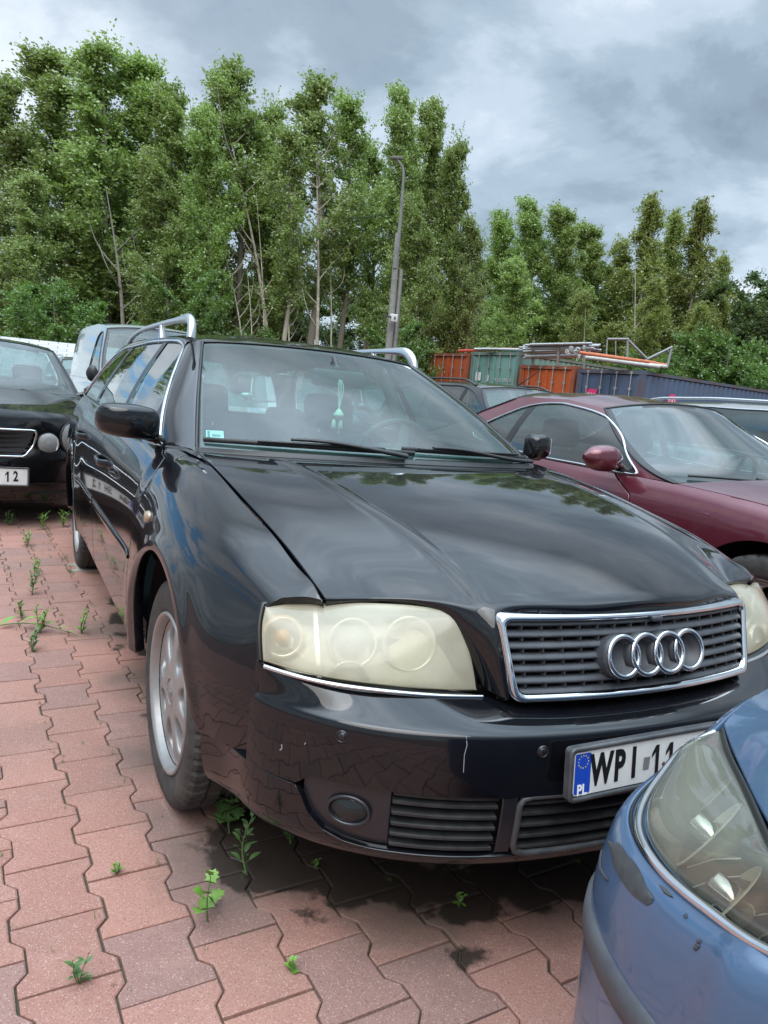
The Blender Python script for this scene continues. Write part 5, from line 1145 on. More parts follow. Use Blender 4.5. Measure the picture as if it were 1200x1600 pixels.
dk_, _, _, SGd = gen_car('estate_car', (4.25, 3.95, 0), 0, 'dark grey estate car with black roof rails between the wine red coupe and the containers', dict(EST, rails=(1.5, 3.2, .045), rail_mat=M_BLACK, trim=M_SEAL, roofz=[(a, b+.04*(b > 1)) for a, b in EST['roofz']]), P_DK)
# ---- small silver hatchback far left and two cars seen through the black estate's screen
HAT = dict(W=.84, nose=-.78, tail=3.05, wb=2.45, belt=[(-.8, .70), (-.4, .84), (0, .90), (.6, .95), (1.3, .97), (2.2, 1.0), (3.0, 1.02)],
    roofz=[(.2, .95), (.8, 1.25), (1.15, 1.38), (1.6, 1.41), (2.2, 1.41), (2.7, 1.36), (3.0, 1.1)], roofx=.68, ws=(.32, 1.12), rw=(2.55, 2.90), crown=.04, sweep=.18,
    doors=(.5, 1.45, 2.0), dlo=[(.55, .02), (1.4, .02), (2.2, .03), (2.55, .08), (2.55, .4), (2.35, .88), (1.8, .93), (1.3, .90), (1.0, .68), (.75, .3)], posts=[1.42, 2.1], mirror=(.52, 1.02))
gen_car('hatchback', (.40, 12.4, 0), R_(4), 'small silver hatchback between the black saloon and the pale van', dict(HAT, rails=(1.3, 2.4, .03)), P_SIL2)
gen_car('hatchback', (2.95, 8.9, 0), R_(-3), 'pale silver hatchback glimpsed through the black estate\'s windscreen', HAT, P_SIL2)
gen_car('saloon_car', (5.3, 9.3, 0), R_(2), 'grey saloon car farther back in the second row', dict(EST, roofz=[(.4, .93), (1.0, 1.21), (1.35, 1.335), (1.8, 1.375), (2.2, 1.375), (2.6, 1.335), (3.1, 1.14), (3.5, .98)], rw=(2.55, 3.30), dlo=[(.75, .02), (1.5, .02), (2.3, .02), (2.62, .05), (2.68, .2), (2.5, .7), (2.3, .88), (1.8, .93), (1.45, .90), (1.2, .70), (.95, .32)], posts=[1.55, 2.35]), paint('grey_paint', (.10, .11, .12), .5, .35, .04))
# ---- pale van
P_VAN = paint('pale_green_grey_paint', (0.34, 0.39, 0.38), 0.15, 0.4, 0.05)
gen_car('van', (.64, 7.55, 0), R_(3), 'pale silver-green high-roof van with black door mirror behind the black estate', dict(
    W=.90, nose=-.80, tail=3.55, wb=2.70, belt=[(-.85, .85), (-.4, 1.0), (0, 1.05), (.6, 1.08), (1.3, 1.09), (2.2, 1.10), (3.5, 1.10)], bx=.93,
    roofz=[(-.1, 1.05), (.4, 1.52), (.7, 1.72), (1.0, 1.79), (1.6, 1.83), (2.6, 1.83), (3.2, 1.80), (3.5, 1.72)], roofx=.74, ws=(.05, .80), rw=(3.25, 3.42), crown=.05, sweep=.18, R=.31,
    doors=(.28, 1.30, 2.2), dlo=[(.42, .02), (1.1, .02), (1.22, .06), (1.22, .5), (1.2, .80), (1.0, .88), (.80, .72), (.60, .40)], posts=[], mirror=(.30, 1.16), mirror_len=.13, mirror_h=.095, mirror_mat=M_BLACK, arm_mat=M_BLACK, trim=M_SEAL, rear_seat=False), P_VAN, cat='van')

mb = MB(); mb.tube([(.05, 1.55, 1.46), (.03, 1.25, 1.58), (.02, .98, 1.72)], [.008, .005, .003], 6); mb.build('roof_aerial', M_BLACK, dk_)
# ============================================================ the blue car whose nose corner fills the lower right
def ray(px, py): return _f+_r*(px-600)/FPX+_u*(800-py)/FPX
def at_d(px, py, d): return CAM+ray(px, py)*d
def gzp(px, py, z):
    d = ray(px, py); return CAM+d*((z-CAM[2])/d[2])
def to_px(P):
    d = np.asarray(P)-CAM; z = d@_f; return np.stack([600+FPX*(d@_r)/z, 800-FPX*(d@_u)/z], -1), z
P_BLUE = paint('faded_blue_paint', (0.062, 0.115, 0.205), 0.30, 0.42, 0.05, (.22, .26, .32), spec=.2)
BX0, BY0 = .095, -2.12
blue, AB, _, _ = gen_car('blue_car', (BX0, BY0, 0), math.pi, 'blue car with a hazy headlight and scraped bumper corner, cut off at the lower right', dict(
    W=.845, nose=-.93, tail=3.60, wb=2.75, sill=.19, corner=.55, front=False, belt=[(-1.0, .76), (-.38, .835), (0, .87), (.6, .93), (1.3, .95), (2.2, .97), (2.9, .99), (3.6, .98)],
    roofz=[(.4, .95), (1.0, 1.22), (1.35, 1.34), (1.8, 1.38), (2.4, 1.38), (2.9, 1.34), (3.3, 1.12), (3.5, 1.0)], roofx=.64, ws=(.52, 1.36), rw=(2.75, 3.25), crown=.05, sweep=.22,
    doors=(.62, 1.62, 2.3), dlo=[(.76, .02), (1.6, .02), (2.4, .02), (2.72, .05), (2.75, .3), (2.55, .8), (2.2, .92), (1.8, .94), (1.5, .92), (1.25, .72), (.98, .34)], posts=[1.62, 2.35], mirror=(.74, 1.0)), P_BLUE)
seamL = [((.095, -1.235, .742), (0, 1)), ((-.16, -1.250, .742), (-.08, 1))]
seamL += [(tuple(gzp(1100, 1158, .732)), (-.30, 1)), (tuple(gzp(1023, 1216, .720)), (-.62, .78)), (tuple(gzp(984, 1281, .708)), (-.87, .50)), (tuple(gzp(1026, 1356, .712)), (-.965, .26)), (tuple(gzp(1075, 1398, .718)), (-.99, .13)), (tuple(gzp(1140, 1447, .728)), (-1, .07)), (tuple(gzp(1200, 1486, .738)), (-1, .05))]
Eend = AB(np.array([-.379]), np.array([1.0]))[0]
wrows = []
def w2(P): P = np.atleast_2d(P); return np.stack([BX0-P[:, 0], BY0-P[:, 1], P[:, 2]], 1)
bul = [.035, .035, .038, .034, .032, .032, .034, .036, .038]
for (b, n), bu in zip(seamL, bul):
    n = np.array(n)/np.hypot(*n); r = []
    for o_, z in ((0, b[2]), (bu*.42, b[2]-.012), (bu*.75, b[2]-.045), (bu*.97, .615), (bu*1.03, .55), (bu*1.0, .45), (bu*.9, .34), (bu*.3, .20)): r.append((b[0]+n[0]*o_, b[1]+n[1]*o_, z))
    wrows.append(r)
ez = [.738, .72, .69, .615, .55, .45, .34, .20]
b_ = belt_z = .835
last = []
for z in ez:
    v = (z-.19)/(.835-.19); p = AB(np.array([-.375]), np.array([min(1, max(0, v))]))[0]; q = w2(np.array([-p[0], p[1], p[2]]))[0]; last.append((q[0] if q[0] < 0 else 2*BX0-q[0], q[1]-.02, z))
wrows.append(last)
full = [[(2*BX0-p[0], p[1], p[2]) for p in r] for r in wrows[:0:-1]]+wrows
kk = [0, .8, 1.6, 2.4, 3.1, 3.7, 4.2, 4.8, 5.3, 6.0]; ku = [-k for k in kk[:0:-1]]+kk
SB = Surf(full, ku, [0, .5, 1.1, 1.9, 2.5, 3.3, 4.2, 5.4])
G = SB(*np.meshgrid(np.linspace(-6, 6, 200), np.linspace(0, 5.4, 40), indexing='ij'))
def loc(G): G = np.array(G, float); return np.stack([BX0-G[..., 0], BY0-G[..., 1], G[..., 2]], -1)
mb = MB(); rim(mb, loc(G), .012, out=(0, .4, .4)); bump_b = mb.build('front_bumper', P_BLUE, blue)
def inside(G, e): return G-np.array([0, 0, e])
# belt moulding round the corner
def band(v0, v1, off, m, nm, parent, u0=-5.95, u1=5.95):
    us = np.linspace(u0, u1, 160); vs = [v0, v0+(v1-v0)*.12, (v0+v1)/2, v1-(v1-v0)*.12, v1]; of = [-.002, off, off*1.2, off, -.002]; rows = []
    for v, o_ in zip(vs, of):
        P = SB(us, np.full(160, v)); c = P-np.array([BX0, -1.9, 0]); c[:, 2] = 0; c /= np.linalg.norm(c, axis=1, keepdims=True); rows.append(P+c*o_)
    mb = MB(); mb.grid(loc(np.array(rows))); return mb.build(nm, m, parent)
band(2.02, 2.40, .005, mat('faded_moulding', (.050, .055, .065), .5, noise=(14, (.10, .105, .11), .7)), 'rub_strip', bump_b)
# lens
outer = np.array([gzp(1124, 1142, .748), gzp(1088, 1161, .740), gzp(1042, 1210, .730), gzp(1012, 1262, .722), gzp(1009, 1288, .719), gzp(1024, 1327, .719), gzp(1062, 1372, .722), gzp(1124, 1421, .729), gzp(1200, 1473, .740), gzp(1290, 1512, .755)])
inner = np.array([gzp(1124, 1142, .748), gzp(1132, 1174, .757), gzp(1153, 1220, .772), gzp(1172, 1262, .785), gzp(1200, 1324, .80), gzp(1245, 1410, .812), gzp(1290, 1512, .770)])
oc, ic = rs(outer, 60, True), rs(inner, 60, True); tt = np.linspace(0, 1, 22)[None, :, None]
Gl = oc[:, None]*(1-tt)+ic[:, None]*tt; wv = np.minimum(1, np.linspace(0, 1, 60)*5)*np.minimum(1, (1-np.linspace(0, 1, 60))*5)
Nl = np.array([-.45, .45, .77]); Gl = Gl+Nl*((4*tt*(1-tt))[..., 0]**.7*wv[:, None]*.022)[..., None]
M_BLENS = glass('aged_lens', (.72, .72, .63), 1.0, .24, (.50, .50, .42), .04)
lw = 2*BX0
for mir in (False, True):
    fx = (lambda P: np.stack([lw-P[..., 0], P[..., 1], P[..., 2]], -1)) if mir else (lambda P: P)
    mb = MB(); mb.grid(loc(fx(Gl))); ln_ = mb.build('headlight', M_BLENS, blue)
    Gi = Gl-Nl*.062-np.array([0, 0, .02]); mb = MB(); mb.grid(loc(fx(np.concatenate([Gl[:, :1]-np.array([0, 0, .003]), Gi[:, 2:-2], Gl[:, -1:]-np.array([0, 0, .003])], 1)))); mb.build('lamp_housing', mat('lamp_inner_grey', (.11, .105, .09), .40, .2), ln_)
    def bwl(i, j, r, m, nm, dep=.03, tip=True):
        P = Gi[i, j]+Nl*.004; n_ = np.array([-.35, .75, .50]); P, n_ = (fx(P[None])[0], n_*np.array([-1, 1, 1])) if mir else (P, n_); P = loc(P[None])[0]; n_ = n_*np.array([-1, -1, 1]); q = Vector(n_).to_track_quat('X', 'Z').to_matrix().to_4x4(); Mt = Matrix.Translation(P) @ q
        mb = MB(); mb.lathe([(.012, -dep), (r*.55, -dep*.8), (r*.85, -dep*.3), (r, .006), (r*1.05, .004)], 36, Mt); o = mb.build(nm, m, ln_)
        if tip: mb = MB(); mb.lathe([(.001, .028), (.012, .026), (.015, .0), (.015, -.02)], 16, Mt); mb.build('bulb_cap', M_CHROME, o)
    bwl(25, 11, .050, mat('warm_reflector', (.88, .83, .68), .30, .55), 'reflector_bowl', .035); bwl(39, 11, .042, mat('warm_reflector', (.88, .83, .68), .30, .55), 'reflector_bowl', .03); bwl(13, 11, .035, mat('dim_reflector', (.45, .44, .38), .35, .6), 'indicator_bowl', .02, False)
    mb = MB()
    for k in range(5): i = 30+k*4; mb.tube(loc(fx(np.array([Gi[i, 5]+Nl*.002, Gi[i, 11]+Nl*.002, Gi[i, 16]+Nl*.002]))), .0014, 5)
    mb.build('reflector_rib', M_REFL, ln_)
    mb = MB(); mb.tube(loc(fx(oc+np.array([-.006, .004, -.004]))), .0055, 8, up=(0, 0, 1)); mb.build('headlight_trim', M_CHROME, ln_)
    mb = MB(); mb.tube(loc(fx(ic+np.array([.003, -.002, .001]))), .004, 6); mb.build('headlight_gasket', M_SEAL, ln_)
    # painted ledge between the lens trim and the bumper seam
    us = np.linspace(2.0, 5.6, 60); sm = SB(us, np.zeros(60))
    st = rs(np.array([outer[1], *outer[2:9]]), 60, True); mb = MB(); mb.grid(loc(fx(np.stack([sm+np.array([.0015, -.001, -.002]), sm*.5+st*.5+np.array([0, 0, .001]), st-np.array([0, 0, .002])])))); mb.build('bumper_ledge', P_BLUE, ln_)
    mb = MB(); mb.tube(loc(fx(sm+np.array([.001, -.001, -.001]))), .0024, 6); mb.build('bumper_seam', M_SEAL, ln_)
# bonnet
edge = [inner[0]+np.array([.02, .012, .002]), inner[1]+np.array([.010, 0, .002]), inner[2]+np.array([.008, 0, .002]), inner[3]+np.array([.008, 0, .002]), inner[4]+np.array([.008, 0, .002]), inner[5]+np.array([.006, 0, .003])]
for yl in (-.30, -.05, .25, .50):
    p = AB(np.array([yl]), np.array([1.0]))[0]; edge.append(np.array([BX0-abs(p[0]), BY0-yl, p[2]+.001]))
edge = np.array(edge); t_ = np.concatenate([[0], np.cumsum(np.linalg.norm(np.diff(edge, axis=0), axis=1))]); swp = np.interp(t_, [0, .3, .8, t_[-1]], [.085, .10, .06, .20]); crn = np.interp(t_, [0, .25, t_[-1]], [.018, .055, .065])
fs_ = np.linspace(-1, 1, 41); rows = [[(BX0+f*abs(e[0]-BX0), e[1]+s_*(1-f*f), e[2]+c*(1-abs(f)**2.4)) for f in fs_] for e, s_, c in zip(edge, swp, crn)]
SBN = Surf(rows, t_); 
def bcrease(P, u, v):
    xx = np.abs(P[:, 0]-BX0); P = P.copy(); P[:, 2] += .006/(1+np.exp(-(.42-.10*np.clip(-1.2-P[:, 1], 0, 1)*-1-xx)/.010)); return P
SBN.post = bcrease
G = SBN(*np.meshgrid(np.linspace(0, t_[-1], 60), np.linspace(0, 40, 90), indexing='ij')); mb = MB(); rim(mb, loc(G), .012, out=(0, 0, .2)); mb.build('bonnet', P_BLUE, blue)
# wing tops between bonnet, lens and wing (short filler) and dark boxes added as shade under the gaps
mb = MB(); mb.box((0, -.40, .45), (1.20, .60, .40)); mb.box((0, -.66, .42), (.60, .28, .36)); mb.build('bay_shade_box', M_DARK, blue)
for mir in (False, True):
    fx = (lambda P: np.stack([lw-P[..., 0], P[..., 1], P[..., 2]], -1)) if mir else (lambda P: P)
    a_ = np.array([outer[8], outer[9]+np.array([.02, -.02, .0]), w2(AB(np.array([-.375]), np.array([.9])))[0]*np.array([1, 1, 1])]); 
    a_[2] = last[0]+np.array([0, 0, .0]); b2 = np.array([inner[5], inner[6], (edge[6])]); g = np.array([rs(a_, 8), rs((a_+b2)/2+np.array([-.01, 0, .012]), 8), rs(b2, 8)]); mb = MB(); mb.grid(loc(fx(g))); mb.build('wing_top', P_BLUE, blue)
# scraped and chipped paint: patches of bare grey plastic that follow the bumper skin
uu_, vv_ = np.meshgrid(np.linspace(1.5, 6, 420), np.linspace(0, 4.5, 260), indexing='ij'); PS = SB(uu_, vv_); PX, PZ = to_px(PS.reshape(-1, 3)); PSf = PS.reshape(-1, 3)
def on_skin(px, py):
    d = np.hypot(PX[:, 0]-px, PX[:, 1]-py); m_ = d < d.min()+3.0; i = np.where(m_)[0]; i = i[np.argmin(PZ[i])]; return PSf[i]
def chip(pts, m, nm='bare_patch'):
    P = np.array([on_skin(*p) for p in pts]); c = P.mean(0); o = P-np.array([BX0, -1.9, .55]); o[:, 2] *= .6; o /= np.linalg.norm(o, axis=1, keepdims=True); P = P+o*.0008; n = len(P); h = n//2; A_, B_ = rs(P[:h+1], 14), rs(np.concatenate([P[h:], P[:1]])[::-1], 14)
    mid = []; 
    mb = MB(); rows = []
    for t in np.linspace(0, 1, 5): q = A_*(1-t)+B_*t; oo = q-np.array([BX0, -1.9, .55]); oo[:, 2] *= .6; oo /= np.linalg.norm(oo, axis=1, keepdims=True); rows.append(q+oo*(.0016*4*t*(1-t)))
    mb.grid(loc(np.array(rows))); mb.build(nm, m, bump_b)
M_BARE = mat('bare_bumper_plastic', (.035, .038, .042), .7, noise=(60, (.07, .07, .07), .6))
chip([(949, 1314), (958, 1318), (966, 1316), (978, 1334), (990, 1347), (1001, 1366), (1008, 1388), (1015, 1395), (1022, 1393), (1019, 1403), (1023, 1412), (1014, 1411), (1011, 1417), (1000, 1409), (982, 1395), (966, 1372), (956, 1352), (952, 1330)], M_BARE)
chip([(927, 1325), (932, 1330), (937, 1355), (949, 1376), (945, 1377), (935, 1362), (929, 1345)], M_BARE)
chip([(1033, 1380), (1042, 1385), (1052, 1398), (1046, 1398), (1038, 1392)], M_BARE)
for p in ((1071, 1428), (1088, 1476), (1091, 1468), (1085, 1481)): chip([(p[0]-2.5, p[1]), (p[0], p[1]-5), (p[0]+3, p[1]-2), (p[0]+3, p[1]+3), (p[0]-1, p[1]+5)], M_BARE)
# ============================================================ ground
def brick_material():
    m = bpy.data.materials.new('red_concrete_pavers'); m.use_nodes = True; t = m.node_tree; b = t.nodes['Principled BSDF']; N = t.nodes.new; Lk = t.links.new
    def mth(op, a, b_=None, clamp=False):
        n = N('ShaderNodeMath'); n.operation = op; n.use_clamp = clamp
        for i, v in enumerate((a, b_)):
            if v is None: continue
            if isinstance(v, (int, float)): n.inputs[i].default_value = v
            else: Lk(v, n.inputs[i])
        return n.outputs[0]
    def mix(f, a, c, bt='MIX'):
        n = N('ShaderNodeMix'); n.data_type = 'RGBA'; n.blend_type = bt
        for i, v in ((0, f), (6, a), (7, c)):
            if isinstance(v, (int, float)): n.inputs[i].default_value = v
            elif isinstance(v, tuple): n.inputs[i].default_value = (*v, 1)
            else: Lk(v, n.inputs[i])
        return n.outputs[2]
    def noise(vec, sc, det=4, ro=.6):
        n = N('ShaderNodeTexNoise'); Lk(vec, n.inputs['Vector']); n.inputs['Scale'].default_value = sc; n.inputs['Detail'].default_value = det; n.inputs['Roughness'].default_value = ro; return n
    def rng_(v, a, b_, c=0., d=1.):
        n = N('ShaderNodeMapRange'); Lk(v, n.inputs[0]); n.inputs[1].default_value = a; n.inputs[2].default_value = b_; n.inputs[3].default_value = c; n.inputs[4].default_value = d; return n.outputs[0]
    co = N('ShaderNodeTexCoord').outputs['Object']; rnd = N('ShaderNodeNewGeometry').outputs['Random Per Island']
    col = mix(rnd, (.410, .208, .158), (.325, .165, .128)); 
    r2 = mth('FRACT', mth('MULTIPLY', rnd, 17.3)); col = mix(rng_(r2, .80, .86), col, (.28, .165, .14))
    big = noise(co, 1.3, 5); col = mix(rng_(big.outputs['Fac'], .42, .70, 0, .65), col, (.215, .145, .120))
    mid = noise(co, 9, 6, .7); col = mix(rng_(mid.outputs['Fac'], .50, .80, 0, .55), col, (.46, .27, .22))
    sp = N('ShaderNodeTexVoronoi'); Lk(co, sp.inputs['Vector']); sp.inputs['Scale'].default_value = 430
    sc_ = N('ShaderNodeSeparateColor'); Lk(sp.outputs['Color'], sc_.inputs[0])
    col = mix(rng_(sc_.outputs[0], .90, .96, 0, .7), col, (.50, .38, .33)); col = mix(rng_(sc_.outputs[1], .88, .97, 0, .6), col, (.09, .055, .05))
    fn = noise(co, 170, 4, .7); col = mix(rng_(fn.outputs['Fac'], .35, .70, 0, .5), col, (.22, .10, .082))
    # wet oily stains, each a warped disc at its own place
    wv = noise(co, 5.5, 5, .6); off = N('ShaderNodeVectorMath'); off.operation = 'SUBTRACT'; Lk(wv.outputs['Color'], off.inputs[0]); off.inputs[1].default_value = (.5, .5, .5)
    offs = N('ShaderNodeVectorMath'); offs.operation = 'SCALE'; Lk(off.outputs[0], offs.inputs[0]); offs.inputs['Scale'].default_value = .30
    pw = N('ShaderNodeVectorMath'); pw.operation = 'ADD'; Lk(co, pw.inputs[0]); Lk(offs.outputs[0], pw.inputs[1]); wet = None
    for (x, y, r) in STAINS:
        d = N('ShaderNodeVectorMath'); d.operation = 'DISTANCE'; Lk(pw.outputs[0], d.inputs[0]); d.inputs[1].default_value = (x, y, 0)
        k = mth('MULTIPLY', mth('SUBTRACT', r, d.outputs['Value']), 45, True); wet = k if wet is None else mth('MAXIMUM', wet, k)
    damp = None
    for (x, y, r) in DAMP:
        d = N('ShaderNodeVectorMath'); d.operation = 'DISTANCE'; Lk(pw.outputs[0], d.inputs[0]); d.inputs[1].default_value = (x, y, 0)
        k = mth('MULTIPLY', mth('SUBTRACT', r, d.outputs['Value']), 6, True); damp = k if damp is None else mth('MAXIMUM', damp, k)
    col = mix(mth('MULTIPLY', damp, .75), col, (.120, .088, .072)); col = mix(mth('MULTIPLY', wet, .93), col, (.034, .026, .021))
    Lk(col, b.inputs['Base Color'])
    ro = mth('SUBTRACT', .86, mth('MULTIPLY', wet, .42)); Lk(ro, b.inputs['Roughness']); b.inputs['Specular IOR Level'].default_value = .35
    bp = N('ShaderNodeBump'); Lk(mth('ADD', fn.outputs['Fac'], mth('MULTIPLY', sc_.outputs[0], .3)), bp.inputs['Height']); bp.inputs['Strength'].default_value = .55; bp.inputs['Distance'].default_value = .0025; Lk(bp.outputs[0], b.inputs['Normal'])
    return m
STAINS = [(-.62, -.32, .21), (-.52, -.50, .14), (-.40, -.56, .12), (-.27, -.66, .12), (-.36, -.84, .06), (-.10, -.66, .13), (.05, -.66, .15), (-.76, -.36, .05), (-.85, -.50, .03), (-.66, -.62, .035), (-.72, 1.95, .10), (-.74, 1.68, .09), (-.72, 1.42, .08), (-.70, 1.15, .07), (-.72, .80, .06), (-.83, 1.28, .035), (-.78, .55, .05), (-.4, 0.2, .35), (-.1, -.2, .3), (-1.45, .4, .0)]
DAMP = [(-.70, -.35, .30), (-.40, -.60, .28), (-.05, -.65, .3), (-.80, 1.5, .25), (-.80, .9, .22), (-.86, .25, .18), (-.9, -.1, .12)]
M_BRICK = brick_material()
PA = R_(3.0); pc, ps = math.cos(PA), math.sin(PA)
def paver_field():
    L, W_, a, j = .200, .166, .0120, .0017; V = []; F = []; rr = random.Random(3)
    def prof(h, inset):
        hl = L/2-inset; q = L/4; e = .014; A_ = W_/2+a-inset; B_ = W_/2-a-inset
        right = [(A_, -hl), (A_, -q-e), (B_, -q+e), (B_, q-e), (A_, q+e), (A_, hl)]
        return [(x, y, h) for x, y in right]+[(-x, y, h) for x, y in right[::-1]]
    rings = [np.array(prof(0.0, j+.0045)), np.array(prof(-.0022, j+.001)), np.array(prof(-.014, j))]
    n = 12; base = np.concatenate(rings); nx0, nx1 = -34, 40; cnt = 0; Vs = []
    for i in range(nx0, nx1):
        for k in range(-20, 50):
            x0 = -1.018+i*W_; y0 = .04+(k+(.5 if i % 2 else 0))*L
            X0 = pc*x0-ps*y0; Y0 = ps*x0+pc*y0
            if Y0 < -3.0 or Y0 > 9.0 or X0 < -5.5 or X0 > 5.0: continue
            P = base.copy(); tx, ty, dz = rr.gauss(0, .004), rr.gauss(0, .004), rr.gauss(0, .0008); P[:, 2] += P[:, 0]*tx+P[:, 1]*ty+dz; aj = rr.gauss(0, .004)
            P[:, :2] = P[:, :2]@np.array([[math.cos(aj), math.sin(aj)], [-math.sin(aj), math.cos(aj)]]); P[:, 0] += x0+rr.gauss(0, .0006); P[:, 1] += y0+rr.gauss(0, .0006)
            Vs.append(P); o = cnt*36; cnt += 1
            F.append(tuple(range(o, o+n)))
            for r in range(2):
                for q in range(n): F.append((o+r*n+q, o+(r+1)*n+q, o+(r+1)*n+(q+1) % n, o+r*n+(q+1) % n))
    Vs = np.concatenate(Vs); X, Y = Vs[:, 0].copy(), Vs[:, 1].copy(); Vs[:, 0] = pc*X-ps*Y; Vs[:, 1] = ps*X+pc*Y
    mb = MB(); mb.add(Vs, F, False); o = mb.build('paved_ground', M_BRICK); tag(o, kind='structure'); return o
paver_field()
M_SOIL = mat('joint_soil', (.060, .045, .032), .95, noise=(26, (.045, .075, .020), .55), bump=(90, .6, .004))
mb = MB(); mb.grid(np.array([[(x, y, -.0085) for x in (-5.6, 5.1)] for y in (-3.1, 9.1)]), False); tag(mb.build('joint_soil', M_SOIL), kind='structure')
M_YARD = mat('yard_ground', (.16, .085, .068), .9, noise=(3, (.10, .075, .06), .8), bump=(60, .4, .01))
M_GRASSG = mat('grass_ground', (.045, .075, .022), .95, noise=(2, (.09, .085, .045), .7), bump=(8, .8, .08))
mb = MB(); xs = [-600, -60, -5.6, 5.1, 60, 600]; 
def sheet(name, x0, x1, y0, y1, z, m): mb = MB(); mb.grid(np.array([[(x, y, z) for x in np.linspace(x0, x1, 9)] for y in np.linspace(y0, y1, 9)]), False); tag(mb.build(name, m), kind='structure')
sheet('yard_ground', -60, 60, -40, 60, -.014, M_YARD); sheet('ground', -1500, 1500, -1500, 1500, -.05, M_GRASSG)

# ---- weeds between the pavers
M_LEAF1 = mat('weed_leaf_bright', (.16, .30, .045), .5, noise=(30, (.10, .20, .035), .7)); M_LEAF2 = mat('weed_leaf_dark', (.070, .15, .040), .55, noise=(30, (.11, .17, .055), .7)); M_STEM = mat('weed_stem', (.10, .16, .05), .6)
def leaf(mb, p, d, ln, wd, lobes=False, rr=random):
    d = Vector(d).normalized(); s = d.cross(Vector((0, 0, 1))); s = s.normalized() if s.length > .01 else Vector((1, 0, 0)); up = s.cross(d)
    if lobes: pts = [(0, .0), (.10, .20), (.02, .48), (.28, .36), (.42, .60), (.55, .34), (.78, .40), (.80, .16), (1, 0)]
    else: pts = [(0, .0), (.12, .16), (.3, .34), (.55, .36), (.8, .20), (1, 0)]
    P = Vector(p); c = [P+d*ln*a+up*ln*(.10*math.sin(a*3)) for a, b in pts]; l = [q+s*wd*b*1.3+up*wd*b*.35 for q, (a, b) in zip(c, pts)]; r = [q-s*wd*b*1.3+up*wd*b*.35 for q, (a, b) in zip(c, pts)]
    mb.grid(np.array([[tuple(q) for q in l], [tuple(q) for q in c], [tuple(q) for q in r]]), True)
def weed(x, y, h, n, ll, lw, label, lobes=False, m=M_LEAF1, seed=1, lean=(0, 0), name='weed_plant', tuft=False, group='weeds growing in the joints of the red paving'):
    rr = random.Random(seed); root = empty(name, (x, y, -.006), rr.random()*6, label, 'weed', group)
    st, lf = MB(), MB()
    for k in range(3 if tuft else 1):
        a = rr.random()*6.3; sp_ = .25 if tuft else 0; top = Vector((lean[0]+math.cos(a)*h*sp_, lean[1]+math.sin(a)*h*sp_, h*(1-.25*k*sp_))); pts = spl([(0, 0, 0), tuple(top*.5+Vector((rr.gauss(0, .05)*h, rr.gauss(0, .05)*h, .04*h))), tuple(top)], 10)
        st.tube(pts, np.linspace(.0022, .0010, 10)*max(.6, h/.1), 5)
        for i in range(n):
            t = .18+.82*(i+rr.random()*.5)/n; p = pts[min(9, int(t*9.99))]; an = i*2.4+rr.random()*.6; ln = ll*(1.15-.5*t)*rr.uniform(.8, 1.2); d = (math.cos(an), math.sin(an), rr.uniform(.15, .7)+.6*t*t)
            q = Vector(p)+Vector(d).normalized()*ln*.35*(0 if tuft else 1); st.tube([tuple(p), tuple(q)], .0008, 4); leaf(lf, q, d, ln, lw*(1.1-.4*t), lobes)
    st.build('stem', M_STEM, root); lf.build('leaves', m, root); return root
weed(-.868, -.543, .115, 7, .036, .029, 'bright green seedling with lobed leaves in front of the wet stain', True, M_LEAF1, 3)
weed(-.741, -.417, .150, 18, .032, .015, 'tall leafy weed standing in the wet stain by the front wheel', False, M_LEAF2, 5)
weed(-.735, -.235, .11, 9, .050, .046, 'dark lobed-leaf weed tucked under the bumper behind the tyre', True, M_LEAF2, 8)
for i, (x, y, h, n, ll, lw, lb) in enumerate([
    (-1.138, -.624, .060, 6, .030, .010, 'spiky tuft at the very bottom left of the paving'), (-1.03, -.31, .035, 5, .020, .009, 'tiny tuft between two pavers left of the front wheel'),
    (-.751, -.746, .030, 4, .018, .012, 'small yellowish sprout at the bottom edge of the picture'), (-.598, -.307, .035, 4, .018, .010, 'little sprout under the front bumper, in the stain'),
    (-.577, -.448, .030, 4, .016, .010, 'little sprout at the edge of the stain under the fog lamp'), (-.308, -.697, .035, 5, .02, .012, 'little weed below the lower louvres'),
    (-1.16, 1.30, .09, 10, .035, .012, 'straggly weed low in the left paving, nearest of the strip'), (-1.12, 1.52, .12, 12, .04, .014, 'bushy weed in the strip left of the black estate'),
    (-1.19, 1.75, .08, 8, .035, .012, 'weed tuft at the left edge of the picture'), (-1.13, 2.15, .13, 11, .04, .013, 'upright weed in the left paving strip, middle one'),
    (-1.10, 2.55, .10, 9, .04, .012, 'weed beyond the upright one in the left strip'), (-.95, 1.47, .12, 8, .035, .014, 'lone green sprig beside the wet line along the car'),
    (-.82, 3.05, .12, 10, .04, .013, 'weed by the rear tyre of the black estate'), (-1.12, 3.35, .10, 9, .05, .012, 'spreading weed well behind the strip, left of the rear tyre'),
    (-1.0, 3.9, .12, 10, .05, .014, 'weed in front of the black saloon bumper'), (-1.22, 4.05, .10, 10, .05, .014, 'weed under the black saloon number plate'), (-.85, 4.0, .12, 10, .05, .014, 'weed between the saloon and the rear tyre')]):
    weed(x, y, h, n, ll, lw, lb, False, M_LEAF1 if i % 3 else M_LEAF2, 20+i, tuft=True)
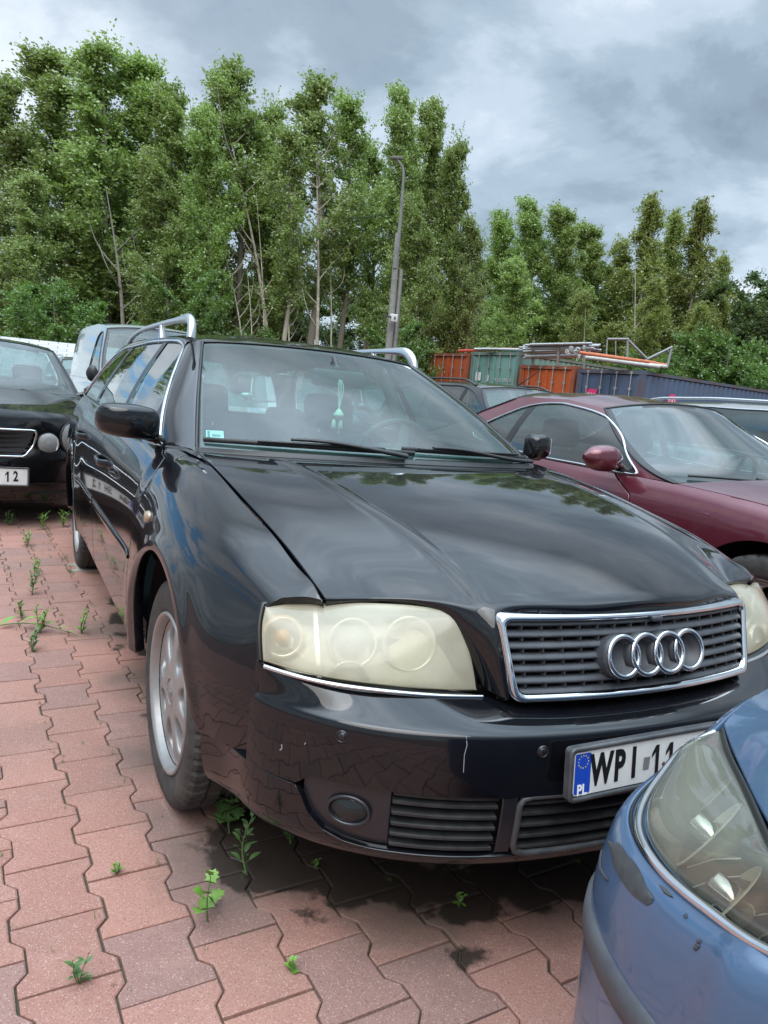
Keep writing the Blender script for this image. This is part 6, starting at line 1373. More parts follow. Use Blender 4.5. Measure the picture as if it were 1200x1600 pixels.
# fine grass and moss caught in the joints, too much to count
rg = np.random.default_rng(12); V = []
for q in range(5200):
    i = rg.integers(-9, 14); k = rg.random()*55-14; L, W_ = .200, .166; y0 = .04+k*L*.5; t = (y0-.04)/L % 1.0; tw_ = .0120*(1 if abs(t-.5) > .25 else -1)*(1 if i % 2 == 0 else -1)
    if rg.random() < .25: x0 = -1.018+(i+rg.random())*W_; y0 = .04+(round(k*.5)+(.5 if (i+1) % 2 == 0 else 0)+.5)*L; 
    else: x0 = -1.018+(i+.5)*W_+tw_
    X0, Y0 = pc*x0-ps*y0, ps*x0+pc*y0
    den = .5+.5*math.sin(X0*9.1+2.2*math.sin(Y0*1.7))*math.sin(Y0*3.3+X0*2.0)
    if rg.random() > den**2*(1.0 if (X0 < -.9 and Y0 > .6) else .30): continue
    n_ = rg.integers(3, 8) 
    for b in range(n_):
        a = rg.random()*6.28; h = rg.uniform(.006, .020)*(1.5 if (X0 < -.9 and Y0 > .8) else .8); px_, py_ = X0+rg.normal(0, .003), Y0+rg.normal(0, .004); w_ = .0012; dx, dy = math.cos(a), math.sin(a); V.append([(px_-dy*w_, py_+dx*w_, -.006), (px_+dy*w_, py_-dx*w_, -.006), (px_+dx*h*.5+dy*w_*.3, py_+dy*h*.5-dx*w_*.3, h), (px_+dx*h*.5, py_+dy*h*.5, h)])
mb = MB(); V = np.array(V).reshape(-1, 3); mb.add(V, [(4*i, 4*i+1, 4*i+2, 4*i+3) for i in range(len(V)//4)], False); tag(mb.build('joint_grass', mat('joint_grass_green', (.10, .17, .035), .8, island=.35)), 'fine grass and moss growing in the joints of the paving', 'grass', kind='stuff')
# a broken twig with leaves lying on the paving
tw = empty('fallen_twig', (-1.33, 1.62, .006), 0, 'leafy green twig lying across the paving at the left', 'twig')
mb = MB(); pts = spl([(0, 0, 0), (.10, -.02, .02), (.22, -.08, .025), (.36, -.19, .004)], 16); mb.tube(pts, np.linspace(.0035, .0018, 16), 5); mb.build('stem', M_STEM, tw); mb = MB()
for k, (i, d) in enumerate([(2, (.8, .5, .25)), (5, (.9, -.1, .3)), (8, (.7, -.7, .2)), (11, (.9, -.2, .1)), (13, (.5, -.8, .15))]): leaf(mb, Vector(pts[i]), d, .085 if k < 3 else .05, .034 if k < 3 else .016)
mb.build('leaves', M_LEAF1, tw)
# two pale pavers that replaced red ones
mb = MB()
for (x, y) in ((-.815, 2.72),): 
    o = empty('spare_paver', (x, y, .003), R_(3), 'pale grey notched paver in the ground beside the sill of the black estate', 'paver'); pm_ = MB()
    L, W_, a = .200, .166, .0115; q, e = .05, .014; A_, B_ = W_/2+a-.005, W_/2-a-.005; rt = [(A_, -.095), (A_, -q-e), (B_-.012, -q+e), (B_-.012, q-e), (A_, q+e), (A_, .095)]; lp = rt+[(-u, v) for u, v in rt[::-1]]
    pm_.add([(u, v, .0015) for u, v in lp]+[(u*1.02, v*1.02, -.006) for u, v in lp], [tuple(range(12))]+[(i, i+12, (i+1) % 12+12, (i+1) % 12) for i in range(12)], False); b_ = pm_.build('paver_body', mat('pale_concrete', (.33, .30, .26), .85, noise=(30, (.22, .20, .17), .7), bump=(150, .4, .002)), o)
# ============================================================ containers, pole, sheds
def cont_mat(nm, c, rust=(.13, .045, .02), am=.35): return mat(nm, c, .55, noise=(1.6, rust, am), bump=(20, .1, .01))
def container(label, A, B, H, z0, m, L=6.06, text=None, logo=None, sidelogo=None, hidden_side=True):
    """A,B = ground points (x,y) of the door end, left and right seen from the camera; body goes back from there"""
    A, B = np.array(A, float), np.array(B, float); ax = (B-A)/np.linalg.norm(B-A); back = np.array([-ax[1], ax[0]])
    if back@(A-CAM[:2]) < 0: back = -back
    Wd = np.linalg.norm(B-A); root = empty('shipping_container', (A[0], A[1], z0), math.atan2(ax[1], ax[0]), label, 'container', 'shipping containers in a row at the back of the yard')
    # local frame: x along the doors, y backwards, z up
    def cor(p0, p1, n_, horiz, depth=.035):
        # corrugated sheet between two x positions at given y
        k = max(2, int(n_)); xs = []; 
        for i in range(k): u = i/k; du = 1/k; xs += [(u, 0), (u+.28*du, 0), (u+.5*du, 1), (u+.78*du, 1)]
        xs.append((1, 0)); return xs
    body = MB()
    for xx, sg in ((0.03, 1), (Wd-.03, -1)):
        prof = cor(0, 1, L/.28, False); g = [[(xx+sg*.035*d, .12+(L-.24)*u, z) for u, d in prof] for z in (.17, H-.12)]; body.grid(np.array(g), False)
    body.grid(np.array([[(x, y, H-.035) for x in (.05, Wd-.05)] for y in (.08, L-.08)]), False)
    prof = cor(0, 1, 9, False); body.grid(np.array([[(.1+(Wd-.2)*u, L-.05-.035*d, z) for u, d in prof] for z in (.17, H-.12)]), False); body.build('container_wall', m, root)
    fr = MB()
    for x in (.07, Wd-.07):
        for y in (.07, L-.07): fr.box((x, y, H/2), (.14, .14, H-.004))
    for y in (.05, L-.05):
        fr.box((Wd/2, y, H-.06), (Wd-.28, .10, .11)); fr.box((Wd/2, y, .08), (Wd-.28, .10, .15))
    for x in (.06, Wd-.06): fr.box((x, L/2, H-.05), (.09, L-.28, .09)); fr.box((x, L/2, .09), (.10, L-.28, .15))
    for x in (.08, Wd-.08):
        for y in (.09, L-.09):
            for z in (.06, H-.055): fr.box((x, y, z), (.175, .19, .125))
    fr.build('corner_frame', cont_mat('container_frame_'+m.name, tuple(.55*c+.03 for c in m.node_tree.nodes['Principled BSDF'].inputs['Base Color'].default_value[:3]), am=.7), root)
    for s_ in (0, 1):
        x0, x1 = (.15, Wd/2-.01) if s_ == 0 else (Wd/2+.01, Wd-.15); d = MB(); zz = np.linspace(.18, H-.13, 5); 
        d.grid(np.array([[(x, .05+(.03 if k % 2 else 0), z) for x in (x0, x1)] for k, z in enumerate([.18, .19, .17+(H-.3)*.31, .17+(H-.3)*.33, .17+(H-.3)*.64, .17+(H-.3)*.66, H-.14, H-.13])]), False)
        for e in (x0+.02, x1-.02): d.box((e, .035, H/2), (.05, .05, H-.32))
        dr = d.build('container_door', m, root)
        for t in (.27, .76):
            xb = x0+(x1-x0)*t; rb = MB(); rb.tube([(xb, -.01, .10), (xb, -.01, H-.04)], .017, 8)
            for z in (.12, .75, 1.3, H-.55, H-.07): rb.box((xb, .0, z), (.09, .05, .07))
            rb.box((xb+(.12 if t < .5 else -.12), -.02, 1.25), (.30, .02, .04)); rb.build('locking_bar', mat('galvanised', (.45, .46, .46), .45, .6, noise=(6, (.25, .2, .16), .6)), dr)
    for tx, x, z, sz, mm in (text or []):
        V, F = text_mesh(tx, sz, .001, .9, .004); t_ = MB(); t_.add(np.stack([V[:, 0]+x, -.0+0*V[:, 0]+.02, V[:, 1]+z], 1), F, False); t_.build('container_marking', mm, root)
    for (x, z, w_, h_, mm, tx, sz) in (logo or []):
        t_ = MB(); t_.box((x, .024, z), (w_, .004, h_)); l_ = t_.build('logo_panel', mm, root); V, F = text_mesh(tx, sz, .001, 1.1, .012)
        if tx: t_ = MB(); t_.add(np.stack([V[:, 0]+x, .018+0*V[:, 0], V[:, 1]+z], 1), F, False); t_.build('logo_letters', M_PWHITE, l_)
    for (y, z, r_, mm, tx, sz) in (sidelogo or []):
        t_ = MB(); a = np.linspace(0, 2*math.pi, 24, endpoint=False); t_.add([(Wd+.004, y+r_*math.cos(q)*1.0, z+r_*math.sin(q)) for q in a], [tuple(range(24))], False); l_ = t_.build('logo_disc', mm, root)
        V, F = text_mesh(tx, sz, .001, 1.1, .012); t_ = MB(); t_.add(np.stack([Wd+.010+0*V[:, 0], V[:, 0]+y, V[:, 1]+z], 1), F, False); t_.build('logo_letters', M_PWHITE, l_)
    return root
C_ORG = cont_mat('orange_container', (.42, .085, .030)); C_TEAL = cont_mat('teal_container', (.16, .32, .28), am=.15); C_ORG2 = cont_mat('deep_orange_container', (.50, .10, .022)); C_BLU = cont_mat('blue_container', (.075, .115, .185), am=.15); C_MAR = cont_mat('maroon_container', (.23, .03, .025))
M_MARK = mat('container_white', (.62, .62, .60), .6); M_PINK = mat('logo_pink', (.68, .04, .16), .5)
def place_ends(pxl, pyl, pxr, pyr, dR, Wd=2.44):
    """depth of the left end so that the doors are Wd apart"""
    Bp = at_d(pxr, pyr, dR); best = None
    for dL in np.linspace(dR-3.5, dR+3.5, 281):
        Ap = at_d(pxl, pyl, dL); e = abs(np.linalg.norm((Ap-Bp)[:2])-Wd)
        if dL > dR-.3 and (best is None or e < best[0]): best = (e, dL)
    return at_d(pxl, pyl, best[1]), Bp
def add_cont(label, pxl, pyl, pxr, pyr, dR, m, **k):
    a, b = place_ends(pxl, pyl, pxr, pyr, dR); top = (a[2]+b[2])/2; return container(label, a[:2], b[:2], top+.02, 0.0, m, **k), a, b
ev = -.59*_r+.80*np.array([_sy, _cy, 0]); ev[2] = 0; ev /= np.linalg.norm(ev)
def row_ends(b): return b+ev*2.44, b
b4 = at_d(1006, 579, 21.8); a4, _ = row_ends(b4)
def top_at(px, py, P): return at_d(px, py, (P-CAM)@_f)[2]
b3 = a4+ev*.10; a3, _ = row_ends(b3); b2 = a3+ev*.10; a2, _ = row_ends(b2); b1 = a2+ev*.10; a1, _ = row_ends(b1); b0 = a1+ev*.10; a0, _ = row_ends(b0)
z4, z3, z2, z1 = top_at(1006, 579, b4), top_at(845, 570, (a3+b3)/2), top_at(760, 549, (a2+b2)/2), top_at(690, 551, (a1+b1)/2)
container('blue container seen corner-on with a long ribbed side and a pink logo', a4[:2], b4[:2], z4, 0, C_BLU, L=12.2, text=[('TCLU  897686 0', 1.75, 1.35, .20, M_MARK)], logo=[(.62, 1.85, .42, .42, M_PINK, 'TAL', .20)], sidelogo=[(1.6, 1.85, .26, M_PINK, 'TAL', .24)])
container('bright orange container in the middle of the row, under the pipes', a3[:2], b3[:2], z3, 0, C_ORG2)
container('teal container with white markings between two orange ones', a2[:2], b2[:2], z2, 0, C_TEAL, text=[('TGHU 289583', 1.72, 2.2, .16, M_MARK), ('22G1', 1.72, 1.9, .14, M_MARK)], logo=[(.45, 2.3, .28, .30, M_MARK, '', .1), (.95, 2.25, .12, .22, M_MARK, '', .1)])
container('dull orange container at the left end of the row, beside the teal one', a1[:2], b1[:2], z1, 0, C_ORG, text=[('TCKU 230854 1', 1.75, 1.9, .16, M_MARK), ('22G1', 1.75, 1.65, .14, M_MARK)])
container('maroon container half hidden at the far left of the row', a0[:2], b0[:2], z1, 0, C_MAR)
P9 = at_d(1040, 590, 46); container('dark red container low behind the long blue one', P9[:2], at_d(1240, 598, 46)[:2]+np.array([0, 0]), P9[2]-.1, 0, C_MAR)
# stack of pipes and posts on the containers
M_PIPE = mat('grey_pipe', (.30, .32, .33), .45, .5, noise=(8, (.20, .16, .13), .5)); M_WOOD = mat('grey_timber', (.20, .17, .14), .9, noise=(9, (.11, .09, .07), .7)); M_ORP = mat('orange_pipe', (.52, .13, .045), .6, noise=(6, (.28, .10, .05), .6)); M_WHP = mat('white_pipe', (.46, .47, .45), .6, noise=(6, (.28, .26, .23), .6))
def zt_at(p): return p
rr = random.Random(5)
def pile(label, pts, n, r, m, seed, grp='pipes stacked on top of the containers', spread=.35, hgt=.3):
    rr = random.Random(seed); root = None; p0, p1 = np.array(pts[0]), np.array(pts[1]); d = (p1-p0)/np.linalg.norm(p1-p0); s = np.cross(d, (0, 0, 1)); s /= np.linalg.norm(s)
    for k in range(n):
        o_ = s*rr.uniform(-spread, spread)+np.array([0, 0, rr.uniform(0, hgt)]); e = rr.uniform(-.25, .25); mb = MB(); q0, q1 = p0+o_-d*e, p1+o_+d*e+np.array([0, 0, rr.uniform(-.03, .03)])
        mb.tube([q0, q1], r, 10, caps=False); mb.tube([q1, q0], r*.8, 10, caps=False); o = mb.build('pipe', m, None); tag(o, label, 'pipe', grp)
pile('grey pipe in the tangled bundle on top of the bright orange container', (at_d(822, 558, 25.2), at_d(925, 556, 24.4)), 16, .045, M_PIPE, 1, spread=.5, hgt=.42)
pile('grey pipe laid flat across the teal container roof', (at_d(745, 547, 27.0), at_d(850, 548, 26.4)), 3, .05, M_PIPE, 2, spread=.2, hgt=.03)
pile('long orange pipe lying over the top of the blue container', (at_d(918, 553, 22.6), at_d(1028, 569, 22.0)), 3, .05, M_ORP, 3, 'orange pipes on the containers', .10, .04)
pile('long white pipe lying just under the orange one on the blue container', (at_d(925, 560, 22.5), at_d(1030, 573, 21.9)), 3, .055, M_WHP, 4, 'white pipes on the containers', .10, .03)
pile('thin red bar lying on the roof of the teal container', (at_d(716, 549, 28.5), at_d(800, 546, 27.5)), 1, .05, mat('red_bar', (.40, .06, .03), .6), 6, None, .05, .02)
pile('thin red-brown bar behind the pipe bundle', (at_d(785, 545, 28), at_d(850, 546, 28)), 1, .05, mat('rusty_bar', (.30, .07, .04), .7), 7, None, .05, .02)
for (px, py0, py1, d, lb) in ((832, 571, 531, 25.0, 'upright timber post on the bright orange container, left one'), (871, 573, 538, 24.4, 'upright timber post holding the pipe bundle, middle one'), (912, 576, 547, 23.8, 'short post at the right end of the pipe bundle')):
    mb = MB(); mb.tube([at_d(px, py0, d), at_d(px+2, py1, d)], .055, 4, flat=(1, .7)); o = mb.build('timber_post', M_WOOD); tag(o, lb, 'post')
rr = random.Random(9)
for k in range(14):   # clamp couplers heaped at the pipe ends
    c = at_d(rr.uniform(885, 916), rr.uniform(542, 562), 23.4); a = np.linspace(0, 2*math.pi, 14, endpoint=False); q = np.array(Vector((rr.gauss(0, 1), rr.gauss(0, 1), rr.gauss(0, 1))).to_track_quat('X', 'Z').to_matrix()); mb = MB()
    mb.tube(np.stack([0*a, .06*np.cos(a), .06*np.sin(a)], 1)@q.T+c, .016, 6, closed=True); o = mb.build('pipe_coupler', M_WHP); tag(o, 'pale ring coupler in the heap at the end of the grey pipes', 'coupler', 'couplers heaped at the pipe ends')
# angular steel frame behind the blue container
fr_ = empty('steel_frame', tuple(at_d(985, 575, 25)), 0, 'angular galvanised steel frame sticking up behind the blue container', 'frame'); o0 = np.array(at_d(985, 575, 25))
for i, seg in enumerate([[(947, 560), (949, 530)], [(949, 530), (982, 530)], [(980, 558), (981, 530)], [(981, 531), (1012, 562)], [(1008, 563), (1051, 542)], [(1049, 544), (1042, 575)], [(962, 558), (962, 532)]]):
    mb = MB(); mb.tube([at_d(*seg[0], 25)-o0, at_d(*seg[1], 25)-o0], .03 if i in (0, 6) else .055, 4, flat=(1, .8)); mb.build('steel_bar', mat('galvanised_bar', (.24, .24, .23), .6, .3, noise=(5, (.22, .2, .17), .5)), fr_)
# ---- leaning street lamp with a second pole and a box
lp0 = at_d(607, 540, 24); lb = np.array([lp0[0], lp0[1], 0.]); 
base = lb+np.array([-.10, 0, 0]); top_ = at_d(628, 262, 24.2)
lamp = empty('street_lamp', tuple(base), 0, 'tall leaning grey lamp post with a doubled pole and small white box', 'street lamp')
M_POLE = mat('pole_concrete', (.22, .21, .19), .85, noise=(6, (.12, .11, .09), .6)); M_POLE2 = mat('pole_steel', (.17, .165, .155), .85, noise=(5, (.10, .10, .09), .6))
dirv = (top_-at_d(607, 540, 24)); foot = at_d(607, 540, 24)-dirv*(at_d(607, 540, 24)[2]/dirv[2])
mb = MB(); mb.tube([foot-base, at_d(622, 365, 24.1)-base], [.13, .09], 10); mb.build('lower_pole', M_POLE, lamp)
mb = MB(); mb.tube([foot-base+np.array([.19, 0, 0]), at_d(621, 420, 24.1)-base+np.array([.14, 0, 0])], [.11, .07], 4, flat=(1, .8)); mb.build('support_post', M_POLE, lamp)
mb = MB(); mb.tube(spl([at_d(617, 420, 24)-base, at_d(625, 350, 24.1)-base, at_d(630, 285, 24.2)-base, at_d(627, 258, 24.2)-base, at_d(619, 249, 24.2)-base], 24), [.07]*8+[.055]*8+[.045]*8, 8); mb.build('upper_pole', M_POLE2, lamp)
mb = MB(); c = at_d(620, 247, 24.2)-base; mb.box(c, (.42, .16, .10), Matrix.Rotation(R_(-10), 3, 'Y'), .03); mb.build('lamp_head', M_POLE2, lamp)
mb = MB(); c = at_d(615, 497, 23.7)-base; mb.box(c, (.22, .16, .24), None, .02); bx_ = mb.build('junction_box', mat('box_white', (.62, .62, .58), .5), lamp)
mb = MB(); mb.box(c+np.array([-.20, -.02, .02]), (.20, .07, .05)); mb.box(c+np.array([0, -.085, 0]), (.05, .02, .08)); mb.build('security_camera', M_TRIMGREY, bx_)
for i, (p, q, sag, lb_) in enumerate([((622, 300), (760, 392), .35, 'overhead cable running right from the lamp post'), ((622, 330), (430, 300), .6, 'overhead cable running left from the lamp post into the trees')]):
    a_, b_ = at_d(*p, 24.2), at_d(*q, 34); t = np.linspace(0, 1, 20)[:, None]; pts = a_*(1-t)+b_*t; pts[:, 2] -= sag*4*(t*(1-t))[:, 0]; mb = MB(); mb.tube(pts, .012, 4); o = mb.build('overhead_cable', M_SEAL); tag(o, lb_, 'cable')
# ---- low shed with a pale shingled roof far left
def tile_mat():
    m = bpy.data.materials.new('pale_shingles'); m.use_nodes = True; t = m.node_tree; b = t.nodes['Principled BSDF']; co = t.nodes.new('ShaderNodeTexCoord').outputs['UV']
    br = t.nodes.new('ShaderNodeTexBrick'); t.links.new(t.nodes.new('ShaderNodeTexCoord').outputs['Object'], br.inputs['Vector']); br.inputs['Scale'].default_value = 1.0; br.inputs['Brick Width'].default_value = .42; br.inputs['Row Height'].default_value = .16; br.inputs['Mortar Size'].default_value = .012
    br.inputs['Color1'].default_value = (.46, .46, .45, 1); br.inputs['Color2'].default_value = (.38, .38, .37, 1); br.inputs['Mortar'].default_value = (.16, .16, .16, 1); t.links.new(br.outputs[0], b.inputs['Base Color']); b.inputs['Roughness'].default_value = .7; return m
sh = empty('low_shed', (-3.6, 16.5, 0), R_(-6), 'long low shed with a pale shingled roof behind the black saloon', 'shed')
mb = MB(); mb.box((1.5, 1.6, .5), (9.6, 3.2, 1.0)); mb.build('shed_wall', mat('shed_wall', (.35, .34, .32), .8), sh)
mb = MB(); mb.grid(np.array([[(x-3.6, y, 0) for x in (0, 10.2)] for y in (-.2, 2.2)]), False); mb.grid(np.array([[(x-3.6, y, -.05) for x in (0, 10.2)] for y in (-.2, 2.2)]), False)
rf = mb.build('shed_roof', tile_mat(), sh); rf.rotation_euler = (R_(22), 0, 0); rf.location = (0, -.1, 1.0)
mb = MB(); mb.grid(np.array([[(x-3.6, y, 0) for x in (0, 10.2)] for y in (0, 2.2)]), False); rf2 = mb.build('shed_roof', tile_mat(), sh); rf2.rotation_euler = (R_(-22), 0, 0); rf2.location = (0, 1.92, 1.82)
# ============================================================ trees
def leaf_mat(nm, c1, c2, c3):
    m = bpy.data.materials.new(nm); m.use_nodes = True; t = m.node_tree; t.nodes.clear(); N = t.nodes.new; Lk = t.links.new
    rnd = N('ShaderNodeNewGeometry').outputs['Random Per Island']; oi = N('ShaderNodeObjectInfo').outputs['Random']
    r = N('ShaderNodeValToRGB'); Lk(rnd, r.inputs[0]); e = r.color_ramp.elements; e[0].color = (*c1, 1); e[1].color = (*c3, 1); q = e.new(.5); q.color = (*c2, 1)
    h = N('ShaderNodeHueSaturation'); Lk(r.outputs[0], h.inputs['Color']); mr = N('ShaderNodeMapRange'); Lk(oi, mr.inputs[0]); mr.inputs[3].default_value = .82; mr.inputs[4].default_value = 1.2; Lk(mr.outputs[0], h.inputs['Value'])
    mh = N('ShaderNodeMapRange'); Lk(oi, mh.inputs[0]); mh.inputs[3].default_value = .490; mh.inputs[4].default_value = .508; Lk(mh.outputs[0], h.inputs['Hue'])
    d = N('ShaderNodeBsdfDiffuse'); Lk(h.outputs[0], d.inputs[0]); tl = N('ShaderNodeBsdfTranslucent'); Lk(h.outputs[0], tl.inputs[0]); mx = N('ShaderNodeMixShader'); mx.inputs[0].default_value = .50; Lk(d.outputs[0], mx.inputs[1]); Lk(tl.outputs[0], mx.inputs[2])
    g = N('ShaderNodeBsdfGlossy'); g.inputs['Roughness'].default_value = .42; g.inputs[0].default_value = (.8, .85, .8, 1); m2 = N('ShaderNodeMixShader'); m2.inputs[0].default_value = .07; Lk(mx.outputs[0], m2.inputs[1]); Lk(g.outputs[0], m2.inputs[2])
    o = N('ShaderNodeOutputMaterial'); Lk(m2.outputs[0], o.inputs[0]); return m
LM_POP = leaf_mat('poplar_leaves', (.150, .235, .030), (.235, .335, .052), (.42, .50, .20)); LM_BIR = leaf_mat('birch_leaves', (.175, .22, .030), (.255, .31, .050), (.38, .42, .14)); LM_SHR = leaf_mat('shrub_leaves', (.075, .15, .020), (.12, .22, .030), (.19, .32, .06)); LM_DRK = leaf_mat('dark_leaves', (.055, .095, .018), (.085, .14, .026), (.13, .19, .05))
M_BARK = mat('grey_bark', (.20, .175, .14), .9, noise=(4, (.10, .085, .065), .8)); M_BARKP = mat('pale_bark', (.42, .37, .29), .85, noise=(5, (.17, .13, .10), .7))
ZM = {}
def tree_proto(kind, seed, H=1.0, wid=.28, nclump=240, per=62, leafs=.0105, wind=-.5, crown0=.18, bark=None, lm=None, topw=.25, name='tree', tw=.048):
    """unit-height tree; crown swept by wind towards -x"""
    rr = np.random.default_rng(seed); root = empty(name); tk = MB()
    bend = rr.normal(0, .010, 4); pts = np.array([(0, 0, 0), (bend[0], bend[1], .25), (bend[2]*1.5, bend[3], .5), (wind*.03, 0, .75), (wind*.07, 0, .95)]); trunk = spl(pts, 24); tk.tube(trunk, np.linspace(.0125, .0015, 24), 7)
    limbs = []
    nb = {'poplar': 46, 'birch': 60, 'shrub': 12, 'wood': 18}[kind]
    for i in range(nb):
        t = crown0+(.93-crown0)*(i+rr.random())/nb; p = np.array([np.interp(t, trunk[:, 2], trunk[:, k]) for k in range(3)]); a = rr.random()*2*math.pi
        tt = (t-crown0)/(1-crown0); env = wid*(min(1, tt/.22)**.5*min(1, (1-tt)/.72)**.85*.95+.05) if kind in ('poplar',) else wid*(math.sin(math.pi*min(1, (1-t)/(1-crown0))**.62)**.8*.9+.10) if kind != 'birch' else wid*((1-t)/(1-crown0))**.75
        ln = env*rr.uniform(.65, 1.1); rise = {'poplar': .9, 'birch': .35, 'shrub': .5, 'wood': .5}[kind]*ln
        e = p+np.array([math.cos(a)*ln, math.sin(a)*ln, rise]); m_ = (p+e)/2+np.array([0, 0, -.08*ln if kind != 'birch' else .12*ln]); lb = spl([p, m_, e], 7); tk.tube(lb, np.linspace(.0042*(1-t*.6), .0009, 7), 5); limbs.append((lb, ln, t))
    tr = tk.build('trunk', bark or M_BARK, root)
    V = []
    for c in range(nclump):
        if kind in ('poplar', 'birch') and c < 7: lb, ln, t = (np.array([trunk[-5+min(4, c % 5)]]*7)+rr.normal(0, .010, (7, 3)), .03, .95)
        else: lb, ln, t = limbs[rr.integers(len(limbs))]
        s = rr.uniform(.12, 1.0); p = lb[min(6, int(s*7))]; ld = lb[-1]-lb[0]; ld = ld/(np.linalg.norm(ld)+1e-9); cs = tw*rr.uniform(.55, 1.35)*(1.15-.45*t)
        nt_ = rr.integers(5, 9)
        for w__ in range(nt_):
            d0 = ld*.55+rr.normal(0, .62, 3)+np.array([wind*.75, 0, .30 if kind != 'birch' else -.25]); d0 /= np.linalg.norm(d0)
            k = max(5, int(per/nt_*rr.uniform(.6, 1.4))); u = rr.random(k)**.8; L2 = cs*rr.uniform(.7, 1.5); pos = p+d0*(u*L2)[:, None]+np.array([wind, 0, -.15 if kind != 'birch' else -.9])*(u**2*L2*.45)[:, None]+rr.normal(0, .0042, (k, 3))*(1+1.0*(kind in ('wood', 'shrub')))
            d = rr.normal(0, .75, (k, 3))+d0*.9; d[:, 0] += wind*1.5; d /= np.linalg.norm(d, axis=1, keepdims=True); w_ = np.cross(d, rr.normal(0, 1, (k, 3))); w_ /= np.linalg.norm(w_, axis=1, keepdims=True)+1e-9
            L = leafs*rr.uniform(.5, 1.45, (k, 1)); V.append(np.stack([pos-d*L, pos+w_*L*.58, pos+d*L, pos-w_*L*.58], 1))
    V = np.concatenate(V); V = V[V[:, :, 2].min(1) > .015]; n = len(V); me = bpy.data.meshes.new('crown'); me.vertices.add(n*4); me.vertices.foreach_set('co', V.reshape(-1)); me.loops.add(n*4); me.loops.foreach_set('vertex_index', np.arange(n*4, dtype=np.int32)); me.polygons.add(n); me.polygons.foreach_set('loop_start', np.arange(0, n*4, 4, dtype=np.int32)); me.update(calc_edges=True); me.materials.append(lm)
    o = bpy.data.objects.new('crown', me); COL.objects.link(o); o.parent = root; zm = float(np.quantile(V[:, :, 2], .9995)); ZM[root.name] = zm; return root
protos = {
 'poplar': [tree_proto('poplar', s, wid=.135, nclump=560, per=115, leafs=.0041, crown0=.14, lm=LM_POP, bark=M_BARK, name='poplar_tree', wind=-.6) for s in (1, 2, 3, 4, 5)],
 'thin': [tree_proto('poplar', s, wid=.10, nclump=210, per=115, leafs=.0040, crown0=.34, lm=LM_POP, bark=M_BARKP, name='poplar_tree') for s in (11, 12)],
 'birch': [tree_proto('birch', s, wid=.165, nclump=520, per=95, leafs=.0042, wind=-.35, crown0=.12, lm=LM_BIR, bark=M_BARKP, name='birch_tree', tw=.045) for s in (21, 22)],
 'wood': [tree_proto('wood', s, wid=.34, nclump=300, per=110, leafs=.0080, wind=-.2, crown0=.06, lm=LM_DRK, name='broadleaf_tree', tw=.07) for s in (31, 32)],
 'shrub': [tree_proto('shrub', s, wid=.42, nclump=200, per=110, leafs=.011, wind=-.3, crown0=.05, lm=LM_SHR, name='shrub', tw=.11) for s in (41, 42)],
}
used = set(); rt = random.Random(4)
GRP = {'poplar': 'tall poplars in the wood behind the yard', 'thin': 'tall poplars in the wood behind the yard', 'birch': 'birches on the right of the wood', 'wood': 'broad trees deep in the wood', 'shrub': 'shrubs at the foot of the wood'}
def tree(kind, px, pytop, d, label, wscale=1.0, group=None):
    k = rt.randrange(len(protos[kind])); p = protos[kind][k]
    g = at_d(px, 590, d); top = at_d(px, pytop, d); zz = np.linspace(.5, 40, 400); pp, _ = to_px(np.stack([np.full(400, g[0]), np.full(400, g[1]), zz], 1)); H = float(np.interp(-pytop, -pp[:, 1], zz))/ZM[p.name]
    o = p if (kind, k) not in used else copy_tree(p); used.add((kind, k))
    o.location = (g[0], g[1], -.05); o.scale = (H*wscale, H*wscale, H); o.rotation_euler = (0, 0, -YAW+rt.uniform(-.5, .5)); tag(o, label, 'shrub' if kind == 'shrub' else 'tree', group or GRP[kind]); return o
T = [('poplar', 22, 112, 33, 1.25), ('poplar', 95, 70, 36, 1.2), ('poplar', 160, 44, 34, 1.2), ('poplar', 225, 80, 36, 1.15), ('poplar', 275, 130, 35, 1.0), ('poplar', 60, 260, 29, 1.3), ('poplar', 190, 190, 40, 1.3),
     ('poplar', 318, 165, 31, .9), ('poplar', 362, 86, 33, 1.05), ('poplar', 415, 150, 35, .9), ('poplar', 250, 230, 30, 1.0),
     ('thin', 478, 104, 32, 1.15), ('thin', 528, 140, 34, .95), ('thin', 565, 215, 36, .9), ('thin', 440, 190, 30, .95),
     ('poplar', 608, 128, 33, .75), ('poplar', 655, 152, 35, .80), ('poplar', 692, 205, 34, .70), ('thin', 720, 330, 33, .9), ('poplar', 640, 300, 30, .9),
     ('poplar', 775, 330, 42, .95), ('poplar', 815, 306, 44, 1.0), ('poplar', 862, 318, 43, 1.0), ('poplar', 905, 345, 46, 1.1), ('poplar', 800, 400, 38, 1.2),
     ('birch', 950, 368, 46, .9), ('birch', 990, 300, 44, 1.0), ('birch', 1028, 325, 47, .9), ('birch', 1068, 308, 45, 1.0), ('birch', 1105, 395, 48, .9), ('birch', 900, 450, 38, 1.0), ('birch', 1010, 430, 38, 1.1), ('birch', 1085, 470, 38, 1.2),
     ('wood', 1200, 430, 60, 1.0), ('wood', 1250, 415, 58, 1.0), ('wood', 1155, 480, 66, 1.2), ('wood', 1320, 400, 60, 1.1)]
side = {'poplar': ['full poplar swept by the wind', 'dark poplar leaning left'], 'thin': ['slender poplar with a pale bare trunk', 'thin poplar showing sky through its crown'], 'birch': ['pointed birch with drooping foliage', 'yellow-green birch'], 'wood': ['broad dark tree', 'round-crowned tree']}
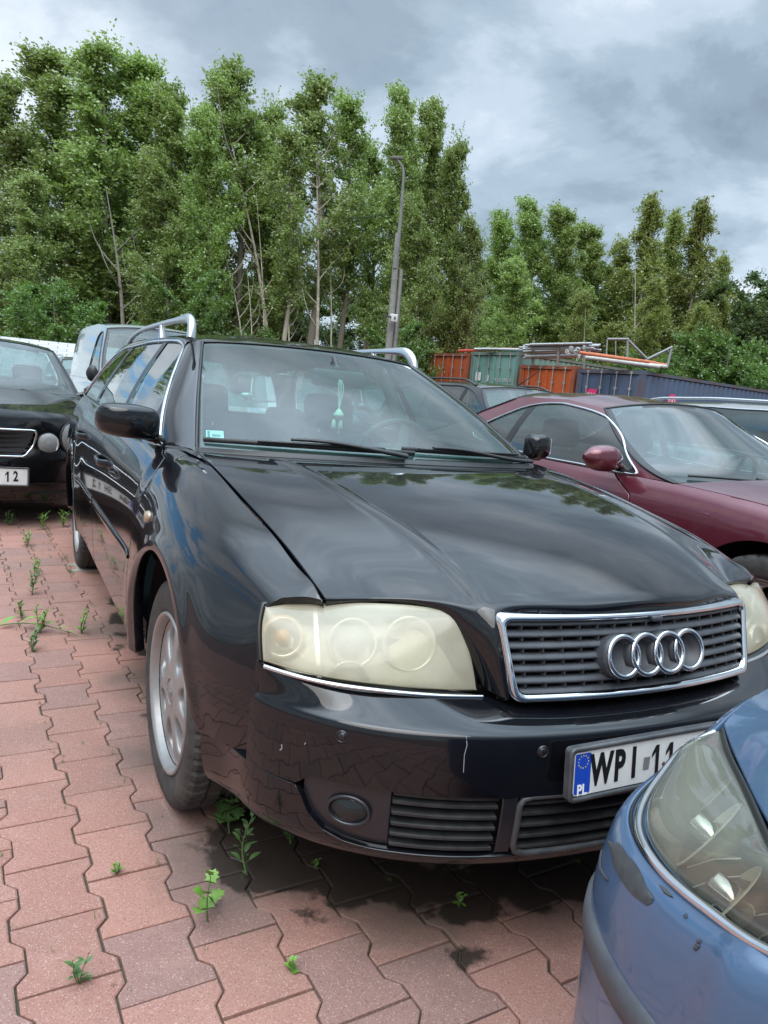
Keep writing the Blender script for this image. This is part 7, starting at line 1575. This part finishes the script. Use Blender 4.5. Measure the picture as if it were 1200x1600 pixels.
def whereis(px, py, d):
    z = 'at the left edge' if px < 60 else 'above the pale van' if px < 260 else 'above the black estate' if px < 560 else 'behind the street lamp' if px < 700 else 'right of the lamp' if px < 790 else 'above the orange containers' if px < 920 else 'above the blue container' if px < 1110 else 'at the right edge'
    hh = 'tallest crown' if py < 110 else 'tall crown' if py < 200 else 'middling crown' if py < 340 else 'lower crown'
    return z, hh
seen = {}
for i, (k, px, py, d, ws_) in enumerate(T):
    z, hh = whereis(px, py, d); lb = f'{side[k][i % 2]}, {hh} {z}'; seen[lb] = seen.get(lb, 0)+1
    if seen[lb] > 1: lb += f', {"standing farther back" if d > 34 else "standing nearer"}'; seen[lb] = seen.get(lb, 0)+1
    if seen.get(lb, 0) > 1: lb = lb.replace(' swept by the wind', '').replace('standing', 'still')
    tree(k, px, py, d, lb, ws_)
CNT = {}
def nth(k, z):
    CNT[(k, z)] = CNT.get((k, z), 0)+1; return ['first', 'second', 'third', 'fourth', 'fifth', 'sixth', 'seventh', 'eighth', 'ninth', 'tenth'][CNT[(k, z)]-1]
for i in range(24):     # dense far trees closing the view low down
    px = -10+i*54; d = 52+rt.uniform(-4, 6); top = 430+rt.uniform(-25, 30)
    if 540 < px < 620: top = 470
    tree('wood', px, top, d, f'{nth("w", whereis(px, 300, d)[0])} dark broad tree from the left, deep in the wood {whereis(px, 300, d)[0]}', 1.3)
for i in range(30):
    px = -20+i*43+rt.uniform(-12, 12); d = 27+rt.uniform(0, 4) if px < 640 else 33+rt.uniform(0, 5); top = (522 if px < 640 else 548)+rt.uniform(-28, 18)
    if 330 < px < 610 and i % 2: continue
    tree('shrub', px, top, d, f'{nth("s", whereis(px, 300, d)[0])} leafy shrub from the left in the undergrowth {whereis(px, 300, d)[0]}', 1.0)
tree('shrub', 85, 425, 25, 'large bright green shrub at the left between the saloon and the van', 1.1); tree('shrub', 20, 440, 26, 'bright shrub cut by the left edge', 1.1); tree('shrub', 150, 470, 26, 'green shrub just left above the van roof', 1.0); tree('shrub', 300, 420, 27, 'leafy bush over the roof rail of the black estate', 1.0)
tree('shrub', 1135, 500, 31, 'bright yellow-green bush behind the blue container', 1.1); tree('shrub', 1170, 540, 30, 'second yellow-green bush at the right end of the blue container', 1.2); tree('shrub', 1215, 555, 30, 'yellow-green bush cut by the right edge', 1.3)
# slim bare trunks standing in front of the crowns
for i, (px0, px1, py1, r, d) in enumerate([(437, 358, 210, .12, 30), (498, 494, 240, .11, 29), (382, 352, 400, .07, 29), (452, 446, 420, .06, 29), (520, 512, 330, .06, 30), (195, 165, 290, .13, 28), (222, 206, 360, .10, 29), (416, 400, 300, .06, 29), (395, 386, 420, .05, 28), (1000, 992, 350, .07, 40), (905, 915, 480, .05, 36)]):
    g = at_d(px0, 560, d); g = np.array([g[0], g[1], 0]); t_ = at_d(px1, py1, d+1); rr = random.Random(i); m_ = (g+t_)/2+np.array([rr.uniform(.1, .35), 0, 0]); root = empty('bare_tree', tuple(g), 0, ['pale crooked bare trunk forking high up, tallest of the thin ones', 'straight pale trunk above the middle of the roof', 'slanting thin trunk above the windscreen', 'short slim trunk between the two pale ones', 'slim trunk right of the straight pale one', 'thick dark trunk above the pale van', 'brown trunk right of the thick one above the van', 'thin upright trunk beside the crooked pale one', 'very thin leaning stem by the crooked trunk', 'white birch stem above the blue container', 'thin birch stem above the orange containers'][i], 'tree'); mb = MB(); tp = spl([np.zeros(3), m_-g, t_-g], 24); mb.tube(tp, np.linspace(r*.9, r*.12, 24), 8); tk_ = mb.build('trunk', M_BARKP if i not in (5, 6) else M_BARK, root)
    mb = MB()
    for k in range(9 if i < 5 else 5):
        p = tp[8+k*2 if 8+k*2 < 24 else 20]; sg = rr.choice((-1, 1)); ln = rr.uniform(.8, 2.0)*(r/.09); mb = MB(); mb.tube(spl([p, p+np.array([sg*ln*.28, ln*rr.uniform(-.3, .3), ln*.35]), p+np.array([sg*ln*rr.uniform(.35, .7), ln*rr.uniform(-.5, .5), ln*rr.uniform(.7, 1.2)])], 8), np.linspace(r*.3, r*.08, 8), 5); mb.build('branch', M_BARKP if i not in (5, 6) else M_BARK, tk_)
